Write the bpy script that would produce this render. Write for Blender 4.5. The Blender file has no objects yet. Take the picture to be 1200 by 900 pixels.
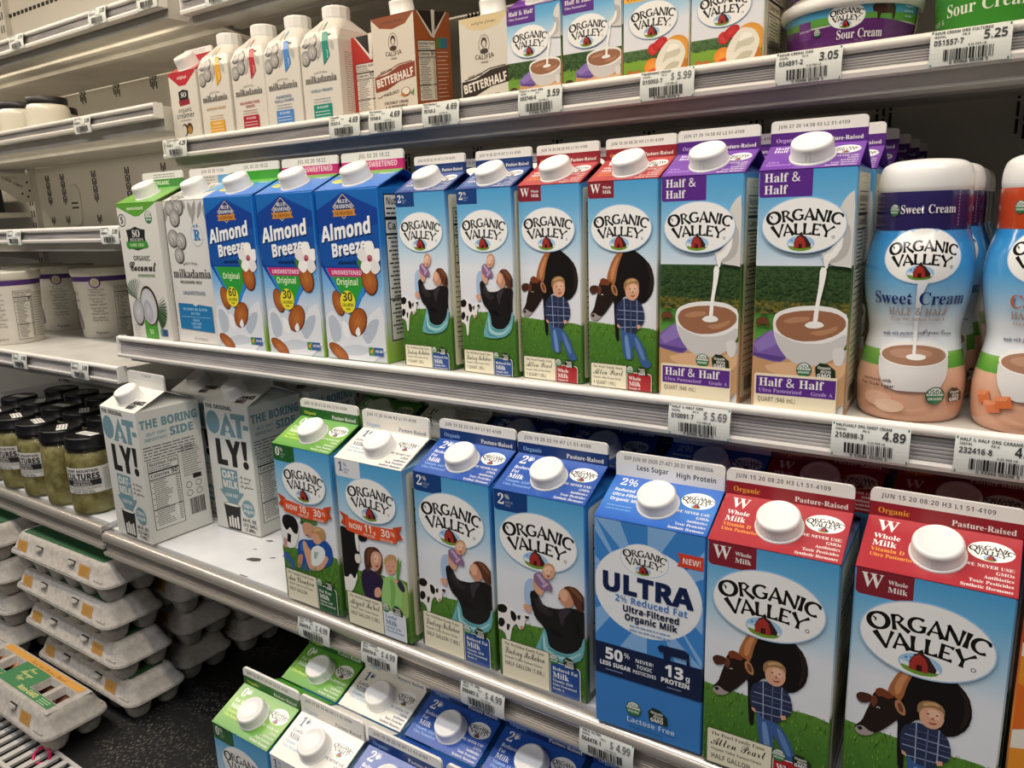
import bpy, math, random
from math import sin, cos, pi, radians, sqrt, atan2
from mathutils import Vector, Matrix
from mathutils.geometry import tessellate_polygon

# ---------------------------------------------------------------- camera, world, lights, exposure
SC = bpy.context.scene
COL = SC.collection
cam_d = bpy.data.cameras.new('camera'); cam = bpy.data.objects.new('camera', cam_d); COL.objects.link(cam)
SC.camera = cam
cam_d.sensor_fit = 'HORIZONTAL'; cam_d.sensor_width = 36.0; cam_d.lens = 36.0 * 893.23 / 1200.0
cam_d.clip_start = 0.01; cam_d.clip_end = 60
YAW, PITCH, ROLL = -0.602, -0.2179, -0.0326
_cy, _sy, _cp, _sp = cos(YAW), sin(YAW), cos(PITCH), sin(PITCH)
_fw = Vector((_sy*_cp, _cy*_cp, _sp)); _r = Vector((_cy, -_sy, 0)); _u = _r.cross(_fw)
_R = _r*cos(ROLL) + _u*sin(ROLL); _U = _u*cos(ROLL) - _r*sin(ROLL)
cam.matrix_world = Matrix(((_R.x, _U.x, -_fw.x, 0), (_R.y, _U.y, -_fw.y, -0.6124), (_R.z, _U.z, -_fw.z, 0), (0, 0, 0, 1)))

w = bpy.data.worlds.new('store_air'); SC.world = w; w.use_nodes = True
w.node_tree.nodes['Background'].inputs[0].default_value = (0.92, 0.92, 1.0, 1)
w.node_tree.nodes['Background'].inputs[1].default_value = 0.05

def area(name, loc, aim, sx, sy, power, col):
    l = bpy.data.lights.new(name, 'AREA'); l.shape = 'RECTANGLE'; l.size = sx; l.size_y = sy; l.energy = power; l.color = col
    o = bpy.data.objects.new(name, l); COL.objects.link(o); o.location = loc
    o.rotation_euler = (Vector(aim) - Vector(loc)).to_track_quat('-Z', 'Y').to_euler()
    return o
# the lamp strip under the cooler's canopy (warm) and the store's ceiling tubes over the aisle (neutral)
area('canopy_lamp_light', (-1.3, -.36, .83), (-1.3, .10, .0), 3.6, .06, 28, (1.0, .85, .66))
area('ceiling_tube_light', (-.7, -.95, 1.9), (-.7, .0, -.2), 5.0, .22, 42, (.92, .95, 1.0))
area('ceiling_tube_light', (-.9, -2.9, 1.9), (-.9, .0, .0), 6.0, .35, 48, (1.0, .93, .86))

# added fill without fixtures, brightening the back panel under the two upper left-bay shelves
area('left_bay_fill', (-1.75, .165, .306), (-1.75, .42, .17), 1.1, .012, .55, (1.0, .84, .62))
area('left_bay_fill', (-1.75, .14, .147), (-1.75, .42, .02), 1.1, .012, .6, (1.0, .88, .70))

SC.view_settings.view_transform = 'Standard'; SC.view_settings.look = 'None'
SC.view_settings.gamma = 1.0; SC.view_settings.use_curve_mapping = False
SC.view_settings.exposure = -0.2

# ---------------------------------------------------------------- lettering outlines (x, y in em)
FONTS = {
 's': {
  'A': (437, [[-9,0,-9,18,24,30,49,74,206,466,224,465,384,87,411,34,425,22,443,18,443,0,229,0,229,18,270,25,283,46,252,132,103,132,74,48,87,26,128,18,128,0],[114,160,242,160,177,319]]),
  'B': (443, [[16,0,16,18,45,22,62,32,72,51,74,369,69,412,51,433,15,438,15,455,220,455,318,444,377,409,396,351,384,302,348,268,287,247,360,223,404,185,418,132,407,76,371,35,314,9,238,0],[182,252,234,257,263,272,279,301,285,345,281,385,269,412,248,428,216,434,188,425,182,391],[222,24,259,30,283,49,296,81,301,128,295,176,277,208,245,225,182,231,182,65,190,33]]),
  'C': (468, [[256,-11,193,-3,137,20,91,56,56,104,34,162,26,228,34,294,56,351,92,399,139,435,195,458,259,465,309,459,388,435,408,443,419,465,436,465,436,308,420,308,392,364,356,407,313,434,265,443,198,419,157,347,144,226,159,114,203,46,278,24,318,29,358,45,395,71,428,106,447,89,395,33,332,0]]),
  'D': (496, [[20,0,20,18,47,21,63,30,71,46,74,374,71,407,61,426,43,435,15,438,15,455,222,455,328,441,405,396,452,324,468,228,453,128,408,57,333,14,228,0],[222,24,280,37,319,75,343,139,351,229,336,342,294,410,223,433,202,431,190,423,182,385,182,72,190,34,202,27]]),
  'E': (442, [[14,0,14,17,44,20,62,30,72,48,75,78,72,405,62,426,44,435,16,438,16,455,399,455,399,320,384,320,369,373,340,406,295,424,232,430,200,428,186,417,183,246,232,252,259,269,277,300,288,345,304,345,304,118,287,118,273,181,259,201,241,213,183,222,183,67,185,47,192,35,230,28,313,39,345,53,371,75,392,104,411,143,430,143,402,0]]),
  'F': (404, [[15,0,15,18,45,23,62,34,72,53,74,375,71,405,62,423,43,433,14,438,14,455,394,455,394,320,377,320,355,386,336,406,310,420,230,431,200,430,186,421,182,247,229,253,256,270,274,301,284,346,302,346,302,118,285,118,274,168,256,200,229,218,182,224,182,81,188,43,210,24,256,18,256,0]]),
  'G': (508, [[268,-10,200,-3,141,20,93,55,57,103,35,161,28,229,35,295,57,352,93,399,139,435,195,458,257,465,312,459,388,436,406,443,419,465,437,465,437,308,420,308,403,346,357,406,329,426,299,439,267,443,200,419,159,347,146,228,154,135,180,68,221,26,275,13,308,16,328,27,339,45,342,71,339,154,329,170,309,179,275,182,275,198,500,198,500,182,473,179,457,171,449,155,446,29,358,0]]),
  'H': (523, [[15,0,15,18,45,22,62,32,72,50,74,81,71,406,62,424,44,434,16,438,16,455,242,455,242,438,204,432,187,415,182,379,182,250,342,250,338,415,320,432,282,438,282,455,507,455,507,438,478,434,461,424,452,407,449,379,452,52,461,33,478,22,507,18,507,0,282,0,282,18,311,21,329,31,339,49,342,221,182,221,185,50,194,32,212,22,242,18,242,0]]),
  'I': (261, [[13,0,13,18,61,32,72,49,75,75,72,412,63,428,13,438,13,455,244,455,244,438,196,428,186,412,183,77,187,44,206,26,246,18,246,0]]),
  'J': (330, [[109,-65,51,-54,11,-22,0,-1,-3,23,0,44,11,61,26,71,64,71,79,62,89,47,93,28,77,-20,84,-35,105,-40,126,-36,139,-25,148,22,148,367,142,409,135,422,122,430,79,438,79,455,314,455,314,438,277,431,260,411,255,367,255,89,239,3,190,-48]]),
  'K': (510, [[16,0,16,18,45,22,63,32,72,50,75,81,72,406,63,424,45,434,17,438,17,455,242,455,242,438,205,432,187,415,183,379,183,234,342,398,349,418,334,434,291,438,291,455,486,455,486,438,415,419,344,361,271,285,463,46,487,25,519,18,519,0,281,0,281,18,322,21,334,34,316,66,200,214,183,198,186,50,195,32,213,22,242,18,242,0]]),
  'L': (426, [[15,0,15,18,45,22,62,32,72,50,74,81,71,407,62,425,44,434,16,438,16,455,250,455,250,438,208,434,196,427,188,416,182,379,185,47,200,31,234,28,278,31,315,40,345,56,370,80,391,112,409,154,427,154,402,0]]),
  'M': (634, [[14,0,14,18,43,22,62,32,72,50,75,79,75,382,70,416,53,432,15,438,15,455,185,455,317,142,449,455,617,455,617,438,590,433,572,423,563,406,560,85,565,43,582,23,616,18,616,0,396,0,396,18,432,25,450,44,455,83,455,399,288,0,270,0,105,389,109,48,120,30,139,20,169,18,169,0]]),
  'N': (494, [[403,-11,107,350,110,49,118,31,136,22,167,18,167,0,18,0,18,18,54,23,71,41,76,79,76,388,36,433,18,438,18,455,156,455,391,169,391,377,386,414,369,432,331,438,331,455,480,455,480,438,450,434,433,425,425,407,422,-11]]),
  'O': (525, [[261,-11,213,-6,169,7,129,29,94,58,66,93,45,134,32,179,28,228,32,276,45,321,66,362,95,397,130,426,170,448,216,462,265,466,313,462,357,448,397,427,431,399,459,364,480,323,494,277,498,228,494,179,480,134,459,93,430,58,396,29,355,7,310,-6],[265,12,328,36,367,108,379,228,372,321,348,388,310,430,260,443,196,419,158,347,145,228,153,135,177,67,215,26]]),
  'P': (418, [[15,0,15,18,45,22,62,32,72,50,74,81,71,406,62,424,44,434,16,438,16,455,287,452,336,440,366,422,390,398,404,367,409,332,398,280,367,240,314,214,242,206,182,206,185,50,194,32,212,22,242,18,242,0],[182,230,244,235,272,252,287,283,292,329,288,375,275,406,252,425,216,431,189,424,182,398]]),
  'Q': (525, [[378,-116,296,-103,232,-64,187,-1,140,21,101,50,70,86,47,129,32,176,28,228,32,276,45,321,66,362,95,397,130,426,170,448,216,462,265,466,313,462,357,448,397,427,431,399,459,364,480,323,494,277,498,228,487,152,454,86,401,34,330,0,378,-60,445,-81,492,-73,495,-92,435,-110],[265,12,329,36,367,108,380,228,372,321,348,388,310,430,260,443,196,419,158,347,145,228,153,135,178,67,216,26]]),
  'R': (473, [[15,0,15,18,45,22,62,32,72,50,74,81,71,406,62,424,44,434,16,438,16,455,217,455,305,448,367,426,405,388,417,334,406,285,372,248,315,224,432,50,452,26,480,18,480,0,338,0,202,212,182,212,185,50,194,32,212,22,242,18,242,0],[182,234,249,240,280,258,298,290,304,336,295,389,268,421,224,431,190,422,182,386]]),
  'S': (390, [[43,-11,43,158,62,158,83,94,112,50,149,24,197,15,231,20,257,36,273,60,279,89,265,129,225,160,112,221,77,252,56,289,50,332,54,370,67,403,88,429,115,449,148,462,185,466,229,461,300,445,314,450,320,466,339,466,339,319,322,319,294,385,248,429,222,441,194,445,163,440,140,426,125,406,120,380,124,356,137,336,317,233,337,211,350,188,359,133,354,93,339,58,314,29,281,8,240,-6,192,-10,158,-8,85,12,69,7,61,-11]]),
  'T': (423, [[92,0,92,18,123,21,142,31,152,50,156,433,102,426,65,403,41,367,29,318,11,318,11,455,410,455,410,317,394,317,375,382,333,420,263,433,266,49,276,30,296,21,328,18,328,0]]),
  'U': (492, [[248,-13,168,-2,114,28,83,81,73,155,70,406,61,424,43,434,15,438,15,455,240,455,240,438,202,432,185,415,181,379,181,140,186,88,203,51,232,30,275,22,340,37,379,83,392,159,389,406,379,423,360,433,328,438,328,455,474,455,474,438,448,432,433,421,425,404,422,181,412,92,380,32,326,-2]]),
  'V': (428, [[212,-13,44,381,22,420,8,432,-14,438,-14,455,211,455,211,438,166,432,156,423,152,410,161,378,259,143,348,377,355,409,351,423,342,432,299,438,299,455,442,455,442,438,408,428,382,383,230,-13]]),
  'W': (611, [[171,-11,32,393,15,427,3,435,-15,438,-15,455,181,455,181,438,150,432,140,410,148,373,223,153,301,353,278,418,267,430,229,438,229,455,439,455,439,438,404,432,393,412,474,166,549,406,546,421,538,430,503,438,503,455,624,455,624,438,607,432,594,421,575,379,446,-11,428,-11,316,309,190,-11]]),
  'X': (471, [[11,0,11,18,53,30,90,66,193,208,78,386,47,425,33,435,14,438,14,455,244,455,244,438,200,433,190,415,202,388,265,290,322,373,339,414,328,432,293,438,293,455,458,455,458,438,427,435,403,423,357,373,281,265,413,57,436,28,464,18,464,0,238,0,238,18,278,23,290,41,275,79,210,183,138,81,124,45,137,24,174,18,174,0]]),
  'Y': (426, [[101,0,101,18,131,22,148,32,158,50,160,179,29,414,14,429,-13,438,-13,455,207,455,207,438,167,432,156,416,164,392,248,226,333,366,349,408,336,430,295,438,295,455,439,455,439,438,409,424,383,392,268,204,271,50,280,32,298,22,328,18,328,0]]),
  'Z': (442, [[20,0,20,11,276,430,214,430,141,420,115,407,94,386,61,316,44,316,57,455,406,455,406,443,153,29,239,29,302,37,349,61,384,103,407,164,424,164,407,0]]),
  'a': (344, [[254,-10,216,1,200,35,151,2,95,-9,64,-4,40,11,25,34,20,63,31,104,64,136,119,164,199,190,196,266,187,282,171,292,148,296,115,290,104,274,123,231,120,215,110,202,95,194,59,194,45,203,36,218,37,259,49,278,69,295,126,316,162,318,223,312,263,292,285,259,293,210,295,40,304,34,320,42,329,28,294,-1],[151,34,174,41,199,63,199,169,154,151,127,123,118,84,126,46]]),
  'b': (361, [[43,-11,43,388,37,428,8,439,8,455,138,455,138,279,176,308,221,318,254,314,284,299,308,276,326,245,338,208,342,166,337,118,323,75,300,40,270,13,233,-4,192,-10,148,0,105,28,53,-11],[183,14,213,23,232,49,242,95,242,214,231,251,212,273,184,280,155,270,138,242,138,68,149,28]]),
  'c': (293, [[156,-10,119,-5,87,11,59,35,38,68,24,106,20,150,25,196,40,237,64,271,96,297,133,314,175,319,218,314,250,298,271,274,277,245,275,228,253,207,236,204,206,216,190,290,169,297,138,285,118,248,112,187,118,123,137,76,166,48,204,38,239,47,271,72,285,60,227,8]]),
  'd': (370, [[140,-10,107,-5,78,10,53,35,35,66,23,104,20,147,24,196,36,237,56,272,81,297,112,313,146,318,188,309,223,280,223,401,220,419,212,430,176,439,176,455,319,455,319,75,325,41,353,28,353,11,294,6,223,-10,223,39,188,2],[171,28,202,41,223,76,223,242,206,270,174,281,147,273,130,250,121,210,118,153,120,98,130,58,146,36]]),
  'e': (301, [[154,-10,117,-5,85,10,58,35,37,68,24,110,20,157,24,202,38,240,59,273,87,298,120,313,157,318,209,309,249,280,274,234,283,166,117,166,127,97,154,56,200,42,237,53,270,86,285,72,228,11],[116,192,202,192,193,277,181,292,161,297,127,274]]),
  'f': (214, [[15,0,15,16,40,22,50,35,52,73,52,277,16,277,16,310,52,310,52,353,60,400,85,436,123,457,174,465,212,460,240,446,257,424,263,400,260,381,252,367,224,355,195,365,187,376,185,391,197,432,193,441,163,440,154,430,148,390,148,310,204,310,204,277,148,277,150,40,158,26,200,16,200,0]]),
  'g': (327, [[146,-140,89,-136,48,-122,22,-100,14,-74,28,-46,68,-26,35,-1,24,30,28,54,42,74,102,110,42,150,22,212,26,242,40,268,60,289,88,305,120,315,157,318,196,315,233,304,317,304,317,268,268,268,286,237,292,204,288,176,276,151,258,131,234,116,205,106,142,104,112,94,101,71,111,55,259,40,285,29,303,13,312,-9,316,-37,305,-80,272,-113,219,-134],[157,124,178,130,190,146,200,211,190,276,178,292,157,297,137,292,124,276,114,211,124,146,137,130],[160,-116,218,-111,252,-94,263,-66,260,-51,249,-41,205,-34,97,-34,79,-52,73,-72,78,-89,95,-103,122,-113]]),
  'h': (381, [[18,0,18,16,45,26,52,56,52,399,46,429,19,440,19,455,148,455,148,267,190,305,243,318,292,306,321,271,330,212,330,56,337,26,347,19,363,16,363,0,202,0,202,16,228,26,235,56,235,217,229,258,219,268,203,271,173,262,148,235,148,56,154,26,180,16,180,0]]),
  'i': (198, [[101,362,81,366,65,376,54,393,50,412,54,432,65,449,81,460,101,463,120,460,137,449,148,432,151,412,147,393,136,376,120,366],[18,0,18,16,45,26,52,56,52,252,47,285,20,294,21,310,148,310,148,56,154,26,180,16,180,0]]),
  'j': (210, [[106,363,86,367,70,378,59,394,56,414,59,434,70,450,87,461,106,465,126,461,142,450,154,434,157,414,154,394,142,378,126,367],[36,-140,-11,-131,-44,-105,-53,-88,-53,-53,-32,-32,-15,-29,15,-39,23,-51,26,-66,11,-103,16,-113,31,-117,49,-113,58,-100,64,-54,64,250,56,284,22,294,22,310,159,310,159,-22,151,-73,127,-110,88,-133]]),
  'k': (359, [[18,0,18,16,45,26,52,56,52,398,47,430,20,439,21,455,148,455,148,169,240,264,244,278,235,290,206,294,206,310,345,310,345,294,308,284,275,260,222,209,346,34,360,21,376,16,376,0,211,0,211,16,234,20,239,32,162,147,148,134,148,56,154,26,180,16,180,0]]),
  'l': (199, [[18,0,18,16,45,26,52,56,52,398,47,429,38,436,20,439,20,455,148,455,148,56,154,26,180,16,180,0]]),
  'm': (554, [[18,0,18,16,45,26,52,56,52,253,46,284,19,294,19,310,146,310,146,265,188,305,237,318,292,304,320,261,364,304,418,318,466,306,494,271,504,212,504,56,510,26,536,16,536,0,377,0,377,16,403,26,410,56,410,217,404,258,394,268,377,271,349,263,324,237,324,56,331,26,356,16,356,0,200,0,200,16,225,26,232,56,232,217,226,258,216,268,200,271,170,262,146,235,146,56,152,26,177,16,177,0]]),
  'n': (381, [[18,0,18,16,45,26,52,56,52,253,46,284,19,294,19,310,148,310,148,267,190,306,243,318,292,306,321,271,330,212,330,56,337,26,347,19,363,16,363,0,202,0,202,16,228,26,235,56,235,217,229,258,219,268,203,271,173,262,148,235,148,56,154,26,180,16,180,0]]),
  'o': (336, [[169,-10,127,-5,90,11,60,37,38,70,24,110,19,154,24,199,38,239,60,272,90,297,127,313,168,318,209,313,245,298,275,273,298,240,312,200,317,154,312,108,298,68,275,36,246,11,210,-5],[169,11,193,18,209,39,217,81,220,154,217,227,208,271,192,292,169,299,144,292,128,271,120,227,117,154,120,82,128,39,144,18]]),
  'p': (371, [[18,-139,18,-124,40,-117,50,-101,52,-64,52,243,46,283,20,295,20,310,143,310,143,263,180,305,230,319,264,314,293,298,317,274,335,241,346,203,350,160,346,113,334,72,316,38,291,12,261,-5,227,-10,183,0,148,32,152,-99,167,-118,197,-123,197,-139],[195,28,222,36,239,59,249,99,250,208,241,248,225,270,199,278,171,267,148,235,148,68,167,38]]),
  'q': (364, [[175,-139,175,-123,214,-114,221,-102,224,29,187,0,142,-9,108,-4,79,10,54,33,36,64,24,101,20,144,25,192,40,234,63,270,93,296,129,313,170,319,215,310,257,281,309,320,320,320,320,-83,326,-114,354,-123,354,-139],[179,30,208,40,224,67,224,241,213,281,179,295,150,286,131,261,120,218,120,100,131,60,150,37]]),
  'r': (287, [[18,0,18,16,45,26,52,56,52,252,46,285,20,294,21,310,146,310,146,252,165,280,187,301,210,314,233,318,258,315,275,304,286,287,290,266,287,248,265,225,248,222,222,231,207,250,189,260,175,255,162,241,152,220,152,37,159,25,197,16,197,0]]),
  's': (288, [[151,-10,73,9,60,4,51,-9,36,-9,36,105,53,105,66,68,87,39,112,21,140,15,162,18,179,26,189,40,192,58,183,84,156,105,76,148,54,169,41,193,37,220,44,259,65,291,98,312,141,319,213,305,223,308,230,319,244,319,244,222,228,222,215,254,196,277,174,291,149,296,130,294,116,286,105,259,115,232,221,172,241,151,253,127,257,95,250,51,228,18,194,-3]]),
  't': (228, [[124,-9,89,-4,66,10,53,36,48,71,48,279,20,279,20,300,88,369,129,424,144,424,144,310,208,310,208,279,144,279,144,82,149,51,168,40,189,49,206,74,222,66,182,9]]),
  'u': (375, [[131,-10,91,-3,65,17,50,51,46,97,46,248,39,282,29,291,11,294,11,310,142,310,142,74,151,46,177,36,205,43,228,66,228,248,221,283,209,291,189,294,189,310,324,310,324,70,331,39,360,30,360,13,300,7,228,-10,228,40,186,3]]),
  'v': (306, [[142,-10,38,248,22,281,12,290,-3,294,-3,310,164,310,164,294,136,290,129,276,185,122,241,272,232,289,204,294,204,310,305,310,305,295,278,279,160,-10]]),
  'w': (435, [[122,-10,17,265,6,284,-11,294,-11,310,138,310,138,294,120,289,116,266,167,127,211,235,190,288,168,295,168,310,323,310,323,294,302,288,296,276,336,141,387,275,380,289,356,295,356,310,445,310,445,295,425,284,412,258,304,-10,289,-10,223,197,140,-10]]),
  'x': (319, [[5,0,5,15,34,29,62,56,123,136,43,263,24,285,4,294,4,310,169,310,169,294,147,291,140,280,183,206,224,256,234,279,227,290,201,294,201,310,311,310,311,296,283,283,198,184,292,36,303,22,319,15,319,0,155,0,155,16,178,20,185,30,173,59,138,114,97,61,85,34,92,20,118,15,118,0]]),
  'y': (300, [[52,-140,29,-136,10,-125,-2,-107,-7,-84,5,-53,18,-43,36,-40,64,-49,72,-61,77,-96,86,-99,99,-92,114,-74,129,-44,140,-5,24,275,15,287,-5,294,-5,310,162,310,162,294,136,290,128,275,185,119,230,241,238,274,229,290,203,294,203,310,300,310,300,294,277,281,259,242,162,-24,129,-96,95,-131]]),
  'z': (293, [[13,0,13,14,168,287,96,284,72,272,56,250,44,216,26,216,32,310,275,310,275,291,126,25,194,30,223,44,244,69,260,108,276,108,268,0]]),
  '0': (375, [[188,-7,133,1,91,24,60,61,39,111,27,171,23,241,27,311,39,371,60,420,91,456,133,479,189,486,242,479,283,456,314,420,336,370,348,310,353,240,348,171,336,110,314,61,283,24,241,1],[188,37,219,50,237,91,246,155,248,240,246,326,237,390,219,429,189,443,158,429,139,390,130,326,127,240,130,155,139,91,157,50]]),
  '1': (375, [[65,0,65,36,135,38,146,45,154,79,154,416,108,365,87,351,67,346,52,349,31,375,28,396,74,412,179,482,254,482,254,79,261,47,271,38,342,36,342,0]]),
  '2': (375, [[24,0,24,69,123,171,187,245,218,307,226,371,223,405,212,428,196,441,174,445,145,438,126,416,116,380,112,329,78,333,50,344,32,365,26,396,30,419,43,441,63,459,92,474,129,483,174,486,240,479,288,456,318,421,328,375,319,329,292,281,238,220,87,74,263,77,292,101,305,141,344,141,341,0]]),
  '3': (375, [[163,-7,117,-4,81,5,53,18,34,35,23,54,19,74,23,96,36,113,54,123,76,126,82,89,99,62,125,46,158,40,200,49,216,61,230,79,238,105,241,139,234,174,214,202,182,221,95,227,95,269,140,269,178,275,204,296,220,327,225,367,222,400,211,424,193,440,169,445,148,442,133,430,116,391,112,341,74,345,47,356,30,374,24,401,34,434,62,461,108,480,173,486,237,479,286,458,317,423,328,377,320,335,298,301,265,275,225,256,279,238,326,201,340,174,344,138,341,101,329,70,312,44,288,25,230,1]]),
  '4': (375, [[121,0,121,36,179,44,191,58,195,125,9,125,9,166,200,480,293,480,293,169,363,169,363,125,293,125,293,84,297,58,309,44,357,36,357,0],[56,169,195,169,200,416]]),
  '5': (375, [[164,-7,119,-4,84,5,58,18,40,35,27,74,31,95,42,110,81,121,88,83,111,52,130,43,154,40,195,50,212,63,226,83,234,111,237,148,231,192,213,223,184,241,146,247,71,235,40,247,62,480,316,480,319,357,281,357,267,399,244,406,105,406,94,281,168,292,238,282,293,256,328,211,340,148,336,108,324,74,306,48,282,27,226,1]]),
  '6': (375, [[197,-7,150,-1,110,18,76,49,51,93,35,150,30,222,42,325,57,370,77,409,104,441,137,466,176,481,222,486,261,484,314,464,338,431,340,412,336,393,322,376,298,364,260,360,256,400,243,434,232,443,216,447,180,435,152,401,134,345,125,269,161,286,218,294,273,285,315,258,343,214,352,155,342,90,313,38,264,4],[199,38,222,44,239,64,251,98,254,148,250,196,238,228,218,247,193,253,154,243,125,221,131,138,147,81,170,48]]),
  '7': (375, [[111,0,290,406,113,406,86,398,74,372,70,338,30,338,33,480,353,480,353,447,168,0]]),
  '8': (375, [[183,-7,132,-2,91,11,60,31,38,57,24,88,20,122,27,162,47,193,119,242,83,268,57,296,41,327,36,364,39,395,50,423,70,449,99,469,140,482,191,486,254,478,298,453,326,415,334,369,328,333,310,305,244,260,296,230,330,200,349,166,355,127,344,71,310,28,256,2],[203,283,239,317,250,370,243,407,222,436,206,444,187,447,163,442,145,426,134,402,130,372,135,341,149,318],[187,32,218,37,241,55,257,82,262,116,256,146,239,170,208,192,164,216,126,178,115,152,111,120,116,84,132,56,156,38]]),
  '9': (375, [[152,-7,116,-4,67,17,53,33,42,69,50,94,75,108,103,56,126,41,156,36,205,57,237,122,250,230,212,198,186,188,155,185,103,194,60,220,33,264,24,324,28,369,42,409,64,441,95,466,133,481,177,486,224,480,264,463,298,433,323,390,340,332,345,261,334,157,321,111,300,72,274,39,241,14,200,-2],[184,233,224,246,250,278,245,352,231,403,209,432,181,441,156,434,137,413,125,377,121,328,128,275,149,244]]),
  '&': (492, [[187,-7,125,2,77,28,46,69,36,125,43,172,64,208,96,238,139,266,99,318,85,348,81,382,89,426,114,459,153,480,204,487,252,480,289,460,312,427,320,384,314,344,293,312,224,258,354,133,382,181,401,240,461,240,434,160,392,95,490,0,410,0,352,56,281,11,238,-2],[188,293,245,336,258,358,262,384,258,406,246,423,227,435,202,438,176,435,156,424,143,406,138,383,151,338],[189,46,229,49,263,60,314,93,175,229,118,185,102,160,97,127,104,94,122,68,151,51]]),
  '!': (181, [[71,135,54,480,126,480,110,135],[90,-9,60,1,51,15,48,36,51,57,60,71,90,81,119,71,128,57,132,36,128,15,119,1]]),
  ':': (180, [[89,278,60,289,51,303,48,324,51,345,60,359,89,369,119,359,128,345,132,324,128,303,119,289],[89,-9,60,1,51,15,48,36,51,57,60,71,89,81,119,71,128,57,132,36,128,15,119,1]]),
  '.': (180, [[89,-9,60,1,51,15,48,36,51,57,60,71,89,81,119,71,128,57,132,36,128,15,119,1]]),
  ',': (180, [[28,-87,61,78,124,78,129,70,104,-8,71,-87]]),
  "'": (151, [[57,306,44,480,108,480,94,306]]),
  '-': (216, [[27,154,27,206,189,206,189,154]]),
  '%': (558, [[131,185,89,195,58,225,39,273,33,336,39,400,56,447,87,476,131,486,175,476,206,447,225,400,232,336,226,273,207,225,176,195],[120,0,386,480,438,480,172,0],[131,228,160,240,177,276,183,336,177,396,160,433,131,445,109,438,94,417,85,384,85,289,94,255,109,235],[424,-7,382,3,352,33,333,81,326,144,332,208,350,255,380,284,424,294,468,284,499,255,519,208,525,144,519,81,501,33,469,3],[424,36,453,48,470,84,476,144,470,204,453,240,424,252,402,245,387,225,378,191,378,97,387,63,402,42]]),
  '/': (250, [[7,0,185,480,243,480,64,0]]),
  '(': (201, [[126,-106,81,-43,51,28,33,104,27,184,33,264,51,342,81,415,126,480,181,480,140,413,110,340,93,264,87,185,93,108,110,32,140,-40,181,-106]]),
  ')': (201, [[21,-106,62,-40,91,32,109,108,115,185,109,264,91,340,61,413,20,480,76,480,120,415,151,342,169,264,175,184,169,104,151,28,120,-43,76,-106]]),
 },
 'h': {
  'A': (463, [[0,0,169,482,294,482,463,0,354,0,319,114,144,114,110,0],[170,200,295,200,240,375,232,407]]),
  'B': (451, [[60,0,60,480,210,480,294,473,355,453,391,416,404,358,399,320,384,289,361,266,330,254,373,234,391,220,404,200,413,173,416,139,404,81,369,37,313,9,240,0],[162,290,258,293,282,304,295,321,300,344,294,368,279,384,253,393,162,396],[162,84,267,88,292,102,306,122,310,149,306,173,292,192,266,205,162,209]]),
  'C': (428, [[254,-7,187,1,133,24,91,61,62,110,45,170,39,239,46,307,65,367,97,417,141,455,197,478,264,486,336,477,404,453,371,370,317,392,264,402,212,391,175,358,151,306,144,238,151,170,172,120,210,88,264,78,323,85,386,103,386,18,324,-1]]),
  'D': (497, [[60,0,60,480,211,480,281,473,342,453,391,420,428,374,450,315,458,244,441,138,389,62,306,15,196,0],[162,84,206,84,287,102,336,154,353,242,344,311,318,359,275,387,216,396,162,396]]),
  'E': (376, [[60,0,60,480,336,480,336,396,162,396,162,291,324,291,324,208,162,208,162,84,336,84,336,0]]),
  'F': (369, [[60,0,60,480,335,480,335,396,160,396,160,273,323,273,323,189,160,189,160,0]]),
  'G': (486, [[262,-7,167,9,97,56,53,134,39,240,46,311,68,371,104,420,153,456,215,479,290,486,365,478,432,457,398,375,348,394,289,402,247,397,212,382,183,357,162,325,148,285,144,238,147,194,156,155,173,123,197,98,228,83,269,78,333,85,333,185,242,185,242,269,432,269,432,21,354,1]]),
  'H': (514, [[60,0,60,480,162,480,162,292,352,292,352,480,453,480,453,0,352,0,352,207,162,207,162,0]]),
  'I': (261, [[22,0,22,58,80,85,80,395,22,422,22,480,240,480,240,422,181,395,181,85,240,58,240,0]]),
  'J': (222, [[10,-141,-50,-134,-50,-49,-2,-56,30,-49,52,-24,60,30,60,480,162,480,162,31,157,-25,143,-69,120,-102,89,-124,52,-137]]),
  'K': (446, [[60,0,60,480,162,480,162,260,332,480,445,480,277,267,446,0,330,0,205,202,162,171,162,0]]),
  'L': (379, [[60,0,60,480,162,480,162,84,357,84,357,0]]),
  'M': (633, [[60,0,60,480,199,480,312,113,434,480,573,480,573,0,478,0,481,336,480,375,357,0,263,0,145,376,151,223,151,0]]),
  'N': (546, [[60,0,60,480,189,480,397,120,394,480,486,480,486,0,357,0,148,363,151,0]]),
  'O': (535, [[267,-7,196,1,139,24,94,61,64,111,45,171,39,241,45,311,64,371,94,420,139,456,196,479,268,487,339,479,396,456,440,420,471,370,490,310,496,240,490,171,471,110,440,61,396,24,339,1],[267,79,323,89,361,122,382,173,389,240,382,308,361,359,323,392,268,402,212,392,175,359,153,308,146,240,153,173,175,122,212,89]]),
  'P': (422, [[60,0,60,480,214,480,294,470,349,440,381,392,392,330,387,289,374,252,351,218,316,193,268,176,162,171,162,0],[162,254,234,258,264,271,282,293,289,326,280,365,253,388,208,396,162,396]]),
  'Q': (535, [[363,-114,275,-7,196,1,139,24,94,61,64,111,45,171,39,241,45,311,64,371,94,420,139,456,196,479,268,487,339,479,396,456,440,420,471,370,490,310,496,240,488,165,467,101,430,50,377,15,493,-114],[267,79,323,89,361,122,382,173,389,240,382,308,361,359,323,392,268,402,212,392,175,359,153,308,146,240,153,173,175,122,212,89]]),
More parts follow.
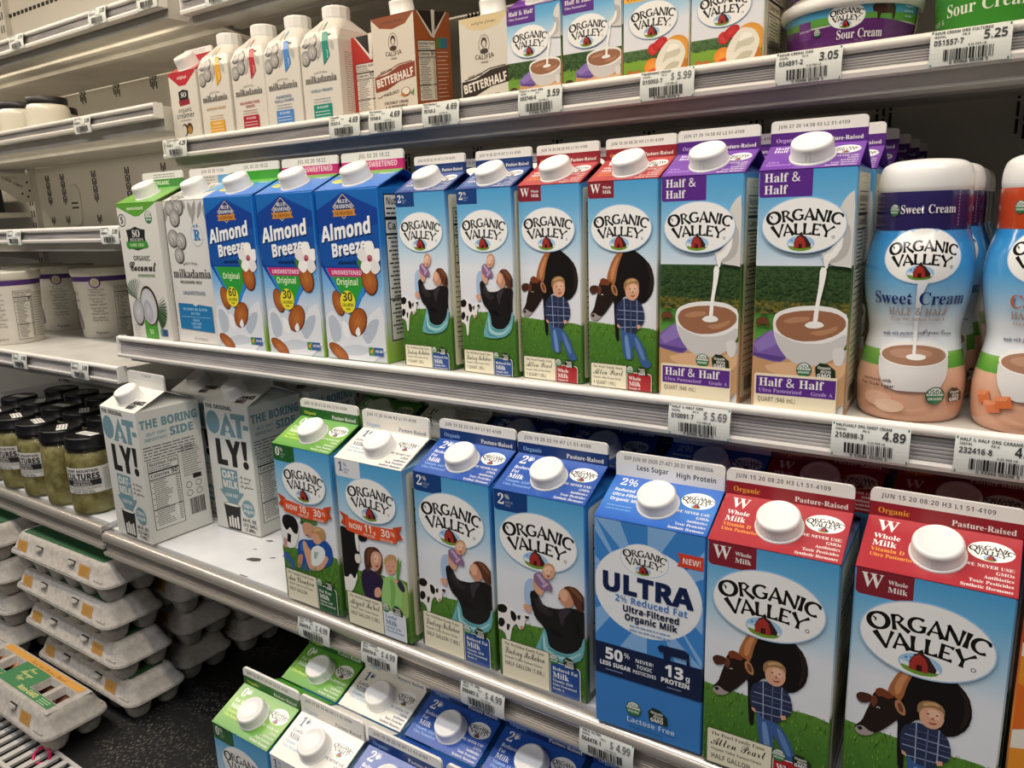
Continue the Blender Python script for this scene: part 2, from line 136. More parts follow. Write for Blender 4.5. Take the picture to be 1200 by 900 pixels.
  'R': (443, [[60,0,60,480,200,480,285,471,345,444,380,399,392,336,379,278,346,237,302,209,443,0,330,0,216,184,162,184,162,0],[162,267,238,271,267,283,283,304,289,333,283,362,266,382,236,393,162,396]]),
  'S': (370, [[167,-7,95,0,31,22,31,117,102,90,175,77,207,81,228,92,240,108,244,128,237,153,217,172,114,225,77,253,48,294,39,319,36,350,47,407,80,450,132,477,199,486,270,478,341,453,308,373,249,394,195,402,170,398,151,388,140,373,136,353,141,330,158,313,289,241,312,220,329,196,340,168,343,133,332,76,297,31,242,3]]),
  'T': (389, [[144,0,144,395,13,395,13,480,375,480,375,395,245,395,245,0]]),
  'U': (508, [[252,-7,168,6,107,42,70,98,57,171,57,480,158,480,158,186,164,136,183,103,213,85,254,79,297,85,327,105,344,138,349,187,349,480,451,480,451,169,445,122,429,80,401,44,363,16,313,-1]]),
  'V': (437, [[162,0,0,480,103,480,193,194,218,89,243,194,334,480,436,480,273,0]]),
  'W': (649, [[122,0,0,480,100,480,170,179,185,92,207,211,277,480,373,480,443,211,465,92,471,132,549,480,649,480,527,0,412,0,346,252,324,364,302,251,238,0]]),
  'X': (448, [[0,0,159,247,10,480,122,480,226,307,327,480,436,480,286,242,448,0,332,0,220,181,109,0]]),
  'Y': (419, [[159,0,159,183,0,480,110,480,210,282,310,480,419,480,260,187,260,0]]),
  'Z': (389, [[16,0,16,66,246,396,22,396,22,480,367,480,367,414,137,84,373,84,373,0]]),
  'a': (406, [[142,-7,97,0,60,22,36,58,28,110,38,160,69,196,120,217,256,228,252,270,241,287,223,297,199,300,146,292,95,273,62,341,128,365,203,374,268,366,316,342,345,302,355,244,355,0,285,0,263,50,214,7,182,-3],[179,66,209,71,234,86,250,109,256,170,217,169,176,164,150,151,136,132,131,109,134,89,144,76]]),
  'b': (425, [[254,-7,218,-3,190,8,152,40,146,40,129,0,52,0,52,510,152,510,148,319,152,319,192,358,221,370,256,373,312,361,357,325,385,266,395,184,385,101,356,42,311,5],[226,74,253,82,275,103,288,138,293,185,288,232,274,266,253,287,224,294,191,287,170,269,157,239,152,185,156,138,168,103,190,82]]),
  'c': (345, [[202,-7,129,5,75,39,41,97,30,181,36,242,53,291,80,328,116,353,160,368,210,373,276,366,324,349,295,271,251,287,210,293,167,280,141,244,132,182,137,134,153,101,177,81,210,74,266,83,313,106,313,21,265,0]]),
  'd': (425, [[169,-7,113,5,69,41,40,101,30,183,40,265,69,325,114,361,171,373,207,370,236,358,277,320,273,510,373,510,373,0,296,0,277,48,273,48,233,9,204,-3],[204,73,239,79,262,98,275,128,279,171,275,229,263,264,240,285,202,292,173,285,150,264,136,229,132,181,136,134,150,100,173,80]]),
  'e': (397, [[218,-7,166,-2,121,14,83,40,54,76,36,123,30,181,36,240,52,288,78,325,113,352,155,368,204,373,272,363,324,330,357,278,368,207,368,158,132,158,139,121,157,92,185,74,223,68,287,75,347,97,347,20,290,0],[134,225,274,225,269,256,256,280,235,297,204,302,178,298,156,283,141,259]]),
  'f': (260, [[68,0,68,292,13,292,13,340,68,367,72,435,84,466,103,488,129,503,161,511,198,514,252,509,290,498,265,425,209,434,191,431,178,422,169,390,169,367,255,367,255,292,169,292,169,0]]),
  'g': (425, [[189,-161,117,-156,52,-140,52,-60,122,-81,195,-88,238,-79,264,-51,275,48,228,6,200,-4,169,-7,111,6,67,43,39,103,30,183,40,263,68,323,112,361,171,373,232,360,277,320,288,367,373,367,373,-1,361,-70,326,-120,269,-151],[204,72,238,77,261,94,275,124,279,170,275,233,261,267,238,286,203,292,164,280,140,243,132,181,140,120,164,84]]),
  'h': (441, [[52,0,52,510,152,510,148,320,198,361,259,373,313,365,355,342,382,300,391,239,391,0,291,0,291,214,284,258,264,285,232,294,194,286,170,262,157,224,152,0]]),
  'i': (205, [[103,412,64,423,52,438,48,461,52,485,64,500,103,510,141,500,153,485,157,461,153,438,141,423],[52,0,52,367,152,367,152,0]]),
  'j': (205, [[103,412,64,423,52,438,48,461,52,485,64,500,103,510,141,500,153,485,157,461,153,438,141,423],[23,-161,-43,-153,-43,-74,4,-81,23,-78,38,-69,49,-52,52,-25,52,367,152,367,149,-72,140,-101,123,-126,98,-145,65,-157]]),
  'k': (416, [[52,0,52,510,152,510,152,282,147,200,192,255,295,367,408,367,262,208,416,0,301,0,195,148,152,114,152,0]]),
  'l': (205, [[52,0,52,510,152,510,152,0]]),
  'm': (660, [[52,0,52,367,129,367,142,320,194,361,224,370,292,370,323,360,348,344,366,320,375,320,395,344,421,361,452,370,483,373,538,365,577,342,601,300,609,239,609,0,509,0,509,214,503,258,485,285,454,294,420,286,398,265,385,231,381,0,281,0,281,214,275,258,256,285,226,294,190,286,168,262,156,224,152,0]]),
  'n': (441, [[52,0,52,367,129,367,142,320,196,361,227,370,261,373,314,365,355,342,382,300,391,239,391,0,291,0,287,249,277,274,258,288,232,294,193,286,169,262,157,224,152,0]]),
  'o': (416, [[207,-7,159,-1,116,15,80,43,53,80,36,128,30,184,42,265,78,324,134,361,209,373,258,368,300,351,336,324,363,287,380,240,386,184,374,103,338,43,281,6],[208,74,242,81,266,102,279,136,283,184,279,232,266,266,242,286,208,293,173,286,150,266,137,232,132,184,137,136,150,102,174,81]]),
  'p': (425, [[52,-161,52,367,134,367,148,319,192,357,221,369,256,373,312,361,357,325,385,266,395,184,385,102,355,42,310,6,254,-7,218,-3,191,8,147,40,152,-13,152,-161],[226,74,256,82,276,103,289,138,293,185,285,245,262,282,224,294,191,287,170,269,157,239,152,195,156,138,168,103,190,82]]),
  'q': (425, [[273,-161,277,48,234,9,205,-3,169,-7,113,5,68,41,40,101,30,183,40,265,69,325,114,361,171,373,207,370,236,358,279,320,288,367,373,367,373,-161],[204,72,240,78,262,96,275,127,279,170,275,229,263,264,240,285,203,292,172,285,150,264,137,229,132,181,140,120,164,84]]),
  'r': (305, [[52,0,52,367,128,367,143,305,148,305,167,331,192,353,222,368,257,373,291,371,283,277,254,280,205,271,184,259,167,242,156,218,152,0]]),
  's': (334, [[152,-7,86,-2,31,15,31,97,95,75,155,66,197,75,210,98,204,115,183,132,74,185,41,220,33,243,30,271,40,316,70,348,116,367,175,373,240,367,304,344,274,273,223,292,174,300,141,294,130,275,135,260,158,244,261,196,281,181,296,162,305,139,308,109,298,60,269,23,220,1]]),
  't': (291, [[178,-7,119,4,96,19,78,41,67,73,63,115,63,292,15,292,15,334,70,367,99,445,163,445,163,367,266,367,266,292,163,292,163,115,166,97,175,84,189,76,239,77,270,85,270,10,230,-2]]),
  'u': (441, [[181,-7,127,1,86,25,59,67,50,128,50,367,150,367,154,118,164,93,183,78,210,73,248,81,272,104,285,142,289,367,389,367,389,0,312,0,299,47,294,47,273,23,246,6]]),
  'v': (382, [[140,0,0,367,105,367,175,158,189,83,207,158,277,367,382,367,242,0]]),
  'w': (575, [[111,0,7,367,106,367,148,204,169,84,188,191,233,367,343,367,386,191,405,84,426,204,470,367,568,367,463,0,354,0,288,290,218,0]]),
  'x': (388, [[3,0,128,187,9,367,123,367,194,250,266,367,379,367,260,187,385,0,271,0,194,126,117,0]]),
  'y': (382, [[74,-161,23,-156,23,-77,62,-81,91,-76,112,-62,128,-40,146,3,0,367,110,367,179,160,191,97,275,367,382,367,227,-47,201,-97,166,-133,123,-154]]),
  'z': (328, [[18,0,18,59,188,290,28,290,28,367,302,367,302,302,136,77,308,77,308,0]]),
  '0': (384, [[191,-7,116,10,64,59,34,137,24,240,28,312,40,373,62,421,93,457,136,480,191,487,266,471,318,422,349,344,359,240,355,168,343,108,321,59,290,23,247,1],[191,75,223,86,244,116,255,168,259,240,255,312,244,363,223,395,191,405,159,395,139,363,128,312,125,240,128,168,139,116,159,86]]),
  '1': (384, [[176,0,179,373,144,340,89,296,40,357,194,480,277,480,277,0]]),
  '2': (384, [[27,0,27,70,206,254,238,300,248,344,244,370,232,388,214,398,189,402,136,389,81,353,26,418,70,451,123,476,197,486,240,482,278,469,308,449,330,423,344,392,349,357,345,319,333,284,287,220,153,85,362,85,362,0]]),
  '3': (384, [[164,-7,90,0,26,20,26,105,90,82,153,74,199,79,229,93,246,115,251,146,241,180,227,192,206,200,99,208,99,285,204,294,235,317,244,350,240,373,228,390,207,401,143,401,73,369,26,439,92,473,134,483,183,486,249,479,300,456,332,420,343,372,336,327,313,293,280,268,240,250,290,238,327,216,350,182,357,140,352,100,337,65,311,35,274,12,225,-2]]),
  '4': (384, [[216,0,216,99,11,99,11,170,222,480,315,480,315,178,373,178,373,99,315,99,315,0],[101,178,216,178,219,338,218,363,189,311]]),
  '5': (384, [[162,-7,91,0,33,20,33,107,93,85,158,76,198,80,227,94,245,118,251,152,240,192,208,216,155,224,83,214,42,235,60,480,320,480,320,394,149,394,140,300,202,306,243,302,279,290,310,269,333,240,348,204,353,160,341,91,305,38,245,4]]),
  '6': (384, [[199,-7,152,-1,110,16,74,44,47,85,29,138,24,204,30,285,51,362,69,396,93,426,124,450,162,469,209,481,264,485,328,480,328,399,271,406,218,401,178,387,150,364,132,334,117,256,160,296,188,308,225,312,282,302,325,272,353,224,362,160,351,90,318,38,266,4],[197,74,224,80,245,95,259,121,264,158,260,190,248,214,228,229,199,234,160,224,134,199,124,167,132,124,157,89,175,78]]),
  '7': (384, [[74,0,254,394,18,394,18,480,362,480,362,416,181,0]]),
  '8': (384, [[192,-7,121,2,68,28,34,68,24,122,30,166,50,202,80,229,116,250,61,299,44,331,38,371,44,406,60,434,85,457,116,473,153,482,232,482,268,473,300,457,324,434,340,406,345,370,339,331,321,299,293,274,259,253,308,222,346,180,356,154,360,124,355,87,339,55,314,29,280,9,239,-3],[192,296,232,321,246,339,250,363,246,384,233,399,215,408,191,412,169,408,150,399,138,384,134,363,138,340,151,322],[191,68,224,72,247,84,261,103,266,127,255,159,229,184,196,204,187,209,137,175,122,153,118,128,122,104,136,85,159,72]]),
  '9': (384, [[120,-7,55,-2,55,79,113,72,166,77,205,92,233,114,251,144,267,222,225,183,196,171,156,167,101,176,58,206,31,254,22,318,32,388,66,441,117,474,185,485,231,479,273,462,309,434,336,393,354,340,360,275,354,193,333,116,315,83,290,53,260,28,221,9,175,-3],[185,244,224,254,250,280,259,311,251,355,227,390,209,400,187,404,160,399,138,384,124,358,120,320,124,288,136,265,156,250]]),
  '&': (492, [[187,-7,125,2,77,28,46,69,36,125,43,172,64,208,96,238,139,266,99,318,85,348,81,382,89,426,114,459,153,480,204,487,252,480,289,460,312,427,320,384,314,344,293,312,224,258,354,133,382,181,401,240,461,240,434,160,392,95,490,0,410,0,352,56,281,11,238,-2],[188,293,245,336,258,358,262,384,258,406,246,423,227,435,202,438,176,435,156,424,143,406,138,383,151,338],[189,46,229,49,263,60,314,93,175,229,118,185,102,160,97,127,104,94,122,68,151,51]]),
  '!': (181, [[71,135,54,480,126,480,110,135],[90,-9,60,1,51,15,48,36,51,57,60,71,90,81,119,71,128,57,132,36,128,15,119,1]]),
  ':': (180, [[89,278,60,289,51,303,48,324,51,345,60,359,89,369,119,359,128,345,132,324,128,303,119,289],[89,-9,60,1,51,15,48,36,51,57,60,71,89,81,119,71,128,57,132,36,128,15,119,1]]),
  '.': (180, [[89,-9,60,1,51,15,48,36,51,57,60,71,89,81,119,71,128,57,132,36,128,15,119,1]]),
  ',': (180, [[28,-87,61,78,124,78,129,70,104,-8,71,-87]]),
  "'": (151, [[57,306,44,480,108,480,94,306]]),
  '-': (216, [[27,154,27,206,189,206,189,154]]),
  '%': (558, [[131,185,89,195,58,225,39,273,33,336,39,400,56,447,87,476,131,486,175,476,206,447,225,400,232,336,226,273,207,225,176,195],[120,0,386,480,438,480,172,0],[131,228,160,240,177,276,183,336,177,396,160,433,131,445,109,438,94,417,85,384,85,289,94,255,109,235],[424,-7,382,3,352,33,333,81,326,144,332,208,350,255,380,284,424,294,468,284,499,255,519,208,525,144,519,81,501,33,469,3],[424,36,453,48,470,84,476,144,470,204,453,240,424,252,402,245,387,225,378,191,378,97,387,63,402,42]]),
  '/': (250, [[7,0,185,480,243,480,64,0]]),
  '(': (201, [[126,-106,81,-43,51,28,33,104,27,184,33,264,51,342,81,415,126,480,181,480,140,413,110,340,93,264,87,185,93,108,110,32,140,-40,181,-106]]),
  ')': (201, [[21,-106,62,-40,91,32,109,108,115,185,109,264,91,340,61,413,20,480,76,480,120,415,151,342,169,264,175,184,169,104,151,28,120,-43,76,-106]]),
  '$': (384, [[170,-39,170,33,98,39,42,55,42,112,100,93,170,85,170,220,112,241,72,266,49,298,42,341,50,386,76,419,117,441,170,451,170,510,213,510,213,451,278,444,331,426,313,377,266,392,213,400,213,265,287,238,313,222,331,202,343,178,346,148,338,105,312,72,270,48,213,36,213,-39],[170,280,170,399,138,393,116,382,104,366,99,346,103,322,114,305,136,291],[213,88,247,95,271,106,284,123,289,144,285,166,273,182,213,206]]),
 },
 'c': {
  'A': (494, [[51,-15,18,-10,-7,4,-23,27,-28,56,-24,82,-9,103,12,117,38,122,58,120,82,101,85,87,77,66,20,38,17,28,26,10,53,2,119,25,201,94,176,132,168,171,173,198,188,220,211,235,240,240,275,233,306,213,391,300,472,370,538,416,583,431,595,424,490,224,408,40,446,58,567,168,597,182,612,179,582,158,478,56,440,32,398,20,393,7,288,-6,302,29,257,49,217,77,133,8,93,-9],[350,111,537,393,447,322,322,195,343,152],[218,115,289,193,265,205,240,195,220,172,212,142],[309,48,319,110,315,146,304,175,233,95,272,65]]),
  'L': (428, [[124,-5,88,-1,64,9,50,24,45,40,49,56,61,70,82,80,113,83,156,76,208,58,237,101,265,161,215,171,177,194,152,226,144,266,151,305,172,342,206,374,250,398,304,414,380,419,393,418,403,408,398,403,341,397,303,386,271,370,244,349,208,299,196,248,201,219,216,196,240,182,271,177,303,244,340,303,380,352,421,389,461,413,498,420,523,417,543,405,556,387,561,364,546,314,506,262,445,215,369,177,321,93,256,34,304,20,344,34,392,67,509,174,531,182,545,179,394,42,353,13,304,0,268,5,233,21,181,2],[377,199,435,232,482,277,509,322,521,373,516,395,500,402,471,390,439,353,408,289],[118,13,162,20,197,42,155,59,112,65,78,58,65,40,80,22]]),
  'M': (543, [[41,-5,12,0,-9,13,-22,34,-26,58,-17,94,8,118,39,128,70,119,80,94,71,71,20,51,13,35,22,20,45,12,69,19,97,41,129,81,261,280,345,379,378,410,399,420,412,417,416,409,410,378,327,190,301,123,290,77,362,204,435,306,501,378,538,409,558,420,571,417,575,410,442,87,425,28,430,22,467,39,621,171,644,182,660,179,483,24,445,3,412,-5,391,0,374,13,362,33,359,60,370,118,416,209,510,365,453,299,389,211,277,13,264,1,248,-3,232,1,219,16,209,65,226,135,272,233,338,345,230,205,113,30,80,4]]),
  'P': (462, [[162,-5,117,1,82,16,60,40,52,70,57,96,71,116,92,129,117,133,150,123,162,96,158,82,147,72,105,57,101,47,105,36,134,16,156,13,197,22,234,50,269,97,304,167,246,146,238,144,232,152,245,164,277,177,313,187,365,276,425,343,492,387,456,398,412,402,348,397,287,382,232,357,185,321,154,281,143,244,146,226,157,214,187,203,230,215,272,248,304,292,329,362,335,367,343,358,341,290,327,254,305,223,277,199,243,184,206,179,171,184,145,196,128,216,123,242,127,269,140,296,191,349,227,372,270,392,341,413,412,420,465,414,514,398,578,410,587,404,535,386,570,352,584,309,578,279,561,250,534,225,497,204,453,187,403,177,379,125,348,80,309,44,265,17,216,1],[411,197,439,207,464,225,502,275,513,305,517,336,507,374,483,352,459,315]]),
  'C': (468, [[297,-4,259,0,226,10,199,28,178,50,164,77,160,108,171,160,126,176,99,206,90,250,98,292,121,331,157,367,204,396,257,414,312,420,342,418,352,410,346,403,294,397,258,384,195,341,150,285,137,257,133,230,144,193,179,176,225,246,287,311,358,367,428,405,489,418,516,415,536,405,548,390,552,369,548,349,537,326,496,278,434,230,359,191,277,167,250,113,242,70,256,28,298,13,349,22,395,46,427,79,439,115,436,135,427,149,397,159,362,149,336,122,320,67,313,61,300,68,295,88,298,113,308,134,344,165,395,177,421,173,442,160,454,141,459,116,455,93,444,71,406,32,354,6],[289,186,349,208,408,247,459,294,496,344,509,386,505,399,494,403,458,388,406,341,347,272]]),
  'O': (380, [[167,-5,124,3,90,26,68,62,60,110,65,149,79,189,132,268,186,321,252,370,318,404,400,421,443,415,468,395,477,363,473,342,461,336,454,338,450,379,439,392,405,404,359,393,310,361,266,313,220,247,180,174,150,105,140,52,147,22,171,13,200,18,232,36,300,98,361,189,390,255,400,303,396,326,383,333,364,329,343,315,296,263,270,223,226,132,205,62,186,62,184,72,193,112,218,171,254,237,297,296,342,336,386,349,408,344,426,332,438,313,442,287,428,228,391,160,339,94,281,40,223,6]]),
  'R': (582, [[172,-5,122,1,85,17,62,42,54,73,59,98,74,118,95,131,120,136,154,126,164,114,168,100,158,75,135,64,110,61,102,46,106,35,120,24,163,13,189,18,214,30,259,75,298,137,343,225,389,294,449,354,514,396,449,402,353,392,259,362,218,340,184,314,150,272,138,230,142,212,166,190,208,192,230,204,271,245,300,296,315,354,323,359,332,356,337,346,340,308,336,269,321,234,299,205,270,183,235,169,197,164,163,168,138,181,122,202,116,229,122,258,138,289,164,319,241,372,289,393,367,413,449,420,503,417,545,408,606,414,610,408,577,396,608,384,631,365,645,342,650,318,641,283,613,251,568,224,504,203,523,180,529,149,524,110,502,38,508,28,520,35,647,161,684,182,699,179,637,127,522,10,481,-4,457,0,436,11,422,28,418,51,431,96,472,166,476,187,473,198,444,200,441,209,446,218,463,222,488,216,516,226,544,252,566,288,574,327,566,363,542,385,513,366,489,339,467,301,397,140,368,94,337,58,302,32,262,12,218,0]]),
  'E': (373, [[206,-5,164,-1,128,10,98,28,76,51,62,78,57,109,68,157,100,198,154,230,228,250,204,279,195,314,201,341,216,366,240,388,272,405,308,417,347,420,393,415,428,398,450,372,457,339,446,300,418,272,379,262,359,265,342,275,331,290,327,308,336,336,359,357,384,365,398,358,372,332,365,306,369,285,384,279,404,283,421,296,434,316,438,338,433,362,418,382,395,395,369,400,342,396,319,384,299,365,283,341,274,312,273,257,323,257,341,249,355,229,346,216,322,210,287,215,252,232,198,197,158,141,147,110,144,77,151,42,173,20,210,13,246,17,280,28,309,46,332,68,347,92,352,117,349,133,328,154,312,157,289,152,269,136,253,113,241,59,230,51,220,63,217,81,223,121,243,151,272,171,307,178,355,162,371,116,368,94,358,72,322,33,269,5],[314,225,330,230,322,240,300,243,278,240,293,229]]),
  'F': (492, [[232,173,203,178,181,191,168,212,163,240,172,280,197,320,237,359,290,391,350,413,410,420,563,393,584,395,616,407,620,400,612,386,562,354,533,347,497,353,396,385,358,390,297,376,240,340,198,290,187,264,183,240,192,208,217,196,248,208,280,238,304,282,316,359,326,361,343,345,353,303,349,268,337,237,318,211,294,190,265,178],[183,-5,131,1,92,16,68,41,60,72,65,95,78,114,98,127,144,128,169,110,169,81,159,72,114,57,110,45,114,35,149,17,181,14,224,23,263,50,297,94,328,156,284,143,225,109,218,115,227,127,255,145,336,177,368,242,409,296,447,333,473,346,483,338,466,308,438,190,465,192,490,241,504,253,520,257,537,252,543,236,539,221,526,204,486,178,475,117,426,106,457,175,432,173,396,96,342,40,271,6],[488,194,513,213,524,236,518,241,499,227]]),
  'N': (443, [[318,-9,301,175,306,264,323,338,218,138,180,76,137,31,88,4,37,-5,5,0,-20,14,-35,36,-40,63,-36,88,-21,108,0,123,25,128,61,118,70,107,70,78,61,69,8,51,2,38,12,22,40,15,83,24,128,52,173,108,277,304,321,371,356,408,379,420,394,412,379,285,387,127,455,285,477,322,498,342,522,349,543,343,551,328,542,314,493,293,474,272,440,205,394,83,400,31]]),
  'B': (578, [[411,-5,389,-2,372,7,361,22,357,41,365,68,385,92,407,110,425,117,432,111,388,71,378,42,382,23,395,17,422,31,453,66,477,114,486,163,482,190,473,200,443,197,433,202,429,211,434,220,445,223,474,220,489,224,505,235,534,275,545,325,540,359,523,380,486,354,455,306,377,133,325,67,263,24,211,7,152,1,104,7,68,23,45,48,37,79,42,104,56,124,78,137,103,142,138,131,148,120,148,92,141,81,119,70,88,63,85,53,90,40,102,29,147,19,173,23,198,34,222,54,371,289,437,355,504,392,466,401,416,404,331,393,248,362,182,318,151,280,140,244,151,215,183,205,224,217,268,250,305,292,329,351,337,343,340,320,335,282,320,248,296,218,267,196,232,181,195,177,163,182,139,196,125,219,120,246,125,272,140,299,164,326,236,375,283,394,356,414,425,420,485,416,535,401,578,409,589,403,557,390,602,359,616,337,621,312,613,283,590,254,551,230,498,210,548,177,565,126,562,103,552,80,517,37,467,7]]),
  'S': (418, [[140,-5,90,1,53,17,30,42,22,73,27,98,41,118,62,131,88,136,107,133,132,114,136,100,126,75,74,58,70,46,75,35,88,24,130,14,168,23,204,50,238,95,269,160,221,170,184,194,160,227,152,266,159,304,180,340,214,372,258,398,310,414,403,417,412,408,409,401,343,396,311,387,256,353,218,304,208,276,204,248,209,219,223,197,246,183,277,177,325,272,384,350,448,401,479,415,508,420,531,416,550,404,562,386,566,364,560,332,542,298,514,264,476,231,430,202,377,177,352,127,320,83,280,46,236,18,189,1],[383,200,440,237,486,284,517,332,528,372,522,394,504,401,476,388,445,351,413,287]]),
  'a': (355, [[210,-5,180,7,170,21,167,40,127,7,83,-4,56,0,35,12,21,32,16,58,20,83,32,110,72,158,128,193,158,204,187,207,219,200,234,177,247,204,322,207,241,37,247,30,264,37,311,75,324,62,262,12,234,0],[97,12,120,19,146,40,196,109,220,164,213,181,197,188,171,176,141,145,112,104,90,62,82,27]]),
  'b': (322, [[300,81,261,55,212,48,152,9,91,-5,69,-1,51,9,40,25,37,46,47,84,81,146,45,114,34,127,77,166,102,198,221,386,307,394,143,121,107,56,101,38,105,22,118,18,149,27,194,58,184,81,181,110,192,156,219,194,249,210,274,199,283,168,280,141,253,88,228,64,260,72,290,94],[212,69,244,112,252,140,248,156,236,162,220,153,208,132,203,105]]),
  'c': (259, [[95,-5,64,0,40,14,25,36,20,66,24,92,36,117,77,162,131,195,184,207,229,196,242,182,246,164,237,140,226,131,211,128,193,135,187,153,193,170,210,181,199,186,177,174,124,103,103,63,95,32,100,20,113,16,138,22,164,36,211,75,224,62,159,12,128,0]]),
  'd': (406, [[87,-4,60,0,37,13,21,33,16,61,20,87,33,113,75,160,132,194,189,207,224,200,242,179,355,386,438,394,247,49,239,30,248,21,274,34,320,75,334,62,277,13,253,0,229,-4,206,-1,189,8,178,22,174,43,132,8],[105,13,134,27,170,62,204,110,220,143,226,168,221,184,208,189,181,177,151,146,101,78,85,32,90,18]]),
  'e': (276, [[101,-5,65,1,37,16,18,40,11,66,16,90,28,114,70,160,126,194,182,207,205,204,224,194,236,180,240,162,236,142,222,123,171,90,97,68,85,30,90,19,106,15,135,19,196,48,228,75,240,62,206,33,170,12,134,0],[104,86,147,100,181,131,194,165,191,181,182,186,159,173,131,136]]),
  'f': (358, [[215,62,172,18,135,-2,91,-6,-11,-183,-94,-192,32,25,24,45,35,67,60,76,112,159,61,114,50,127,108,181,138,216,222,333,259,375,294,400,329,408,366,398,379,367,373,336,355,303,289,233,190,167,103,15,149,27,200,75],[190,190,254,233,300,279,327,324,336,366,330,382,318,386,297,373,267,335]]),
  'g': (354, [[314,62,264,26,210,-1,160,-84,110,-146,60,-185,9,-198,-21,-195,-43,-184,-57,-168,-62,-146,-41,-96,23,-48,128,-5,143,22,111,2,79,-4,52,0,31,13,17,33,12,58,16,85,28,111,70,159,126,194,155,204,184,207,216,200,230,179,244,204,327,210,226,28,262,46,301,75],[91,12,125,26,160,64,192,115,214,171,210,184,198,188,175,174,111,95,86,53,76,24,80,15],[4,-179,26,-170,50,-144,117,-30,60,-53,17,-83,-10,-117,-20,-151,-14,-172]]),
  'h': (381, [[342,62,298,21,269,2,240,-4,221,0,206,11,196,29,192,52,199,83,271,175,271,185,251,179,222,160,186,125,99,1,14,-5,101,160,79,135,56,114,43,127,122,213,221,385,302,394,164,132,227,188,278,207,297,203,313,192,322,174,322,131,254,28,259,21,282,34,329,75]]),
  'i': (231, [[184,243,159,251,150,273,162,299,193,310,216,302,226,281,213,254],[194,62,129,7,85,-5,48,7,35,41,47,79,84,148,49,114,36,127,108,201,202,207,105,27,109,21,134,33,181,75]]),
  'j': (231, [[190,243,165,251,156,273,169,299,199,310,222,302,232,281,219,254],[184,62,140,28,87,1,11,-110,-60,-176,-126,-198,-144,-195,-165,-173,-168,-156,-162,-131,-146,-103,-86,-48,6,2,86,142,55,114,42,127,114,201,211,207,105,30,138,48,171,75],[-128,-177,-101,-168,-74,-141,-11,-30,-110,-96,-143,-156,-139,-172]]),
  'k': (365, [[13,-5,104,164,55,114,42,127,93,180,130,226,221,385,301,394,95,1],[218,-5,202,-2,180,18,177,33,182,57,210,105,207,112,198,114,170,114,167,122,172,131,215,141,264,198,296,207,326,198,336,174,327,151,304,142,284,148,275,164,281,178,275,180,231,129,260,112,271,85,262,44,267,39,312,75,325,62,265,11]]),
  'l': (281, [[204,62,147,12,122,0,95,-5,73,-1,55,8,44,24,40,44,46,77,79,141,49,114,35,124,82,170,120,220,220,385,302,394,121,64,109,33,111,24,118,21,142,33,191,76]]),
  'm': (538, [[-1,-5,103,153,99,158,85,147,51,114,38,127,97,183,122,200,147,206,168,195,175,162,171,132,233,188,281,207,307,195,314,181,313,132,376,188,426,207,445,204,461,193,472,177,476,153,472,127,412,28,416,21,438,34,486,75,500,62,464,29,419,0,398,-4,378,0,363,11,353,29,349,52,354,79,422,181,418,185,393,174,359,141,252,0,152,-5,246,135,264,172,259,179,201,134,99,0]]),
  'n': (388, [[-1,-5,103,153,99,158,85,147,51,114,38,127,97,183,122,200,147,206,168,194,175,160,171,132,234,188,284,207,304,203,319,192,328,174,332,150,322,119,261,28,266,21,288,34,335,75,349,62,313,29,268,0,247,-4,228,0,213,11,202,29,199,52,205,83,277,175,277,185,251,174,212,141,161,84,99,0]]),
  'o': (300, [[91,-5,62,0,38,14,23,36,18,64,21,88,33,113,74,160,129,194,188,207,217,203,239,191,252,172,256,146,254,123,245,101,210,56,258,83,271,68,224,37,177,27,134,3],[106,17,140,33,138,43,148,61,175,72,208,122,218,165,214,180,202,185,188,180,144,134,102,61,95,34,98,21]]),
  'p': (363, [[36,127,77,165,109,210,193,356,275,365,171,167,209,196,248,206,266,203,280,192,290,177,290,133,281,110,226,24,232,18,263,34,310,75,324,62,261,9,219,-5,197,-1,179,11,167,28,163,50,168,70,245,179,238,185,222,181,202,169,158,125,116,61,-17,-182,-99,-190,77,139,48,114]]),
  'r': (275, [[237,62,172,6,136,-4,108,-1,86,10,71,26,66,46,77,84,105,127,148,164,101,162,50,114,36,127,81,168,95,216,106,222,115,220,116,201,122,193,178,184,204,173,214,150,191,103,156,54,144,30,147,23,154,21,177,33,225,76]]),
  's': (235, [[206,70,150,21,108,0,67,-5,40,-2,20,9,8,25,4,42,13,65,36,74,57,66,64,48,56,30,35,23,52,14,74,23,92,50,104,92,109,157,108,169,48,114,36,127,113,200,130,222,149,224,152,216,140,189,168,136,176,98,172,73,160,55,193,84]]),
  't': (297, [[36,127,109,205,215,377,300,380,250,295,296,295,290,273,236,273,113,55,103,28,111,20,140,33,190,75,203,62,144,13,116,0,87,-4,66,-1,51,9,42,25,38,44,45,74,83,148,47,114]]),
  'u': (396, [[359,62,299,10,277,0,228,0,210,9,198,24,194,42,197,62,171,34,143,13,115,1,88,-3,67,0,51,9,40,24,37,42,48,79,81,144,62,127,48,114,36,127,110,201,207,207,137,83,118,37,120,29,128,27,150,39,186,77,228,133,267,201,365,207,267,30,276,22,302,35,346,75]]),
  'v': (317, [[112,-4,81,-1,58,10,44,27,39,50,50,89,90,153,87,158,77,152,52,127,42,138,81,178,121,204,138,207,156,197,162,168,158,138,148,116,103,40,105,22,117,19,159,28,201,58,188,74,181,106,191,152,219,191,235,203,267,204,278,195,287,166,274,117,237,66,262,75,288,97,301,83,266,57,220,48,165,8],[217,70,248,109,261,150,257,159,247,162,226,154,210,131,203,105,208,83]]),
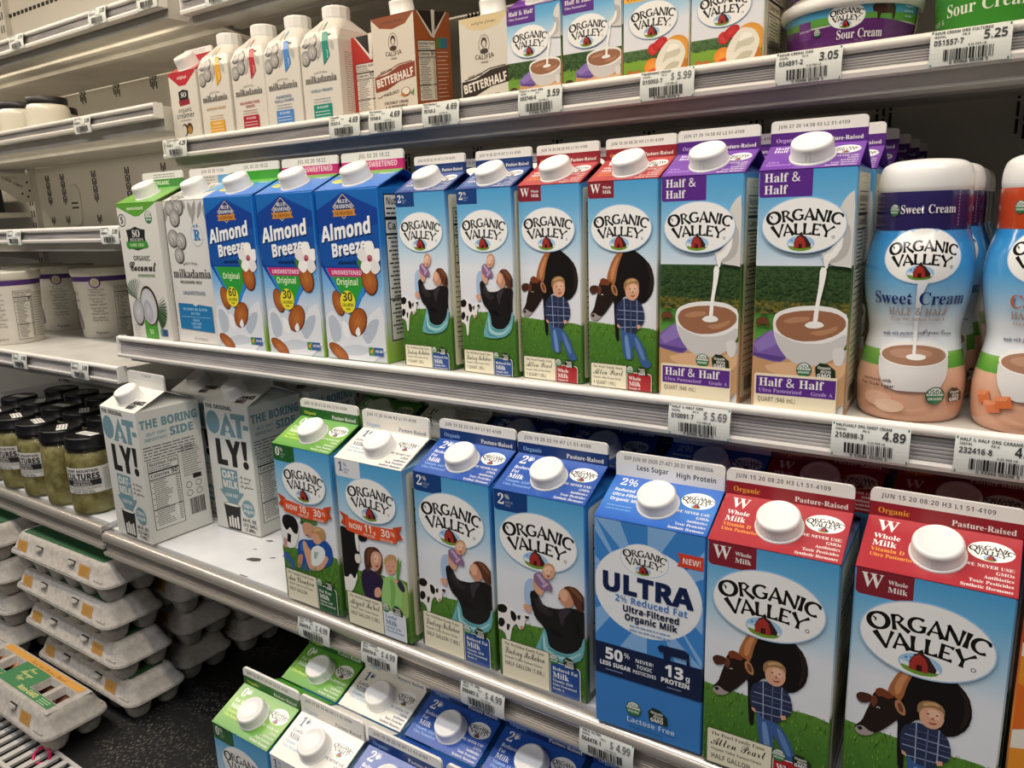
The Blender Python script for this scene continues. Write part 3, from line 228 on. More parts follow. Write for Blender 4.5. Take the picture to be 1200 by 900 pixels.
  'w': (509, [[110,-4,57,10,39,50,53,91,102,153,99,158,89,152,58,126,45,138,126,202,222,207,133,70,115,31,117,22,125,19,149,32,183,65,254,158,279,202,380,207,292,57,287,36,294,22,310,17,347,26,393,58,380,74,373,106,384,152,411,191,427,203,443,207,459,204,470,195,479,166,467,116,429,67,456,76,482,97,494,84,456,57,412,48,356,8,295,-4,250,4,224,26,215,66,154,9],[409,70,440,109,453,150,449,159,439,162,418,154,402,131,395,105,400,83]]),
  'y': (388, [[344,62,296,26,249,1,184,-102,132,-162,86,-192,36,-202,8,-198,-11,-187,-23,-170,-27,-148,-16,-112,15,-77,64,-45,164,-3,195,55,149,10,110,-5,88,-1,70,8,59,24,55,44,64,82,103,152,100,158,49,114,35,127,111,192,148,206,176,195,185,163,173,117,121,26,130,17,150,29,184,66,277,200,366,206,266,30,333,75],[36,-185,60,-175,87,-144,154,-26,92,-54,46,-87,18,-121,8,-154,15,-175]]),
  'z': (293, [[5,-202,-17,-199,-33,-189,-41,-176,-44,-159,-33,-123,1,-82,60,-38,147,7,151,22,142,44,113,25,79,18,53,22,44,34,48,46,61,55,110,62,136,60,167,99,143,97,108,106,96,135,100,158,56,114,42,127,91,178,120,198,144,206,168,198,178,175,174,159,147,122,154,116,180,119,221,182,243,204,268,203,271,192,265,173,186,95,155,57,178,46,195,30,244,75,256,62,202,15,207,-14,203,-41,190,-69,147,-126,89,-173,44,-195],[-1,-183,24,-172,56,-141,95,-89,140,-15,72,-52,20,-90,-12,-127,-23,-159,-18,-175]]),
 },
}
# outlines of the pictures printed on the cartons (u, v in hundredths of the front width)
FIG = {
 'cowboy': [
  ('15100f', [(37.7,103.3), (41.4,92), (50.7,83.4), (63.4,81.8), (79.5,91.8), (91.9,104.2), (96.2,121.3), (93.9,137.1), (85.2,148.6), (76.3,151.9), (65.3,141.4), (54.3,141.8), (46.9,151.9), (46.1,178.3), (46.8,200), (42.3,201.3), (40.1,178.7), (38.7,145.7), (31.9,136.1), (28.1,126.3)]),
  ('a5683f', [(28.9,126.3), (28.9,118.1), (33.9,103.4), (41.4,90.4), (51.4,83.4), (54.3,84.7), (48.8,95.2), (44,109.7), (41.3,126), (36.4,131)]),
  ('c98a5b', [(33.9,113.1), (37.7,103.3), (44,93.6), (47,93), (41.4,108.1), (38.7,121.1), (35,123.5)]),
  ('2a1d18', [(83.1,96.5), (91.9,107.3), (94.5,121.3), (92.2,134), (86.9,142.2), (90.3,124.6), (88.4,108.9)]),
  ('251812', [(15.8,136.6), (16.6,128.3), (21.3,123.2), (28.9,122.4), (35.7,126.1), (41.3,130.8), (44.7,140.5), (39.4,147.3), (34.8,154.1), (27.2,164.4), (18.2,172.6), (9.2,176.5), (3.7,173.4), (3,169), (9.3,160.3), (11.8,150.1)]),
  ('7a3d22', [(17.8,124), (22.5,119.9), (28.9,121.7), (35,126.1), (30,130.2), (24.3,128.7), (20.5,130.5)]),
  ('4b2a1c', [(1.8,135.4), (5.7,130.3), (14.7,130), (17.7,133.9), (13.4,140), (5.6,142.3)]),
  ('6b3a24', [(15.8,131.6), (18.9,129.2), (21.2,136.4), (18.1,143.2), (15.4,139.9)]),
  ('b07a55', [(35.3,128.4), (40.2,127.9), (44.3,135), (44.7,142.8), (39.4,141.7), (35.3,135.3)]),
  ('6e4430', [(37.2,130.6), (40.2,130.9), (42.8,136.3), (42.4,140.3), (39,138.4)]),
  ('a59a95', [(3.7,169.3), (9.3,165.7), (16.3,170), (21,169.8), (16.3,174.7), (9.2,177.2), (3.7,174.1)]),
  ('1a1312', [(4.9,169.3), (8.5,167.4), (10.4,170), (7.3,172.2)]),
  ('f0e8e0', [(23.5,142), (23.3,142.4), (22.9,142.8), (22.3,143), (21.6,143), (21,142.8), (20.5,142.5), (20.4,142.1), (20.5,141.6), (21,141.3), (21.6,141.1), (22.3,141), (22.9,141.2), (23.3,141.5)]),
  ('100c0c', [(22.9,142.3), (22.8,142.7), (22.5,143), (22.1,143.2), (21.7,143.2), (21.3,143), (21,142.7), (21,142.4), (21.1,142), (21.3,141.7), (21.7,141.6), (22.1,141.5), (22.5,141.7), (22.8,142)]),
  ('2b3350', [(43.9,152.7), (48.8,148.5), (56.2,144.3), (64.6,148.5), (72.6,145.9), (79.9,153), (83.5,166.4), (81.4,176.9), (75.3,180.5), (69.9,190.7), (54.3,189.1), (48.7,182.2), (43.1,179.2), (41.2,165.4)]),
  ('3d5d94', [(48.7,179.8), (54.3,188.4), (70.6,190), (76.5,196.8), (83.8,208.8), (87.5,221), (94.1,228.3), (87.6,233.5), (79.6,230.7), (71.1,210.4), (65.5,204.2), (67.8,224.1), (54.4,223.6), (50.6,204.7)]),
  ('6f92c4', [(54.3,192.8), (58.8,191.5), (62.6,210.5), (63.7,223.1), (58.1,223.2), (55.8,207.7)]),
  ('5f82b6', [(68.4,193.4), (73.6,196.4), (80.9,210.6), (84.6,223.5), (80.3,222.9), (73.6,209.6)]),
  ('d9a487', [(55.4,135.3), (56.5,127.8), (62.4,123.5), (70.4,123.9), (74.7,128.9), (75.5,137.2), (72.6,144.3), (66.8,148.1), (60.2,146.4), (56.5,141.7)]),
  ('e9bb9f', [(62.4,127.9), (68.9,127.1), (72.5,130.8), (71.9,136.3), (66.8,138.1), (62.4,135)]),
  ('9a7650', [(53.6,134), (53.6,125.6), (58.7,120.3), (68.2,118.8), (74.7,123.1), (75.8,132), (73.6,127.6), (68.2,125.5), (62.4,126.3), (57.3,129.4), (55.8,135.3)]),
  ('c79f6b', [(57.3,124.2), (62.4,120.9), (68.9,120.4), (71.8,123.2), (63.8,123.4), (58.7,126.8)]),
  ('3a241c', [(63.5,133.1), (63.4,133.3), (63.1,133.6), (62.6,133.7), (62.2,133.7), (61.7,133.6), (61.4,133.4), (61.3,133.1), (61.4,132.8), (61.7,132.6), (62.2,132.5), (62.6,132.5), (63.1,132.6), (63.4,132.8)]),
  ('3a241c', [(70.8,132.5), (70.6,132.8), (70.3,133), (69.9,133.2), (69.4,133.2), (69,133.1), (68.7,132.9), (68.6,132.6), (68.7,132.3), (69,132.1), (69.4,131.9), (69.9,131.9), (70.3,132), (70.6,132.2)]),
  ('b5765e', [(64.6,137.5), (66.8,134.9), (68.2,137.4), (66.4,138.4)]),
  ('a04b41', [(62.8,140.8), (66.1,141.7), (70.4,139.9), (69,142.2), (65.3,143.3)]),
  ('8fa0c2', [(45.4,160.2), (82.8,160.6), (82.8,161.6), (45.4,161.2)]),
  ('8fa0c2', [(43.9,171.8), (82.5,171.6), (82.5,172.6), (43.9,172.8)]),
  ('8fa0c2', [(53.6,145.7), (54.7,145.7), (56.2,188.7), (55.1,188.7)]),
  ('8fa0c2', [(71.9,146.6), (73,146.6), (73.5,181.6), (72.4,181.7)]),
  ('8fa0c2', [(46.9,182.3), (74.6,180.6), (74.6,181.5), (46.8,183.3)]),
  ('5a6488', [(63.2,148.6), (64.3,148.5), (64.7,189.7), (63.3,189.8)]),
  ('5a6488', [(43.1,165.9), (83.2,166.1), (83.2,166.7), (43.1,166.6)]),
  ('5a6488', [(48.8,153.5), (80.6,153.6), (80.6,154.3), (48.8,154.1)]),
  ('d9a487', [(72,178.7), (77.1,177.8), (77.9,181.7), (73.5,183.9)]),
  ('d9a487', [(43.8,178.5), (47.6,180.2), (48.4,184.2), (44.6,182.4)]),
 ],
 'woman': [
  ('eeeae6', [(0.9,122.6), (9.7,119.5), (19.3,124.2), (24.6,128.5), (32.4,124.6), (38.3,126.8), (33.3,130.7), (31.6,140.2), (26.8,144.1), (22.9,137.4), (18,142.7), (15.4,153.9), (13.8,164.9), (10.7,165.9), (9.8,152.9), (4.8,149.6), (-0.3,149.2)]),
  ('17120f', [(0.9,122.6), (8.3,119.9), (13.2,123.3), (10.7,129.1), (5,130.7), (0.6,129.2)]),
  ('17120f', [(15.9,125.1), (20.6,125.2), (24,130.7), (21,136.7), (16.7,134)]),
  ('17120f', [(2,136.7), (7.7,135.7), (9.7,141.1), (4.9,146.9), (1,144.9)]),
  ('17120f', [(24.1,128.6), (28,127), (27.2,132.4), (24.5,132.6)]),
  ('17120f', [(32.9,126.2), (38.3,125.8), (36.9,128.7), (33.4,129.2)]),
  ('17120f', [(11.4,140.7), (15.3,140.9), (13.4,148), (11.1,147.3)]),
  ('c79a90', [(26.5,139.3), (30.9,138.1), (31.1,141.1), (27.4,143.2)]),
  ('a9c3e2', [(35,87.8), (42.9,82.9), (45.8,91.6), (41.7,103.1), (41.4,113.3), (33.9,113.2), (32.7,100.4)]),
  ('d9a487', [(32,113.2), (40.6,113), (40.6,121.1), (36.3,121.5), (31.8,118.3)]),
  ('5fa3ab', [(55.5,131.7), (51.7,143.4), (42.1,163), (53.3,164.5), (66.5,165.6), (84.7,162.5), (95.4,154.1), (100.1,139.3), (98.3,126.3), (93.8,143.6), (84.8,153.9), (71.9,157.8), (60.2,153.7), (57,144.4)]),
  ('1b1717', [(39.2,98.7), (45.9,95.8), (51,103.2), (54.8,109.8), (70.3,109.4), (81.9,104.6), (95.6,103.4), (101.7,107), (99.1,119.9), (99.1,139.6), (93.7,153.2), (77,158.8), (62,155.7), (57.9,141.6), (54.7,132.4), (45.1,125.4), (40.9,113.4)]),
  ('2d2828', [(44.3,105), (48.3,103.9), (54.7,112.3), (67.7,113.8), (62.3,120.2), (51.9,118), (45.4,112.2)]),
  ('6fb0b8', [(55,132.3), (58.4,141.5), (59.5,151.4), (69.3,155), (82.2,154.1), (94,144.8), (98.2,130), (100.3,139.2), (95.9,155.5), (84.6,163), (67.8,166.2), (53.3,166.6), (42,164.3), (50.7,143.7)]),
  ('a9d6d8', [(54,138.9), (55.5,142.3), (56.2,154.9), (69.2,159.6), (82.7,157.5), (95,147.8), (95,149.8), (82.7,160.1), (68.1,162.5), (54.5,159), (52.7,148.3)]),
  ('4a8f98', [(51.7,146), (53.3,146), (52.3,160.7), (69.2,163.7), (69.1,164.8), (50.7,163.3)]),
  ('4a8f98', [(59.4,153.4), (70.9,156.6), (82.7,155.5), (82.7,156.3), (70.3,158), (58.9,155.1)]),
  ('3b3636', [(47.6,100.4), (50.2,103.5), (54.7,110.8), (60.4,112.2), (54.7,113.8), (50,109)]),
  ('39333a', [(70.3,110.6), (81.8,105.6), (85.6,107), (77.9,116), (75.6,126.5), (73.1,122.2)]),
  ('0e0c0c', [(60,130.9), (69.8,131.9), (77.4,138.5), (69.7,138.2), (61.9,136.7)]),
  ('0e0c0c', [(90.5,112.5), (93.4,121.5), (92.1,136.7), (90.3,127.3)]),
  ('d9a487', [(43.4,83.3), (49,80.4), (55.4,84.8), (56.8,91.8), (52.9,100.8), (47.2,98.7), (43.4,92.2)]),
  ('8b6a8e', [(44.3,78.8), (51.8,75.3), (58.2,79.2), (61.9,82.7), (65.4,88.5), (63.5,93.4), (59.1,91.8), (54.4,94.4), (48.7,90.1), (44.9,86.9)]),
  ('c4a6c6', [(47.7,78.8), (50.9,77.3), (58,84.6), (55.4,86.8)]),
  ('c4a6c6', [(53.2,89), (59.6,84.3), (61.1,85.9), (55.2,91.2)]),
  ('d9a487', [(68.6,70.9), (67.8,74.5), (65.8,77.8), (62.8,80.1), (59.6,80.9), (56.7,80), (54.8,77.7), (54.1,74.3), (55,70.6), (57.1,67.3), (60,65.1), (63.2,64.4), (66.1,65.2), (68,67.6)]),
  ('f0c3a8', [(65.1,69.8), (64.6,72), (63.2,74), (61.3,75.4), (59.3,75.9), (57.4,75.4), (56.2,74), (55.8,72), (56.3,69.7), (57.6,67.7), (59.5,66.3), (61.6,65.9), (63.4,66.4), (64.7,67.8)]),
  ('c49a72', [(55.3,70.6), (56.4,66.4), (61.6,63.3), (66.7,64.6), (68.1,69.1), (65.2,66.1), (60.5,66.5), (57.1,69.2)]),
  ('3a241c', [(60.8,71.8), (60.7,72), (60.5,72.2), (60.3,72.4), (60,72.4), (59.7,72.4), (59.6,72.3), (59.5,72.1), (59.6,71.8), (59.8,71.6), (60,71.5), (60.3,71.4), (60.6,71.4), (60.7,71.6)]),
  ('3a241c', [(64.6,71.8), (64.6,72.1), (64.4,72.3), (64.1,72.4), (63.8,72.5), (63.6,72.5), (63.4,72.3), (63.4,72.1), (63.4,71.9), (63.6,71.7), (63.9,71.5), (64.2,71.5), (64.4,71.5), (64.6,71.6)]),
  ('a3463d', [(59.8,76.4), (62.9,76.6), (61.3,78.5), (59.7,78.1)]),
  ('c98f72', [(71.4,94.3), (73.3,88.9), (78.5,84.5), (84,84.6), (88.3,91.2), (87.2,101.7), (81.8,105.6), (76.1,102.7), (71.1,98.1)]),
  ('e2b193', [(72.2,93.4), (74.8,88.3), (78.9,86.3), (82.1,90.4), (80.7,98), (76.1,99.7)]),
  ('5a3423', [(76.4,85.5), (82.3,81.9), (91,82.1), (98.2,88.7), (102.1,94.9), (101,101.9), (96,106.1), (90.1,102.9), (85.8,93.1), (82.2,86.7)]),
  ('7c4c32', [(82.2,83.1), (89.7,83.6), (95.8,89.8), (97.7,94.8), (93.3,92.4), (87.2,87.2)]),
  ('3a1f15', [(102.3,97.7), (101.9,99.9), (101,101.8), (99.8,103.1), (98.3,103.5), (97.1,102.9), (96.2,101.4), (95.9,99.4), (96.2,97.2), (97.2,95.3), (98.4,94), (99.9,93.7), (101.1,94.3), (102,95.7)]),
  ('6b3a30', [(71.6,97), (74.2,96.8), (72.1,98.5)]),
 ],
 'man': [
  ('f0eeea', [(8.8,90.5), (20.1,86.8), (31.1,89.9), (35.7,99.7), (31.9,116.7), (25.6,129.1), (13.4,133.3), (6.4,128), (3.6,114.8), (4.5,100.9)]),
  ('14110f', [(8,90.7), (18.1,87.2), (31.1,89.4), (35.7,99.7), (31.9,111.3), (24.4,110.3), (19.7,103.1), (12.9,110.1), (7.7,105.7), (5.1,99.4)]),
  ('14110f', [(13.3,112.7), (20.1,113.9), (17.6,125.4), (11.7,124.1)]),
  ('c79a90', [(5.6,119.9), (12.1,121.2), (9.4,134.3), (4.1,132.7)]),
  ('3c5fa5', [(2.7,140), (9.6,138.4), (19.2,147.2), (25.6,156.7), (17.2,161), (8.3,155.4), (2.6,148.4)]),
  ('1f4fa0', [(32.6,119.3), (42.7,114.3), (52.1,113.5), (69.2,108.3), (83.6,107.7), (91.5,115), (92.6,126.6), (89,135.9), (75.6,144.1), (60,152.1), (38.8,157.5), (29.5,155.7), (27.1,145.2), (29.9,130.8)]),
  ('3a6cc0', [(36.2,121.2), (44.2,117.2), (47,124.1), (40.5,131.1), (34.8,131)]),
  ('c08a6c', [(30.1,137.6), (39.2,134.6), (36.6,145.7), (31.5,155.2), (26.4,156.5), (26.8,148.1)]),
  ('d09a7c', [(42.3,95.6), (47.7,91.3), (58.8,90.8), (63.7,95), (60.6,104.9), (52.5,110.8), (45.4,108.3), (42.1,102.3)]),
  ('4a7a3a', [(41.3,86.5), (47,82.7), (60.1,80.5), (68.9,82.6), (70.1,90.2), (63.9,93.1), (57.6,91), (48.1,91.2), (42.3,95.1), (39.9,91.3)]),
  ('2f5526', [(40.6,91.1), (48.1,90.6), (43,95.4), (38.7,94.8)]),
  ('d9a487', [(40.4,117.5), (45.5,115.8), (50.6,124.6), (59.2,129.3), (81.3,126.7), (85,131.1), (71.5,147.8), (56.2,153.1), (47.1,151.3), (43.2,138.6), (40.4,125.6)]),
  ('e8eef0', [(55.6,123.4), (66.3,116.9), (75.2,117.5), (80.1,121.7), (76.9,133.1), (65.4,144), (53.3,147), (53.2,136.2)]),
  ('9fb8a8', [(59.6,126.5), (67.7,125.9), (62,136.7), (58.5,134.9)]),
  ('d9a487', [(58.3,102.8), (63.3,97.7), (73.5,96.8), (78.9,102.2), (76.1,110.7), (67.4,116.7), (60.5,114.3), (58.3,108.6)]),
  ('b98f5c', [(57.3,105.1), (60.5,97), (72,91.9), (81,93.9), (83,101.3), (78.3,110.2), (73.5,108.7), (68.2,101.9), (62,102.5)]),
  ('d7b27c', [(61.8,98.3), (71.8,93.5), (78,95.3), (71.3,97.8), (63.7,100.5)]),
  ('7a2f28', [(47.4,107.3), (52.9,107.2), (49.3,109.6)]),
 ],
 'mother': [
  ('f0ece6', [(-2.9,142.2), (8.8,136.4), (15.8,138.9), (22,131.7), (23,139.9), (15.8,155.9), (7.6,163.8), (0.7,160), (-3.3,152.4)]),
  ('15110f', [(-0.6,82.5), (4.7,80.5), (11.1,81.9), (18.6,79.8), (25.4,82.4), (27,94.4), (29.2,107.7), (28.7,118.9), (23.9,131.3), (18.2,144), (12.4,136.9), (6.1,144.2), (-0,142.9), (-1.1,126.1), (-1.6,103.6)]),
  ('15110f', [(27.7,87.4), (37.6,83.9), (44.7,86.4), (40.3,92), (31.3,94)]),
  ('eeeae4', [(25,79.8), (28.5,79.9), (29.2,93.9), (28.4,107.9), (25.1,105.9), (23.6,92.4)]),
  ('e4ddd4', [(21.7,110.8), (29.7,109.8), (30.5,118.5), (24.8,122.7), (20.9,118.6)]),
  ('2a1c3e', [(31.2,129.4), (38.8,124.2), (49.2,125), (62.6,129.8), (64.8,143), (61.7,157.7), (56,163.4), (36.6,164.6), (30.4,154.9), (28.6,141.3)]),
  ('4a2c20', [(37.4,103), (43.2,97.9), (53.8,95.2), (60.4,97.7), (64.9,104.8), (63.3,121.4), (55.5,131.6), (51,124.5), (46.2,120.2), (41.8,129.6), (36.7,128.1), (35.6,114.5)]),
  ('d6a084', [(47.7,104.8), (53.4,99.9), (61.2,100.8), (63.9,107.7), (60.2,118.1), (53.4,125.3), (47.7,122.6), (45.5,113.5)]),
  ('ecc0a6', [(50.4,106), (55.5,102.7), (59.3,106.1), (57.3,113.4), (51.6,114.8)]),
  ('6a3f2c', [(40.2,103.8), (45.5,99), (53.7,97.1), (48.6,103.2), (44.2,112.4), (39.8,121.8)]),
  ('98c877', [(64.1,132.2), (70.4,126.5), (80,124.1), (84.5,129.7), (90.1,141.7), (90.2,160.8), (73,165.1), (58.6,165.5), (59,150.1)]),
  ('7cb05c', [(72.7,130), (79.6,128.2), (81.6,144), (76.7,161.8), (71.5,163.3), (74.3,143.2)]),
  ('332848', [(83,127.3), (90.4,126.8), (95.6,134.9), (93.5,140.8), (86.2,137.4)]),
  ('d9a487', [(79.6,128.2), (84.8,126.3), (86.1,129.8), (81.2,132.7)]),
  ('d9a487', [(48.8,147.2), (56.2,142.5), (60.2,148.4), (56,156.5), (47.9,157.3)]),
  ('d9a487', [(67.3,115), (68.7,107.1), (75.3,101.8), (82.7,100.6), (86.3,105), (85.5,114.6), (80.2,122.1), (72.6,124), (68.2,120.2)]),
  ('c09a6a', [(66.1,114), (67.5,105.5), (74.8,99.2), (83.9,98.1), (87.6,104.7), (84.7,108.1), (81.7,104), (73.1,106.9), (69,111.9)]),
  ('3a241c', [(73,113.6), (72.9,113.9), (72.7,114.1), (72.3,114.3), (71.9,114.4), (71.6,114.4), (71.4,114.3), (71.3,114), (71.4,113.8), (71.7,113.5), (72,113.3), (72.4,113.3), (72.7,113.3), (73,113.4)]),
  ('3a241c', [(80.5,112.3), (80.4,112.6), (80.2,112.8), (79.8,113), (79.4,113.1), (79.1,113.1), (78.9,113), (78.8,112.7), (78.9,112.5), (79.2,112.2), (79.5,112.1), (79.9,112), (80.2,112), (80.4,112.1)]),
  ('3a241c', [(54.4,109.5), (54.3,109.7), (54,110), (53.6,110.2), (53.2,110.3), (52.9,110.2), (52.7,110.1), (52.6,109.9), (52.7,109.6), (53,109.4), (53.3,109.2), (53.7,109.1), (54.1,109.1), (54.3,109.2)]),
  ('8f3b33', [(52.7,118.1), (58.4,116.1), (55.3,119.6)]),
  ('a3524a', [(73.1,119), (78.5,117.7), (75.7,120)]),
  ('5c9a3a', [(83.1,126.8), (86.1,110.4), (89.7,96.3), (89.2,109.7), (85.8,126.6)]),
  ('5c9a3a', [(84.6,124.2), (91,103.9), (93.2,101.3), (87.2,125.2)]),
 ],
 'cup': [
  ('d8d6d2', [(82.2,51.6), (85.5,37.3), (91,28.4), (99,22.2), (103.9,102.8), (99,102.9), (92,101.4), (83.6,100.9), (76.5,98.6), (67.4,88.1), (74.4,86.1), (86.1,72), (90.1,59)]),
  ('b9b6b2', [(84,58), (90.9,55.3), (95.9,61.2), (97,75.1), (94.1,89.7), (86.1,96.1), (75.1,99.2), (70.6,94.1), (80.2,89.6), (88,80.8), (90.1,69.8)]),
  ('f4f2ee', [(85.8,66.2), (88.8,69.7), (88.6,80.8), (83.1,91.1), (76.3,95.6), (75.4,104.5), (72.4,102.2), (70.3,89.6), (78.6,86.1), (83.7,77.9)]),
  ('c69a6e', [(-5,193.8), (7.8,196.2), (104.4,194.6), (110.5,263), (-2.1,275.7)]),
  ('e0b48a', [(36.2,205.7), (66.4,209.8), (104.8,200.7), (105.9,219.3), (52.5,230.3), (8.5,214.2)]),
  ('7a5fa8', [(-3.6,188.7), (22.3,168.9), (32.3,186.6), (39.1,202.2), (30.2,208.7), (-1.5,201.8)]),
  ('9078bd', [(-2,188.7), (20.9,171.2), (29.2,186.8), (7.9,197.2)]),
  ('5a4388', [(-1.6,197.8), (37.5,201.7), (30.1,206.8), (-0.9,201.7)]),
  ('edebe8', [(21.4,161.6), (24.7,151.9), (42.5,145), (65.9,142.7), (86.1,145), (100,153.6), (101.6,170.2), (98.3,185.7), (89.1,198.7), (75.1,207.6), (57.6,210.5), (40.7,205.3), (29.4,191.6), (23.2,175.9)]),
  ('cfccca', [(23,171.1), (27.2,175.7), (50.4,185.5), (79.7,183.8), (100.2,170.3), (98.3,185.7), (89.1,198.7), (75.1,207.6), (57.6,210.5), (40.7,205.3), (29.4,191.6)]),
  ('9a6a4e', [(24.5,162.1), (29.4,154.3), (45.7,149.6), (66.2,147.9), (86.4,150.2), (96.6,156.8), (97.1,165.9), (87.7,174.6), (70.8,181.2), (50.3,183), (33.4,177.6), (26.1,170.3)]),
  ('b58464', [(31.2,161.2), (43,155.9), (60.7,155.2), (59.5,159.9), (40.4,163.9)]),
  ('b58464', [(58.7,172.4), (78.8,168.3), (89.9,163.2), (87.5,170.3), (70.6,176.5)]),
  ('f4f2ee', [(54.7,164.8), (59.6,160.8), (67.4,159.6), (74.1,161.7), (75.2,165.4), (67.8,167.9), (59,167.7)]),
  ('f8f6f2', [(68.1,101.6), (75.3,103.1), (73.3,119.6), (69.3,141), (68.4,162.6), (63.5,163.5), (64.7,147.3), (67.8,122.8)]),
  ('dedbd8', [(85.1,189.7), (92.7,186.7), (97.7,190.4), (97.2,201.3), (93.9,208.4), (88.1,206.6), (85.7,199)]),
 ],
}
GL = {}
for _k, _s in FONTS.items():
    GL[_k] = {}
    for ch, (adv, cont) in _s.items():
        cont = [[(c[i]/660, c[i+1]/660) for i in range(0, len(c), 2)] for c in cont]
        flat = [p for c in cont for p in c]
        def inside(q, c):
            r = False
            for i in range(len(c)):
                (x1, y1), (x2, y2) = c[i-1], c[i]
                if (y1 > q[1]) != (y2 > q[1]) and q[0] < (x2-x1)*(q[1]-y1)/(y2-y1)+x1: r = not r
            return r
        par = [[j for j in range(len(cont)) if j != i and inside(cont[i][0], cont[j])] for i in range(len(cont))]
        off = [sum(len(c) for c in cont[:i]) for i in range(len(cont))]; tris = []
        for i in range(len(cont)):
            if len(par[i]) % 2: continue
            grp = [i]+[j for j in range(len(cont)) if i in par[j] and len(par[j]) == len(par[i])+1]
            idx = [off[j]+n for j in grp for n in range(len(cont[j]))]
            tris += [tuple(idx[n] for n in t) for t in tessellate_polygon([[Vector((x, y, 0)) for x, y in cont[j]] for j in grp])]
        GL[_k][ch] = (adv/660, flat, tris)

def rgb(h):
    return tuple(int(h[i:i+2], 16)/255 for i in (0, 2, 4))
def mixc(a, b, t):
    return tuple(a[i]*(1-t)+b[i]*t for i in range(3))
def C_(c): return rgb(c) if isinstance(c, str) else c
def lin(h):
    return tuple((c/12.92 if c <= .04045 else ((c+.055)/1.055)**2.4) for c in C_(h)) + (1,)

# ---------------------------------------------------------------- materials
def new_mat(name, col='ffffff', rough=.5, metal=0, spec=.5):
    m = bpy.data.materials.new(name); m.use_nodes = True
    b = m.node_tree.nodes['Principled BSDF']
    b.inputs['Base Color'].default_value = lin(col); b.inputs['Roughness'].default_value = rough
    b.inputs['Metallic'].default_value = metal; b.inputs['Specular IOR Level'].default_value = spec
    return m
def add_noise(m, scale, c1, c2, lo=.4, hi=.6, bump=0, detail=4, stretch=None):
    nt = m.node_tree; b = nt.nodes['Principled BSDF']
    tc = nt.nodes.new('ShaderNodeTexCoord'); mp = nt.nodes.new('ShaderNodeMapping')
    if stretch: mp.inputs['Scale'].default_value = stretch
    n = nt.nodes.new('ShaderNodeTexNoise'); n.inputs['Scale'].default_value = scale; n.inputs['Detail'].default_value = detail
    r = nt.nodes.new('ShaderNodeValToRGB'); r.color_ramp.elements[0].position = lo; r.color_ramp.elements[1].position = hi
    r.color_ramp.elements[0].color = lin(c1); r.color_ramp.elements[1].color = lin(c2)
    nt.links.new(tc.outputs['Object'], mp.inputs[0]); nt.links.new(mp.outputs[0], n.inputs['Vector'])
    nt.links.new(n.outputs['Fac'], r.inputs[0]); nt.links.new(r.outputs[0], b.inputs['Base Color'])
    if bump:
        bp = nt.nodes.new('ShaderNodeBump'); bp.inputs['Strength'].default_value = bump; bp.inputs['Distance'].default_value = .001
        nt.links.new(n.outputs['Fac'], bp.inputs['Height']); nt.links.new(bp.outputs[0], b.inputs['Normal'])
    return m
def print_mat(name, rough, coat=0):
    m = new_mat(name, rough=rough); nt = m.node_tree; b = nt.nodes['Principled BSDF']
    a = nt.nodes.new('ShaderNodeVertexColor'); a.layer_name = 'Col'
    nt.links.new(a.outputs[0], b.inputs['Base Color'])
    n = nt.nodes.new('ShaderNodeTexNoise'); n.inputs['Scale'].default_value = 38; n.inputs['Detail'].default_value = 2
    tc = nt.nodes.new('ShaderNodeTexCoord'); nt.links.new(tc.outputs['Object'], n.inputs['Vector'])
    bp = nt.nodes.new('ShaderNodeBump'); bp.inputs['Strength'].default_value = .12; bp.inputs['Distance'].default_value = .002
    nt.links.new(n.outputs['Fac'], bp.inputs['Height']); nt.links.new(bp.outputs[0], b.inputs['Normal'])
    b.inputs['Coat Weight'].default_value = coat; b.inputs['Coat Roughness'].default_value = .15
    return m
M = {}
M['board'] = print_mat('printed_board', .34, .25)
M['matte'] = print_mat('printed_paper', .6)
M['film'] = print_mat('printed_film', .16, .6)
M['cap'] = new_mat('white_plastic', 'e9e8e6', .32)
M['rail'] = add_noise(new_mat('rail_plastic', rough=.3), 9, '928f91', 'a8a5a5', stretch=(1, 12, 12))
M['bead'] = new_mat('rail_bead', 'e6e2dc', .22)
M['railC'] = add_noise(new_mat('brushed_rail', rough=.32, metal=.55), 7, '9a948e', 'b8b2aa', stretch=(1, 30, 30))
M['beadC'] = new_mat('polished_bead', 'c9c3bb', .28, .6)
M['paint'] = add_noise(new_mat('cream_paint', rough=.42), 14, 'bfbcb4', 'cbc8c0', bump=.05)
M['paintC'] = add_noise(new_mat('white_paint', rough=.3), 12, 'd9dbdf', 'e4e4e4')
M['wall'] = add_noise(new_mat('back_panel', rough=.5), 3, 'bbb7ae', 'cbc7bd', lo=.3, hi=.7)
M['black'] = new_mat('black_gap', '0a0a0a', .6)
M['dark'] = new_mat('dark_plastic', '15161a', .3)
M['steel'] = new_mat('steel', 'c0bfc0', .25, .9)
M['grille'] = new_mat('grille_enamel', 'd5d2cc', .3, .2)
M['pulp'] = add_noise(new_mat('moulded_pulp', rough=.95, spec=.15), 120, 'a39d96', 'b9b4ad', lo=.3, hi=.7, bump=.5)
M['egg'] = add_noise(new_mat('egg_shell', rough=.5), 60, 'a8694a', 'c28361')
M['pink'] = new_mat('pink_plastic', 'c01a58', .15)
M['kraut'] = add_noise(new_mat('shredded_cabbage', rough=.5), 55, '7a6c34', 'beb27a', lo=.35, hi=.68, bump=.8, detail=6)
M['kraut_pale'] = add_noise(new_mat('shredded_pale_cabbage', rough=.5), 60, '9a8c50', 'd6cb98', lo=.35, hi=.65, bump=.8, detail=6)
M['lid'] = new_mat('black_lid', '101012', .28)
M['foil'] = new_mat('dark_foil', '2c2a2c', .35, .4)
M['milkglass'] = new_mat('milk_white_glass', 'd8d4c6', .2)
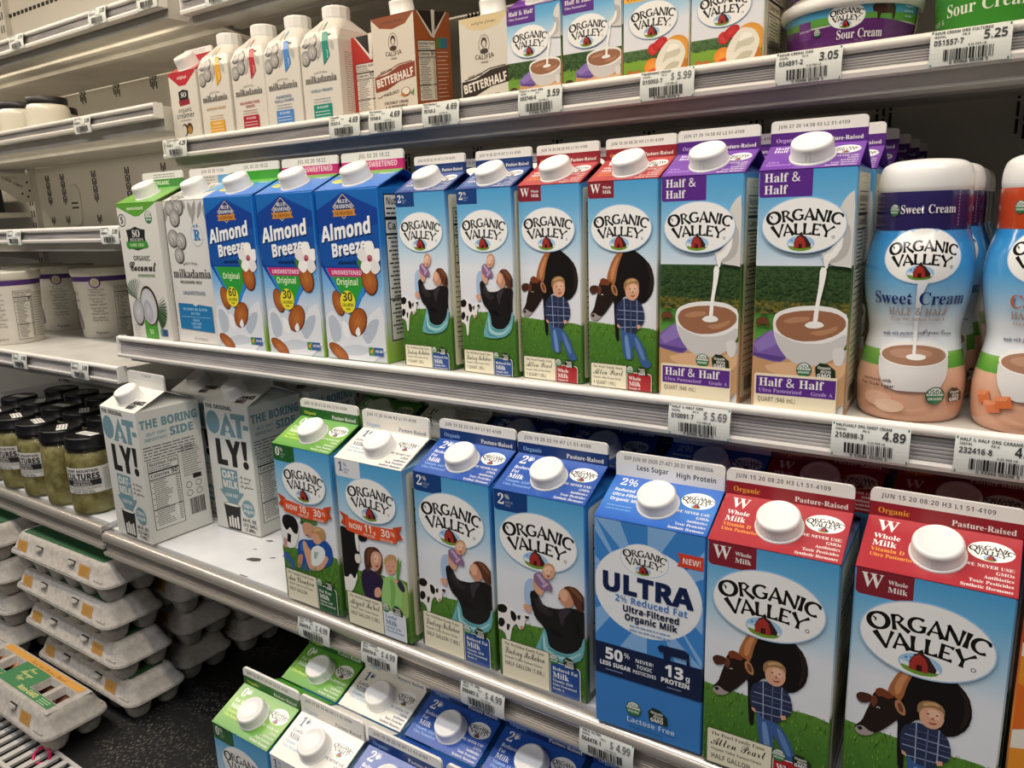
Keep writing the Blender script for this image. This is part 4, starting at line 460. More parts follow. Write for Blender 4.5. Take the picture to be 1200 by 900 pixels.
g = new_mat('clear_glass', 'eef4ee', .03); g.node_tree.nodes['Principled BSDF'].inputs['Transmission Weight'].default_value = 1
g.node_tree.nodes['Principled BSDF'].inputs['IOR'].default_value = 1.3
M['glass'] = g
# dark woven liner of the well: fine dotted rows
m = new_mat('woven_liner', '0c0d10', .55); nt = m.node_tree; b = nt.nodes['Principled BSDF']
tc = nt.nodes.new('ShaderNodeTexCoord'); mp = nt.nodes.new('ShaderNodeMapping'); mp.inputs['Rotation'].default_value = (0, 0, .06)
v = nt.nodes.new('ShaderNodeTexVoronoi'); v.inputs['Scale'].default_value = 1; mp.inputs['Scale'].default_value = (420, 130, 1)
n = nt.nodes.new('ShaderNodeTexNoise'); n.inputs['Scale'].default_value = 9
r = nt.nodes.new('ShaderNodeValToRGB'); r.color_ramp.elements[0].position = .1; r.color_ramp.elements[0].color = lin('8d8880'); r.color_ramp.elements[1].position = .34; r.color_ramp.elements[1].color = lin('0b0c0e')
mx = nt.nodes.new('ShaderNodeMixRGB'); r2 = nt.nodes.new('ShaderNodeValToRGB'); r2.color_ramp.elements[0].position = .42; r2.color_ramp.elements[1].position = .62
mx.inputs[1].default_value = lin('0b0c0e')
for a_, b_ in ((tc.outputs['Object'], mp.inputs[0]), (mp.outputs[0], v.inputs['Vector']), (v.outputs['Distance'], r.inputs[0]), (tc.outputs['Object'], n.inputs['Vector']), (n.outputs['Fac'], r2.inputs[0]), (r2.outputs[0], mx.inputs[0]), (r.outputs[0], mx.inputs[2]), (mx.outputs[0], b.inputs['Base Color'])):
    nt.links.new(a_, b_)
M['liner'] = m

# ---------------------------------------------------------------- object helpers
def link_mesh(name, vs, fs, mats, parent=None, mi=None, cols=None, smooth=False, fix=True):
    me = bpy.data.meshes.new(name); me.from_pydata(vs, [], fs)
    for mt in (mats if isinstance(mats, list) else [mats]): me.materials.append(mt)
    if mi: me.polygons.foreach_set('material_index', mi)
    if cols:
        ca = me.color_attributes.new('Col', 'BYTE_COLOR', 'POINT')
        ca.data.foreach_set('color_srgb', [x for c in cols for x in (c[0], c[1], c[2], 1)])
    if smooth is True: me.polygons.foreach_set('use_smooth', [True]*len(fs))
    elif smooth: me.polygons.foreach_set('use_smooth', smooth)
    me.validate(); me.update()
    o = bpy.data.objects.new(name, me); COL.objects.link(o)
    if parent: o.parent = parent
    return o
def tag(o, label=None, cat=None, group=None, kind=None):
    if label: o['label'] = label
    if cat: o['category'] = cat
    if group: o['group'] = group
    if kind: o['kind'] = kind
    return o
def empty(name, label, cat, group=None, loc=(0, 0, 0), rz=0):
    o = bpy.data.objects.new(name, None); COL.objects.link(o); o.empty_display_size = .02
    o.location = loc; o.rotation_euler = (0, 0, rz); return tag(o, label, cat, group)
def copy_tree(o, parent=None):
    c = o.copy(); COL.objects.link(c); c.parent = parent
    for ch in list(o.children): copy_tree(ch, c)
    return c

class MB:
    """collects plain geometry"""
    def __init__(s): s.v = []; s.f = []; s.m = []; s.s = []
    def add(s, vs, fs, m=0, sm=False):
        o = len(s.v); s.v += [tuple(p) for p in vs]; s.f += [tuple(i+o for i in f) for f in fs]; s.m += [m]*len(fs); s.s += [sm]*len(fs)
    def box(s, x0, x1, y0, y1, z0, z1, m=0):
        s.add([(x, y, z) for z in (z0, z1) for y in (y0, y1) for x in (x0, x1)],
              [(0, 2, 3, 1), (4, 5, 7, 6), (0, 1, 5, 4), (2, 6, 7, 3), (0, 4, 6, 2), (1, 3, 7, 5)], m)
    def extrude_x(s, prof, x0, x1, m=0, closed=True, caps=True, sm=False):
        n = len(prof); vs = [(x, y, z) for x in (x0, x1) for y, z in prof]
        fs = [(i, (i+1) % n, n+(i+1) % n, n+i) for i in range(n if closed else n-1)]
        s.add(vs, fs, m, sm)
        if caps and closed: s.add(vs, [tuple(range(n-1, -1, -1)), tuple(range(n, 2*n))], m)
    def lathe(s, prof, n=40, m=0, c=(0, 0), sm=True, cap0=True, cap1=True, rib=None):
        vs = []; k = len(prof)
        for j, (r, z) in enumerate(prof):
            for i in range(n):
                a = 2*pi*i/n; rr = r
                if rib and rib[0] <= j <= rib[1] and i % 2: rr -= rib[2]
                vs.append((c[0]+rr*cos(a), c[1]+rr*sin(a), z))
        fs = [(j*n+i, j*n+(i+1) % n, (j+1)*n+(i+1) % n, (j+1)*n+i) for j in range(k-1) for i in range(n)]
        s.add(vs, fs, m, sm)
        if cap0: s.add(vs[:n], [tuple(range(n-1, -1, -1))], m)
        if cap1: s.add(vs[-n:], [tuple(range(n))], m)
    def rrloft(s, secs, m=0, n=6, sm=True, c=(0, 0), cap0=True, cap1=True):
        """secs: (half x, half y, corner radius, z)"""
        vs = []; N = 4*n
        for hx, hy, r, z in secs:
            for q, (sx, sy) in enumerate(((1, 1), (-1, 1), (-1, -1), (1, -1))):
                for i in range(n):
                    a = q*pi/2 + (pi/2)*i/(n-1)
                    vs.append((c[0]+sx*(hx-r)+r*cos(a), c[1]+sy*(hy-r)+r*sin(a), z))
        fs = [(j*N+i, j*N+(i+1) % N, (j+1)*N+(i+1) % N, (j+1)*N+i) for j in range(len(secs)-1) for i in range(N)]
        s.add(vs, fs, m, sm)
        if cap0: s.add(vs[:N], [tuple(range(N-1, -1, -1))], m)
        if cap1: s.add(vs[-N:], [tuple(range(N))], m)
    def tube(s, pts, r, n=8, m=0):
        P = [Vector(p) for p in pts]; vs = []
        for i, p in enumerate(P):
            d = (P[min(i+1, len(P)-1)] - P[max(i-1, 0)]).normalized()
            a = d.cross(Vector((0, 0, 1))); a = a.normalized() if a.length > 1e-4 else Vector((1, 0, 0)); b = d.cross(a)
            vs += [tuple(p + a*r*cos(2*pi*k/n) + b*r*sin(2*pi*k/n)) for k in range(n)]
        s.add(vs, [(i*n+k, i*n+(k+1) % n, (i+1)*n+(k+1) % n, (i+1)*n+k) for i in range(len(P)-1) for k in range(n)], m, True)
    def build(s, name, mats, parent=None, **k):
        return link_mesh(name, s.v, s.f, mats, parent, mi=s.m, smooth=s.s, **k)

def chaikin(p, it=1):
    for _ in range(it):
        q = []
        for i in range(len(p)):
            a, b = p[i], p[(i+1) % len(p)]
            q += [(a[0]*.78+b[0]*.22, a[1]*.78+b[1]*.22), (a[0]*.22+b[0]*.78, a[1]*.22+b[1]*.78)]
        p = q
    return p

class Art:
    """printed artwork: coloured polygons laid in thin layers on a surface given by fmap(u, v, k)"""
    STEP = 1.2e-5
    def __init__(s): s.v = []; s.f = []; s.c = []; s.m = []; s.k = 1; s.fmap = None; s.clip = None; s.mi = 0; s.sub = 0
    def on(s, fmap, clip=None, mi=0, sub=0): s.fmap = fmap; s.k = 1; s.clip = clip; s.mi = mi; s.sub = sub; s.STEP = 4e-5 if sub else 1.2e-5; return s
    def raw(s, vs, fs, cols, mi=0):
        o = len(s.v); s.v += [tuple(p) for p in vs]; s.f += [tuple(i+o for i in f) for f in fs]; s.c += list(cols); s.m += [mi]*len(fs)
    def put(s, pts, fs, cols):
        if s.clip:
            a, b, c, d = s.clip; pts = [(min(max(x, a), c), min(max(y, b), d)) for x, y in pts]
        if s.sub:
            pts = list(pts); cols = list(cols); todo = []; fs2 = []
            for f in fs: todo += [(f[0], f[i], f[i+1]) for i in range(1, len(f)-1)]
            mid = {}
            while todo:
                t = todo.pop(); L, i = max((max(abs(pts[t[i]][0]-pts[t[(i+1) % 3]][0]), .6*abs(pts[t[i]][1]-pts[t[(i+1) % 3]][1])), i) for i in range(3))
                if L <= s.sub: fs2.append(t); continue
                a, b, c = t[i], t[(i+1) % 3], t[(i+2) % 3]; key = (min(a, b), max(a, b))
                if key not in mid:
                    mid[key] = len(pts); pts.append(((pts[a][0]+pts[b][0])/2, (pts[a][1]+pts[b][1])/2)); cols.append(mixc(cols[a], cols[b], .5))
                m_ = mid[key]; todo += [(a, m_, c), (m_, b, c)]
            fs = fs2
        o = len(s.v); s.v += [s.fmap(x, y, s.k*s.STEP) for x, y in pts]
        s.f += [tuple(i+o for i in f) for f in fs]; s.c += cols; s.m += [s.mi]*len(fs)
    def nx(s): s.k += 1
    def poly(s, pts, col, smooth=0):
        if smooth: pts = chaikin(pts, smooth)
        t = tessellate_polygon([[Vector((x, y, 0)) for x, y in pts]]); s.put(pts, t, [C_(col)]*len(pts)); s.nx()
    def grid(s, u0, v0, u1, v1, stops, nu=1, shear=0):
        """vertical colour stops [(v, col)...] in absolute v"""
        vs = []; fs = []; cs = []
        for j, (v, c) in enumerate(stops):
            for i in range(nu+1):
                vs.append((u0+(u1-u0)*i/nu, v + shear*(i/nu))); cs.append(C_(c))
        for j in range(len(stops)-1):
            for i in range(nu): a = j*(nu+1)+i; fs.append((a, a+1, a+nu+2, a+nu+1))
        s.put(vs, fs, cs); s.nx()
    def rect(s, u0, v0, u1, v1, col, nu=1): s.grid(u0, v0, u1, v1, [(v0, col), (v1, col)], nu)
    def rrect(s, u0, v0, u1, v1, r, col, corners='1111'):
        p = []
        for q, (cx, cy, a) in enumerate(((u0, v0, pi), (u1, v0, 1.5*pi), (u1, v1, 0), (u0, v1, .5*pi))):
            if corners[q] == '1':
                mx_, my_ = (cx+r if q in (0, 3) else cx-r), (cy+r if q in (0, 1) else cy-r)
                p += [(mx_+r*cos(a+pi/2*i/4), my_+r*sin(a+pi/2*i/4)) for i in range(5)]
            else: p.append((cx, cy))
        s.poly(p, col)
    def ell(s, cx, cy, a, b, col, col2=None, n=36, rings=1, rot=0):
        vs = [(cx, cy)]; cs = [C_(col2 or col)]; fs = []
        for j in range(1, rings+1):
            t = j/rings
            for i in range(n):
                x, y = a*t*cos(2*pi*i/n), b*t*sin(2*pi*i/n)
                vs.append((cx+x*cos(rot)-y*sin(rot), cy+x*sin(rot)+y*cos(rot))); cs.append(mixc(C_(col2 or col), C_(col), t))
        for i in range(n): fs.append((0, 1+i, 1+(i+1) % n))
        for j in range(rings-1):
            for i in range(n): fs.append((1+j*n+i, 1+(j+1)*n+i, 1+(j+1)*n+(i+1) % n, 1+j*n+(i+1) % n))
        s.put(vs, fs, cs); s.nx()
    def ring(s, cx, cy, a, b, t, col, n=36, a0=0, a1=2*pi):
        vs = []; fs = []
        for i in range(n+1):
            th = a0+(a1-a0)*i/n
            vs += [(cx+a*cos(th), cy+b*sin(th)), (cx+(a-t)*cos(th), cy+(b-t)*sin(th))]
            if i < n: fs.append((2*i, 2*i+1, 2*i+3, 2*i+2))
        s.put(vs, fs, [C_(col)]*len(vs)); s.nx()
    def ribbon(s, pts, col, w=None, nx=True):
        """pts (x, y[, width])"""
        vs = []; fs = []; n = len(pts)
        for i, p in enumerate(pts):
            a, b = pts[max(i-1, 0)], pts[min(i+1, n-1)]
            dx, dy = b[0]-a[0], b[1]-a[1]; L = math.hypot(dx, dy) or 1; h = (p[2] if len(p) > 2 else w)/2
            vs += [(p[0]-dy/L*h, p[1]+dx/L*h), (p[0]+dy/L*h, p[1]-dx/L*h)]
            if i < n-1: fs.append((2*i, 2*i+1, 2*i+3, 2*i+2))
        s.put(vs, fs, [C_(col)]*len(vs))
        if nx: s.nx()
    def text(s, t, x, y, size, col, font='h', al='l', sx=1.0, rot=0, arc=0, track=0, slant=0, bold=0, wmax=None):
        """baseline at y (v runs down); arc > 0 bows the middle upwards (radius in u)"""
        W_ = 0; gs = []
        for ch in t:
            g = GL[font].get(ch)
            if g: gs.append((g, W_)); W_ += (g[0]+track)*size*sx
            else: W_ += .34*size*sx
        if wmax and W_ > wmax: return s.text(t, x, y, size, col, font, al, sx*wmax/W_, rot, arc, track, slant, bold)
        x0 = {'l': 0, 'c': -W_/2, 'r': -W_}[al]; vs = []; fs = []
        offs = [(0, 0)] if not bold else [(0, 0), (bold, 0), (0, bold), (bold, bold)]
        for ox, oy in offs:
            if vs: s.put(vs, fs, [C_(col)]*len(vs)); s.nx(); vs = []; fs = []
            for (adv, flat, tris), gx in gs:
                o = len(vs)
                for px, py in flat:
                    X = x0+gx+(px+py*slant)*size*sx+ox; Y = -py*size+oy
                    if arc:
                        th = X/arc; R_ = arc-Y; X, Y = R_*sin(th), arc-R_*cos(th)
                    if rot: X, Y = X*cos(rot)-Y*sin(rot), X*sin(rot)+Y*cos(rot)
                    vs.append((x+X, y+Y))
                fs += [tuple(i+o for i in f) for f in tris]
        if vs: s.put(vs, fs, [C_(col)]*len(vs)); s.nx()
    def lines(s, u0, v0, u1, v1, n, col, th=.5, seed=1, gap=.25):
        """rows of word-like dashes: print too small to read"""
        rd = random.Random(seed); vs = []; fs = []
        for i in range(n):
            y = v0+(v1-v0)*i/max(1, n-1); x = u0; e = u1-(u1-u0)*rd.random()*gap
            while x < e:
                L = (u1-u0)*(.05+.13*rd.random()); x2 = min(x+L, e); o = len(vs)
                vs += [(x, y), (x2, y), (x2, y+th), (x, y+th)]; fs.append((o, o+1, o+2, o+3)); x = x2+(u1-u0)*.022
        s.put(vs, fs, [C_(col)]*len(vs)); s.nx()
    def bars(s, u0, v0, u1, v1, col='101010', seed=3):
        rd = random.Random(seed); x = u0; vs = []; fs = []; un = (u1-u0)/70
        while x < u1-un*3:
            wd = un*rd.choice((1, 1, 2, 3)); o = len(vs)
            vs += [(x, v0), (x+wd, v0), (x+wd, v1), (x, v1)]; fs.append((o, o+1, o+2, o+3)); x += wd+un*rd.choice((1, 1, 2))
        s.put(vs, fs, [C_(col)]*len(vs)); s.nx()
    def blades(s, u0, v0, u1, v1, n, cols, seed=5, h=3.2, wd=.9, top=None):
        rd = random.Random(seed); vs = []; fs = []; cs = []
        for _ in range(n):
            x = u0+(u1-u0)*rd.random(); y = v0+(v1-v0)*rd.random()
            if top: y = max(y, top(x)+h*.6)
            c = mixc(C_(cols[0]), C_(cols[1]), rd.random()); L = h*(.5+rd.random()); dx = (rd.random()-.5)*L*.9
            s.put([(x-wd/2, y), (x+wd/2, y), (x+dx, y-L)], [(0, 1, 2)], [c]*3); s.k += .08
        s.nx()
    def foliage(s, u0, v0, u1, v1, n, cols, seed=5, r=1.9):
        rd = random.Random(seed)
        vs = []; fs = []; cs = []
        for q in range(n):
            x = u0+(u1-u0)*rd.random(); y = v0+(v1-v0)*q/n; rr = r*(.5+.8*rd.random()); c = mixc(C_(cols[0]), C_(cols[1]), rd.random()); o = len(vs)
            for i in range(6): vs.append((x+rr*cos(i*pi/3+q), y+rr*.75*sin(i*pi/3+q))); cs.append(mixc(c, (0, 0, 0), .10*(sin(i*pi/3+q) > 0)))
            fs.append(tuple(range(o, o+6)))
            s.put(vs, fs, cs); s.k += .13; vs = []; fs = []; cs = []
        s.nx()
    def fig(s, name, u0=0, v0=0, su=1, sv=1):
        for col, pts in FIG[name]:
            q = [(u0+a*su, v0+b*sv) for a, b in pts]
            s.poly(q, col, 1 if len(q) > 4 else 0)
    def build(s, name, mats, parent=None, smooth=False):
        return link_mesh(name, s.v, s.f, mats, parent, mi=s.m, cols=s.c, smooth=smooth)

# ---- marks shared by several packages
def _arc(cx, cy, rx, ry, a0, a1, n, w0, w1):
    out = []
    for i in range(n+1):
        t = i/n; a = radians(a0+(a1-a0)*t); m = abs(cos(a))
        out.append((cx+rx*cos(a), cy+ry*sin(a), w0+(w1-w0)*m))
    return out
FLARE = {  # letters as flared pen strokes: (x, y up, width); advance
 'O': (1.04, [_arc(.5, .5, .42, .44, 100, 460, 22, .10, .21), [(.30, .74, .05), (.40, .62, .09), (.38, .48, .05)]]),
 'R': (.84, [[(.16, 1, .22), (.14, .5, .15), (.14, 0, .22)], [(.1, .93, .12), (.42, .95, .1), (.6, .76, .18), (.45, .53, .1), (.18, .5, .06)], [(.34, .52, .1), (.55, .25, .17), (.92, -.06, .22)]]),
 'G': (.92, [_arc(.5, .5, .41, .44, 48, 318, 16, .10, .20), [(.80, .46, .2), (.8, .1, .14)], [(.58, .44, .08), (.92, .45, .1)]]),
 'A': (.86, [[(.08, 0, .16), (.26, .5, .09), (.44, 1.02, .09)], [(.40, 1.04, .12), (.6, .5, .17), (.82, 0, .26)], [(.2, .3, .09), (.68, .3, .09)]]),
 'N': (.92, [[(.14, 0, .18), (.14, .5, .11), (.14, 1, .12)], [(.1, 1.02, .16), (.45, .5, .19), (.8, -.02, .14)], [(.8, 0, .1), (.8, .6, .11), (.82, 1, .2)]]),
 'I': (.36, [[(.17, 1, .25), (.16, .5, .16), (.17, 0, .25)]]),
 'C': (.82, [_arc(.5, .5, .42, .45, 45, 315, 16, .10, .20), [(.76, .9, .05), (.82, .72, .14)]]),
 'V': (.70, [[(.06, 1, .25), (.24, .5, .18), (.43, 0, .14)], [(.4, 0, .1), (.6, .5, .09), (.8, 1, .17)]]),
 'L': (.66, [[(.15, 1, .24), (.14, .5, .16), (.14, .02, .2)], [(.1, .06, .11), (.45, .06, .1), (.66, .13, .24)]]),
 'E': (.72, [[(.15, 1, .2), (.14, .5, .16), (.14, 0, .2)], [(.1, .94, .1), (.45, .94, .09), (.62, .9, .2)], [(.14, .5, .09), (.5, .5, .1)], [(.1, .06, .11), (.45, .06, .1), (.68, .1, .2)]]),
 'Y': (.84, [[(.02, 1, .24), (.2, .7, .18), (.4, .42, .15)], [(.38, .42, .1), (.6, .72, .09), (.84, 1, .18)], [(.4, .46, .15), (.4, .2, .15), (.41, -.02, .24)]]),
}
def flare_text(A, t, cx, cy, size, col, arc, sx=1, first=1.0):
    W_ = sum(FLARE[c][0]*size*sx*(first if i == 0 else 1) for i, c in enumerate(t)); x = -W_/2
    for i, ch in enumerate(t):
        adv, st = FLARE[ch]; sc = size*(first if i == 0 else 1)
        for strk in st:
            P = []
            for px, py, wd in strk:
                X, Y = x+px*sc*sx, -py*sc+(.12*(sc-size) if i == 0 else 0)
                if arc: th = X/arc; R_ = arc-Y; X, Y = R_*sin(th), arc-R_*cos(th)
                P.append((cx+X, cy+Y, wd*sc*1.22))
            A.ribbon(P, col, nx=False)
        x += adv*sc*sx
    A.nx()
def barn(A, cx, cy, s, small=False):
    A.ell(cx, cy, 17*s, 10*s, '9cc3e6', 'bcd8f0', n=24)
    A.poly([(cx-16*s, cy+3*s), (cx, cy+1*s), (cx+16*s, cy+3*s), (cx+12*s, cy+8*s), (cx, cy+10.4*s), (cx-12*s, cy+8*s)], '6f9a35', 1)
    if not small:
        A.poly([(cx-16*s, cy-1*s), (cx-8*s, cy+.5*s), (cx-8*s, cy+4*s), (cx-15*s, cy+3*s)], 'dfe8ef')
        A.ell(cx-11*s, cy-4*s, 1.5*s, 1.3*s, '5f93c9', n=8); A.ell(cx-7*s, cy-5*s, 1.3*s, 1.2*s, '5f93c9', n=8)
        A.poly([(cx+9*s, cy-2*s), (cx+15*s, cy+2*s), (cx+15*s, cy+4.5*s), (cx+9*s, cy+4*s)], 'e6ecf2')
    A.poly([(cx-8.5*s, cy-1*s), (cx-5*s, cy-8.5*s), (cx, cy-12*s), (cx+6*s, cy-8.5*s), (cx+13*s, cy+1.5*s), (cx+12*s, cy+5*s), (cx-8*s, cy+6*s)], '3a1f1d')
    A.poly([(cx-8*s, cy+0*s), (cx-5.4*s, cy-6.5*s), (cx-1*s, cy-9.8*s), (cx+4*s, cy-6*s), (cx+6.2*s, cy+.5*s), (cx+6.4*s, cy+6.6*s), (cx-8*s, cy+6*s)], 'a6352b')
    if not small:
        for i in range(5): A.ribbon([(cx+(-6.4+2.7*i)*s, cy-3*s), (cx+(-6.4+2.7*i)*s, cy+6*s)], '82261f', .4*s, nx=False)
        A.nx(); A.rect(cx-2.6*s, cy+.6*s, cx+1.6*s, cy+6.2*s, '3d1513')
def logo(A, cx, cy, a, col='16140f', face='f3f3f1', edge='a9c8e6', small=False, grow=1.0):
    """the two-word arched name over a red barn on a white oval, half width a"""
    s = a/43
    A.ell(cx, cy, a, a*.68*grow, edge, n=44, rings=1); A.ell(cx, cy, a*.975, a*.655*grow, face, n=44, rings=1)
    flare_text(A, 'ORGANIC', cx, cy-5.2*s, 12.0*s, col, 112*s, sx=1.02, first=1.16)
    flare_text(A, 'VALLEY', cx-1*s, cy+9.6*s, 12.0*s, col, 110*s, sx=1.08, first=1.1)
    if not small: A.ring(cx+30*s, cy+12.5*s, 1.6*s, 1.6*s, .5*s, col, n=10)
    barn(A, cx-2*s, cy+18.6*s, s*.82, small)
def usda(A, cx, cy, r):
    A.ell(cx, cy, r, r, 'f0f0ec', n=20)
    vs = [(cx+r*.97*cos(pi*i/12), cy+r*.97*sin(pi*i/12)) for i in range(13)]; A.poly(vs, '2f7a45')
    A.ring(cx, cy, r, r, r*.12, '3b5a45', n=20); A.text('USDA', cx, cy-r*.12, r*.75, '2f6a45', 'h', 'c', sx=.8); A.text('ORGANIC', cx, cy+r*.5, r*.42, 'f0f0ec', 'h', 'c', sx=.75)
def nongmo(A, cx, cy, s):
    A.poly([(cx-5*s, cy+5*s), (cx-6*s, cy-2*s), (cx-3*s, cy-5.5*s), (cx+2*s, cy-5*s), (cx+7*s, cy-1*s), (cx+7.5*s, cy+5*s)], '23301c')
    A.text('Organic', cx, cy-1.2*s, 3*s, 'f0efe6', 's', 'c', sx=.8); A.text('NON', cx+1*s, cy+1.6*s, 2.8*s, 'e9e8df', 'h', 'c'); A.text('GMO', cx, cy+4.6*s, 3.6*s, 'ffffff', 'h', 'c')
def nutrition(A, u0, v0, u1, v1, col='141414', bg='f2efe8', seed=2):
    A.rect(u0, v0, u1, v1, col); t = (u1-u0)*.02; A.rect(u0+t, v0+t, u1-t, v1-t, bg)
    W_ = u1-u0; A.text('Nutrition Facts', u0+W_*.05, v0+W_*.16, W_*.15, col, 'h', wmax=W_*.9); y = v0+W_*.2
    A.lines(u0+W_*.05, y, u0+W_*.8, y+W_*.07, 2, col, W_*.025, seed); y += W_*.13
    A.rect(u0+t, y, u1-t, y+W_*.05, col); y += W_*.07; A.text('Calories', u0+W_*.05, y+W_*.12, W_*.15, col, 'h'); A.text('90', u1-W_*.05, y+W_*.13, W_*.2, col, 'h', 'r')
    y += W_*.17; A.rect(u0+t, y, u1-t, y+W_*.03, col); y += W_*.06
    n = max(3, int((v1-y-W_*.05)/(W_*.062))); rd = random.Random(seed)
    for i in range(n):
        yy = y+i*W_*.062; A.lines(u0+W_*(.05+.06*(i % 3 > 0)), yy, u0+W_*(.45+.3*rd.random()), yy, 1, col, W_*.022, seed+i, 0)
        A.k -= 1; A.rect(u1-W_*.16, yy, u1-W_*.05, yy+W_*.022, col); A.k -= 1
        if i == int(n*.62): A.rect(u0+t, yy+W_*.035, u1-t, yy+W_*.055, col); A.k -= 1
    A.nx()
# ================================================================ the cooler: walls, well, shelves
YB = .46                                   # back panel
XJ = -1.11; XL = -2.33; XR = .11           # bay joints
def struct(o): o['kind'] = 'structure'; return o
mb = MB(); mb.box(-3.6, 1.4, YB, YB+.03, -.80, 1.0); wall = struct(mb.build('wall_back', M['wall']))
mb = MB()
def hook_slots(x, z, n, rows=1):
    for r_ in range(rows):
        for i in range(n): mb.box(x+i*.0075, x+i*.0075+.003, YB-.0012, YB+.002, z-r_*.019-(i % 2)*.006-.016, z-r_*.019-(i % 2)*.006)
for bx in (-2.33, -1.11, .11):
    for dx in (.07, .15, .31, .465, .62, .775, .93, 1.076): hook_slots(bx+dx, .347, 4, 2); hook_slots(bx+dx, .145, 3, 4); hook_slots(bx+dx, .035, 3)
sl = mb.build('slot', M['black'], wall); sl['kind'] = 'stuff'
mb = MB()
for bx in (-2.33, -1.11, .11):
    mb.box(bx-.016, bx+.016, YB-.014, YB, -.72, .72)
up = mb.build('upright', M['paint'], wall)
mb = MB()
for bx in (-2.33, -1.11, .11):
    for i in range(44):
        for s_ in (-.007, .006): mb.box(bx+s_-.0015, bx+s_+.0015, YB-.0152, YB-.012, -.7+i*.032, -.7+i*.032+.018)
sl = mb.build('upright_slot', M['black'], wall); sl['kind'] = 'stuff'
# oval blanking plug on the empty back panel
mb = MB(); mb.rrloft([(.026, .055, .0255, 0), (.026, .055, .0255, .002), (.022, .051, .0215, .004)], n=8)
pl = mb.build('blanking_plug', M['wall'], wall); pl.rotation_euler = (pi/2, 0, 0); pl.location = (-2.116, YB, .062)
mb = MB(); mb.box(-2.13, -2.10, YB-.006, YB-.003, .066, .070); mb.box(-2.13, -2.10, YB-.006, YB-.003, .054, .058); pm = mb.build('plug_slot', M['black'], wall)
mb = MB(); mb.box(-3.6, 1.4, -.60, .5, -.83, -.80); mb.box(-3.6, 1.4, -.27, -.262, -.80, -.745); struct(mb.build('floor', M['dark']))
mb = MB(); mb.box(-3.6, 1.4, -.35, YB, 1.0, 1.03); mb.box(-3.6, 1.4, -.37, -.35, .84, 1.03); struct(mb.build('ceiling', M['paint']))
mb = MB(); mb.box(-3.63, -3.6, -.35, YB+.03, -.83, 1.03); struct(mb.build('wall_left', M['paint']))
mb = MB(); mb.box(1.4, 1.43, -.35, YB+.03, -.83, 1.03); struct(mb.build('wall_right', M['paint']))
# perforated air outlet row under the canopy at the back of the left bay
mb = MB()
for i in range(60): mb.box(-2.6+i*.022, -2.588+i*.022, YB-.002, YB+.001, .553, .561)
po = mb.build('air_slot', M['black'], wall); po['kind'] = 'stuff'
# woven dark liner on the well floor
mb = MB(); mb.box(-3.5, 1.3, -.205, YB-.01, -.7985, -.736)
tag(mb.build('well_liner', M['liner']), 'black woven liner covering the well below the lowest shelf', 'liner')

def add_shelf(name, label, x0, x1, yl, zt, zb, back, kind='upper', brackets=True, zback=0.0):
    """price-rail shelf: top of bead at zt, bottom lip at zb"""
    root = empty('shelf', label, 'shelf', 'refrigerated case shelves', ((x0+x1)/2, yl, zt)); ox, oy, oz = root.location
    rail, bead, paint = (M['railC'], M['beadC'], M['paintC']) if kind == 'lower' else (M['rail'], M['bead'], M['paint'])
    X0, X1 = x0-ox, x1-ox; H = zb-zt
    r_ = .0042 if kind == 'upper' else .0085
    mb = MB()
    prof = [(-r_*.2+r_*1.0*cos(a)*1.0 + r_*.0, -r_+r_*sin(a)) for a in [pi*(.15+1.2*i/9) for i in range(10)]]
    prof = [(y+.002, z) for y, z in prof] + [(.006, -2*r_)]
    mb.extrude_x(prof, X0, X1, sm=True)
    b1 = mb.build('rail_bead', bead, root)
    mb = MB(); n = 7; top = -1.7*r_; P = []
    face = .0015 if kind == 'upper' else -.001
    for i in range(n):                     # ribbed channel face, leaning out towards its foot
        z0 = top+(H+.005-top)*i/n; z1 = top+(H+.005-top)*(i+1)/n; f_ = face - .003*(i/n)
        P += [(f_, z0-.0002), (f_, z0-(z0-z1)*.62), (f_+.0005, z0-(z0-z1)*.7), (f_+.0005, z0-(z0-z1)*.95)]
    P += [(face-.003, H+.005), (.012, H+.004), (.012, top)]
    mb.extrude_x(P, X0+.0008, X1-.0008)
    mb.build('price_rail', rail, root)
    mb = MB(); mb.extrude_x([(face-.0075, H+.0035), (face-.0068, H+.0058), (face-.003, H+.005), (.010, H+.004), (.010, H), (face-.0065, H)], X0, X1)
    mb.build('rail_foot', bead, root)
    mb = MB(); D = back-yl; t = -.026 if kind == 'upper' else -.030
    zs = -.0045 if kind == 'upper' else .0005
    mb.extrude_x([(.010, zs), (D, zs+zback), (D, zs-.012+zback), (.05, t-.004), (.045, t-.014), (.013, t-.014), (.0125, t)], X0+.002, X1-.002)
    for k, (yy, dz) in enumerate(((.075, 0), (.13, 0))):  # pressed stiffening ribs underneath
        mb.extrude_x([(yy, t+.003), (yy+.006, t-.006), (yy+.02, t-.006), (yy+.027, t+.004)], X0+.01, X1-.01)
    board = mb.build('shelf_board', paint, root)
    for xx in (X0, X1):
        mb = MB(); s_ = 1 if xx == X0 else -1
        a_, b_ = sorted((xx-.0006*s_, xx+.0012*s_)); mb.box(a_, b_, -.004, .011, H+.001, -.001)
        mb.build('end_cap', M['cap'] if kind == 'upper' else M['steel'], root)
    if brackets:
        BD = -.085 if kind == 'upper' else -.047
        for xx in (X0+.006, X1-.006):
            mb = MB(); mb.add([(xx+s_*.001, y, z) for s_ in (-1, 1) for y, z in ((.03, -.006), (D-.005, -.006+zback), (D-.005, BD), (D-.06, BD+.01), (.12, -.04), (.03, -.03))],
                              [(5, 4, 3, 2, 1, 0), (6, 7, 8, 9, 10, 11)] + [(i, (i+1) % 6, 6+(i+1) % 6, 6+i) for i in range(6)])
            mb.build('side_bracket', M['paint'], root)
    return root
BK = YB-.016
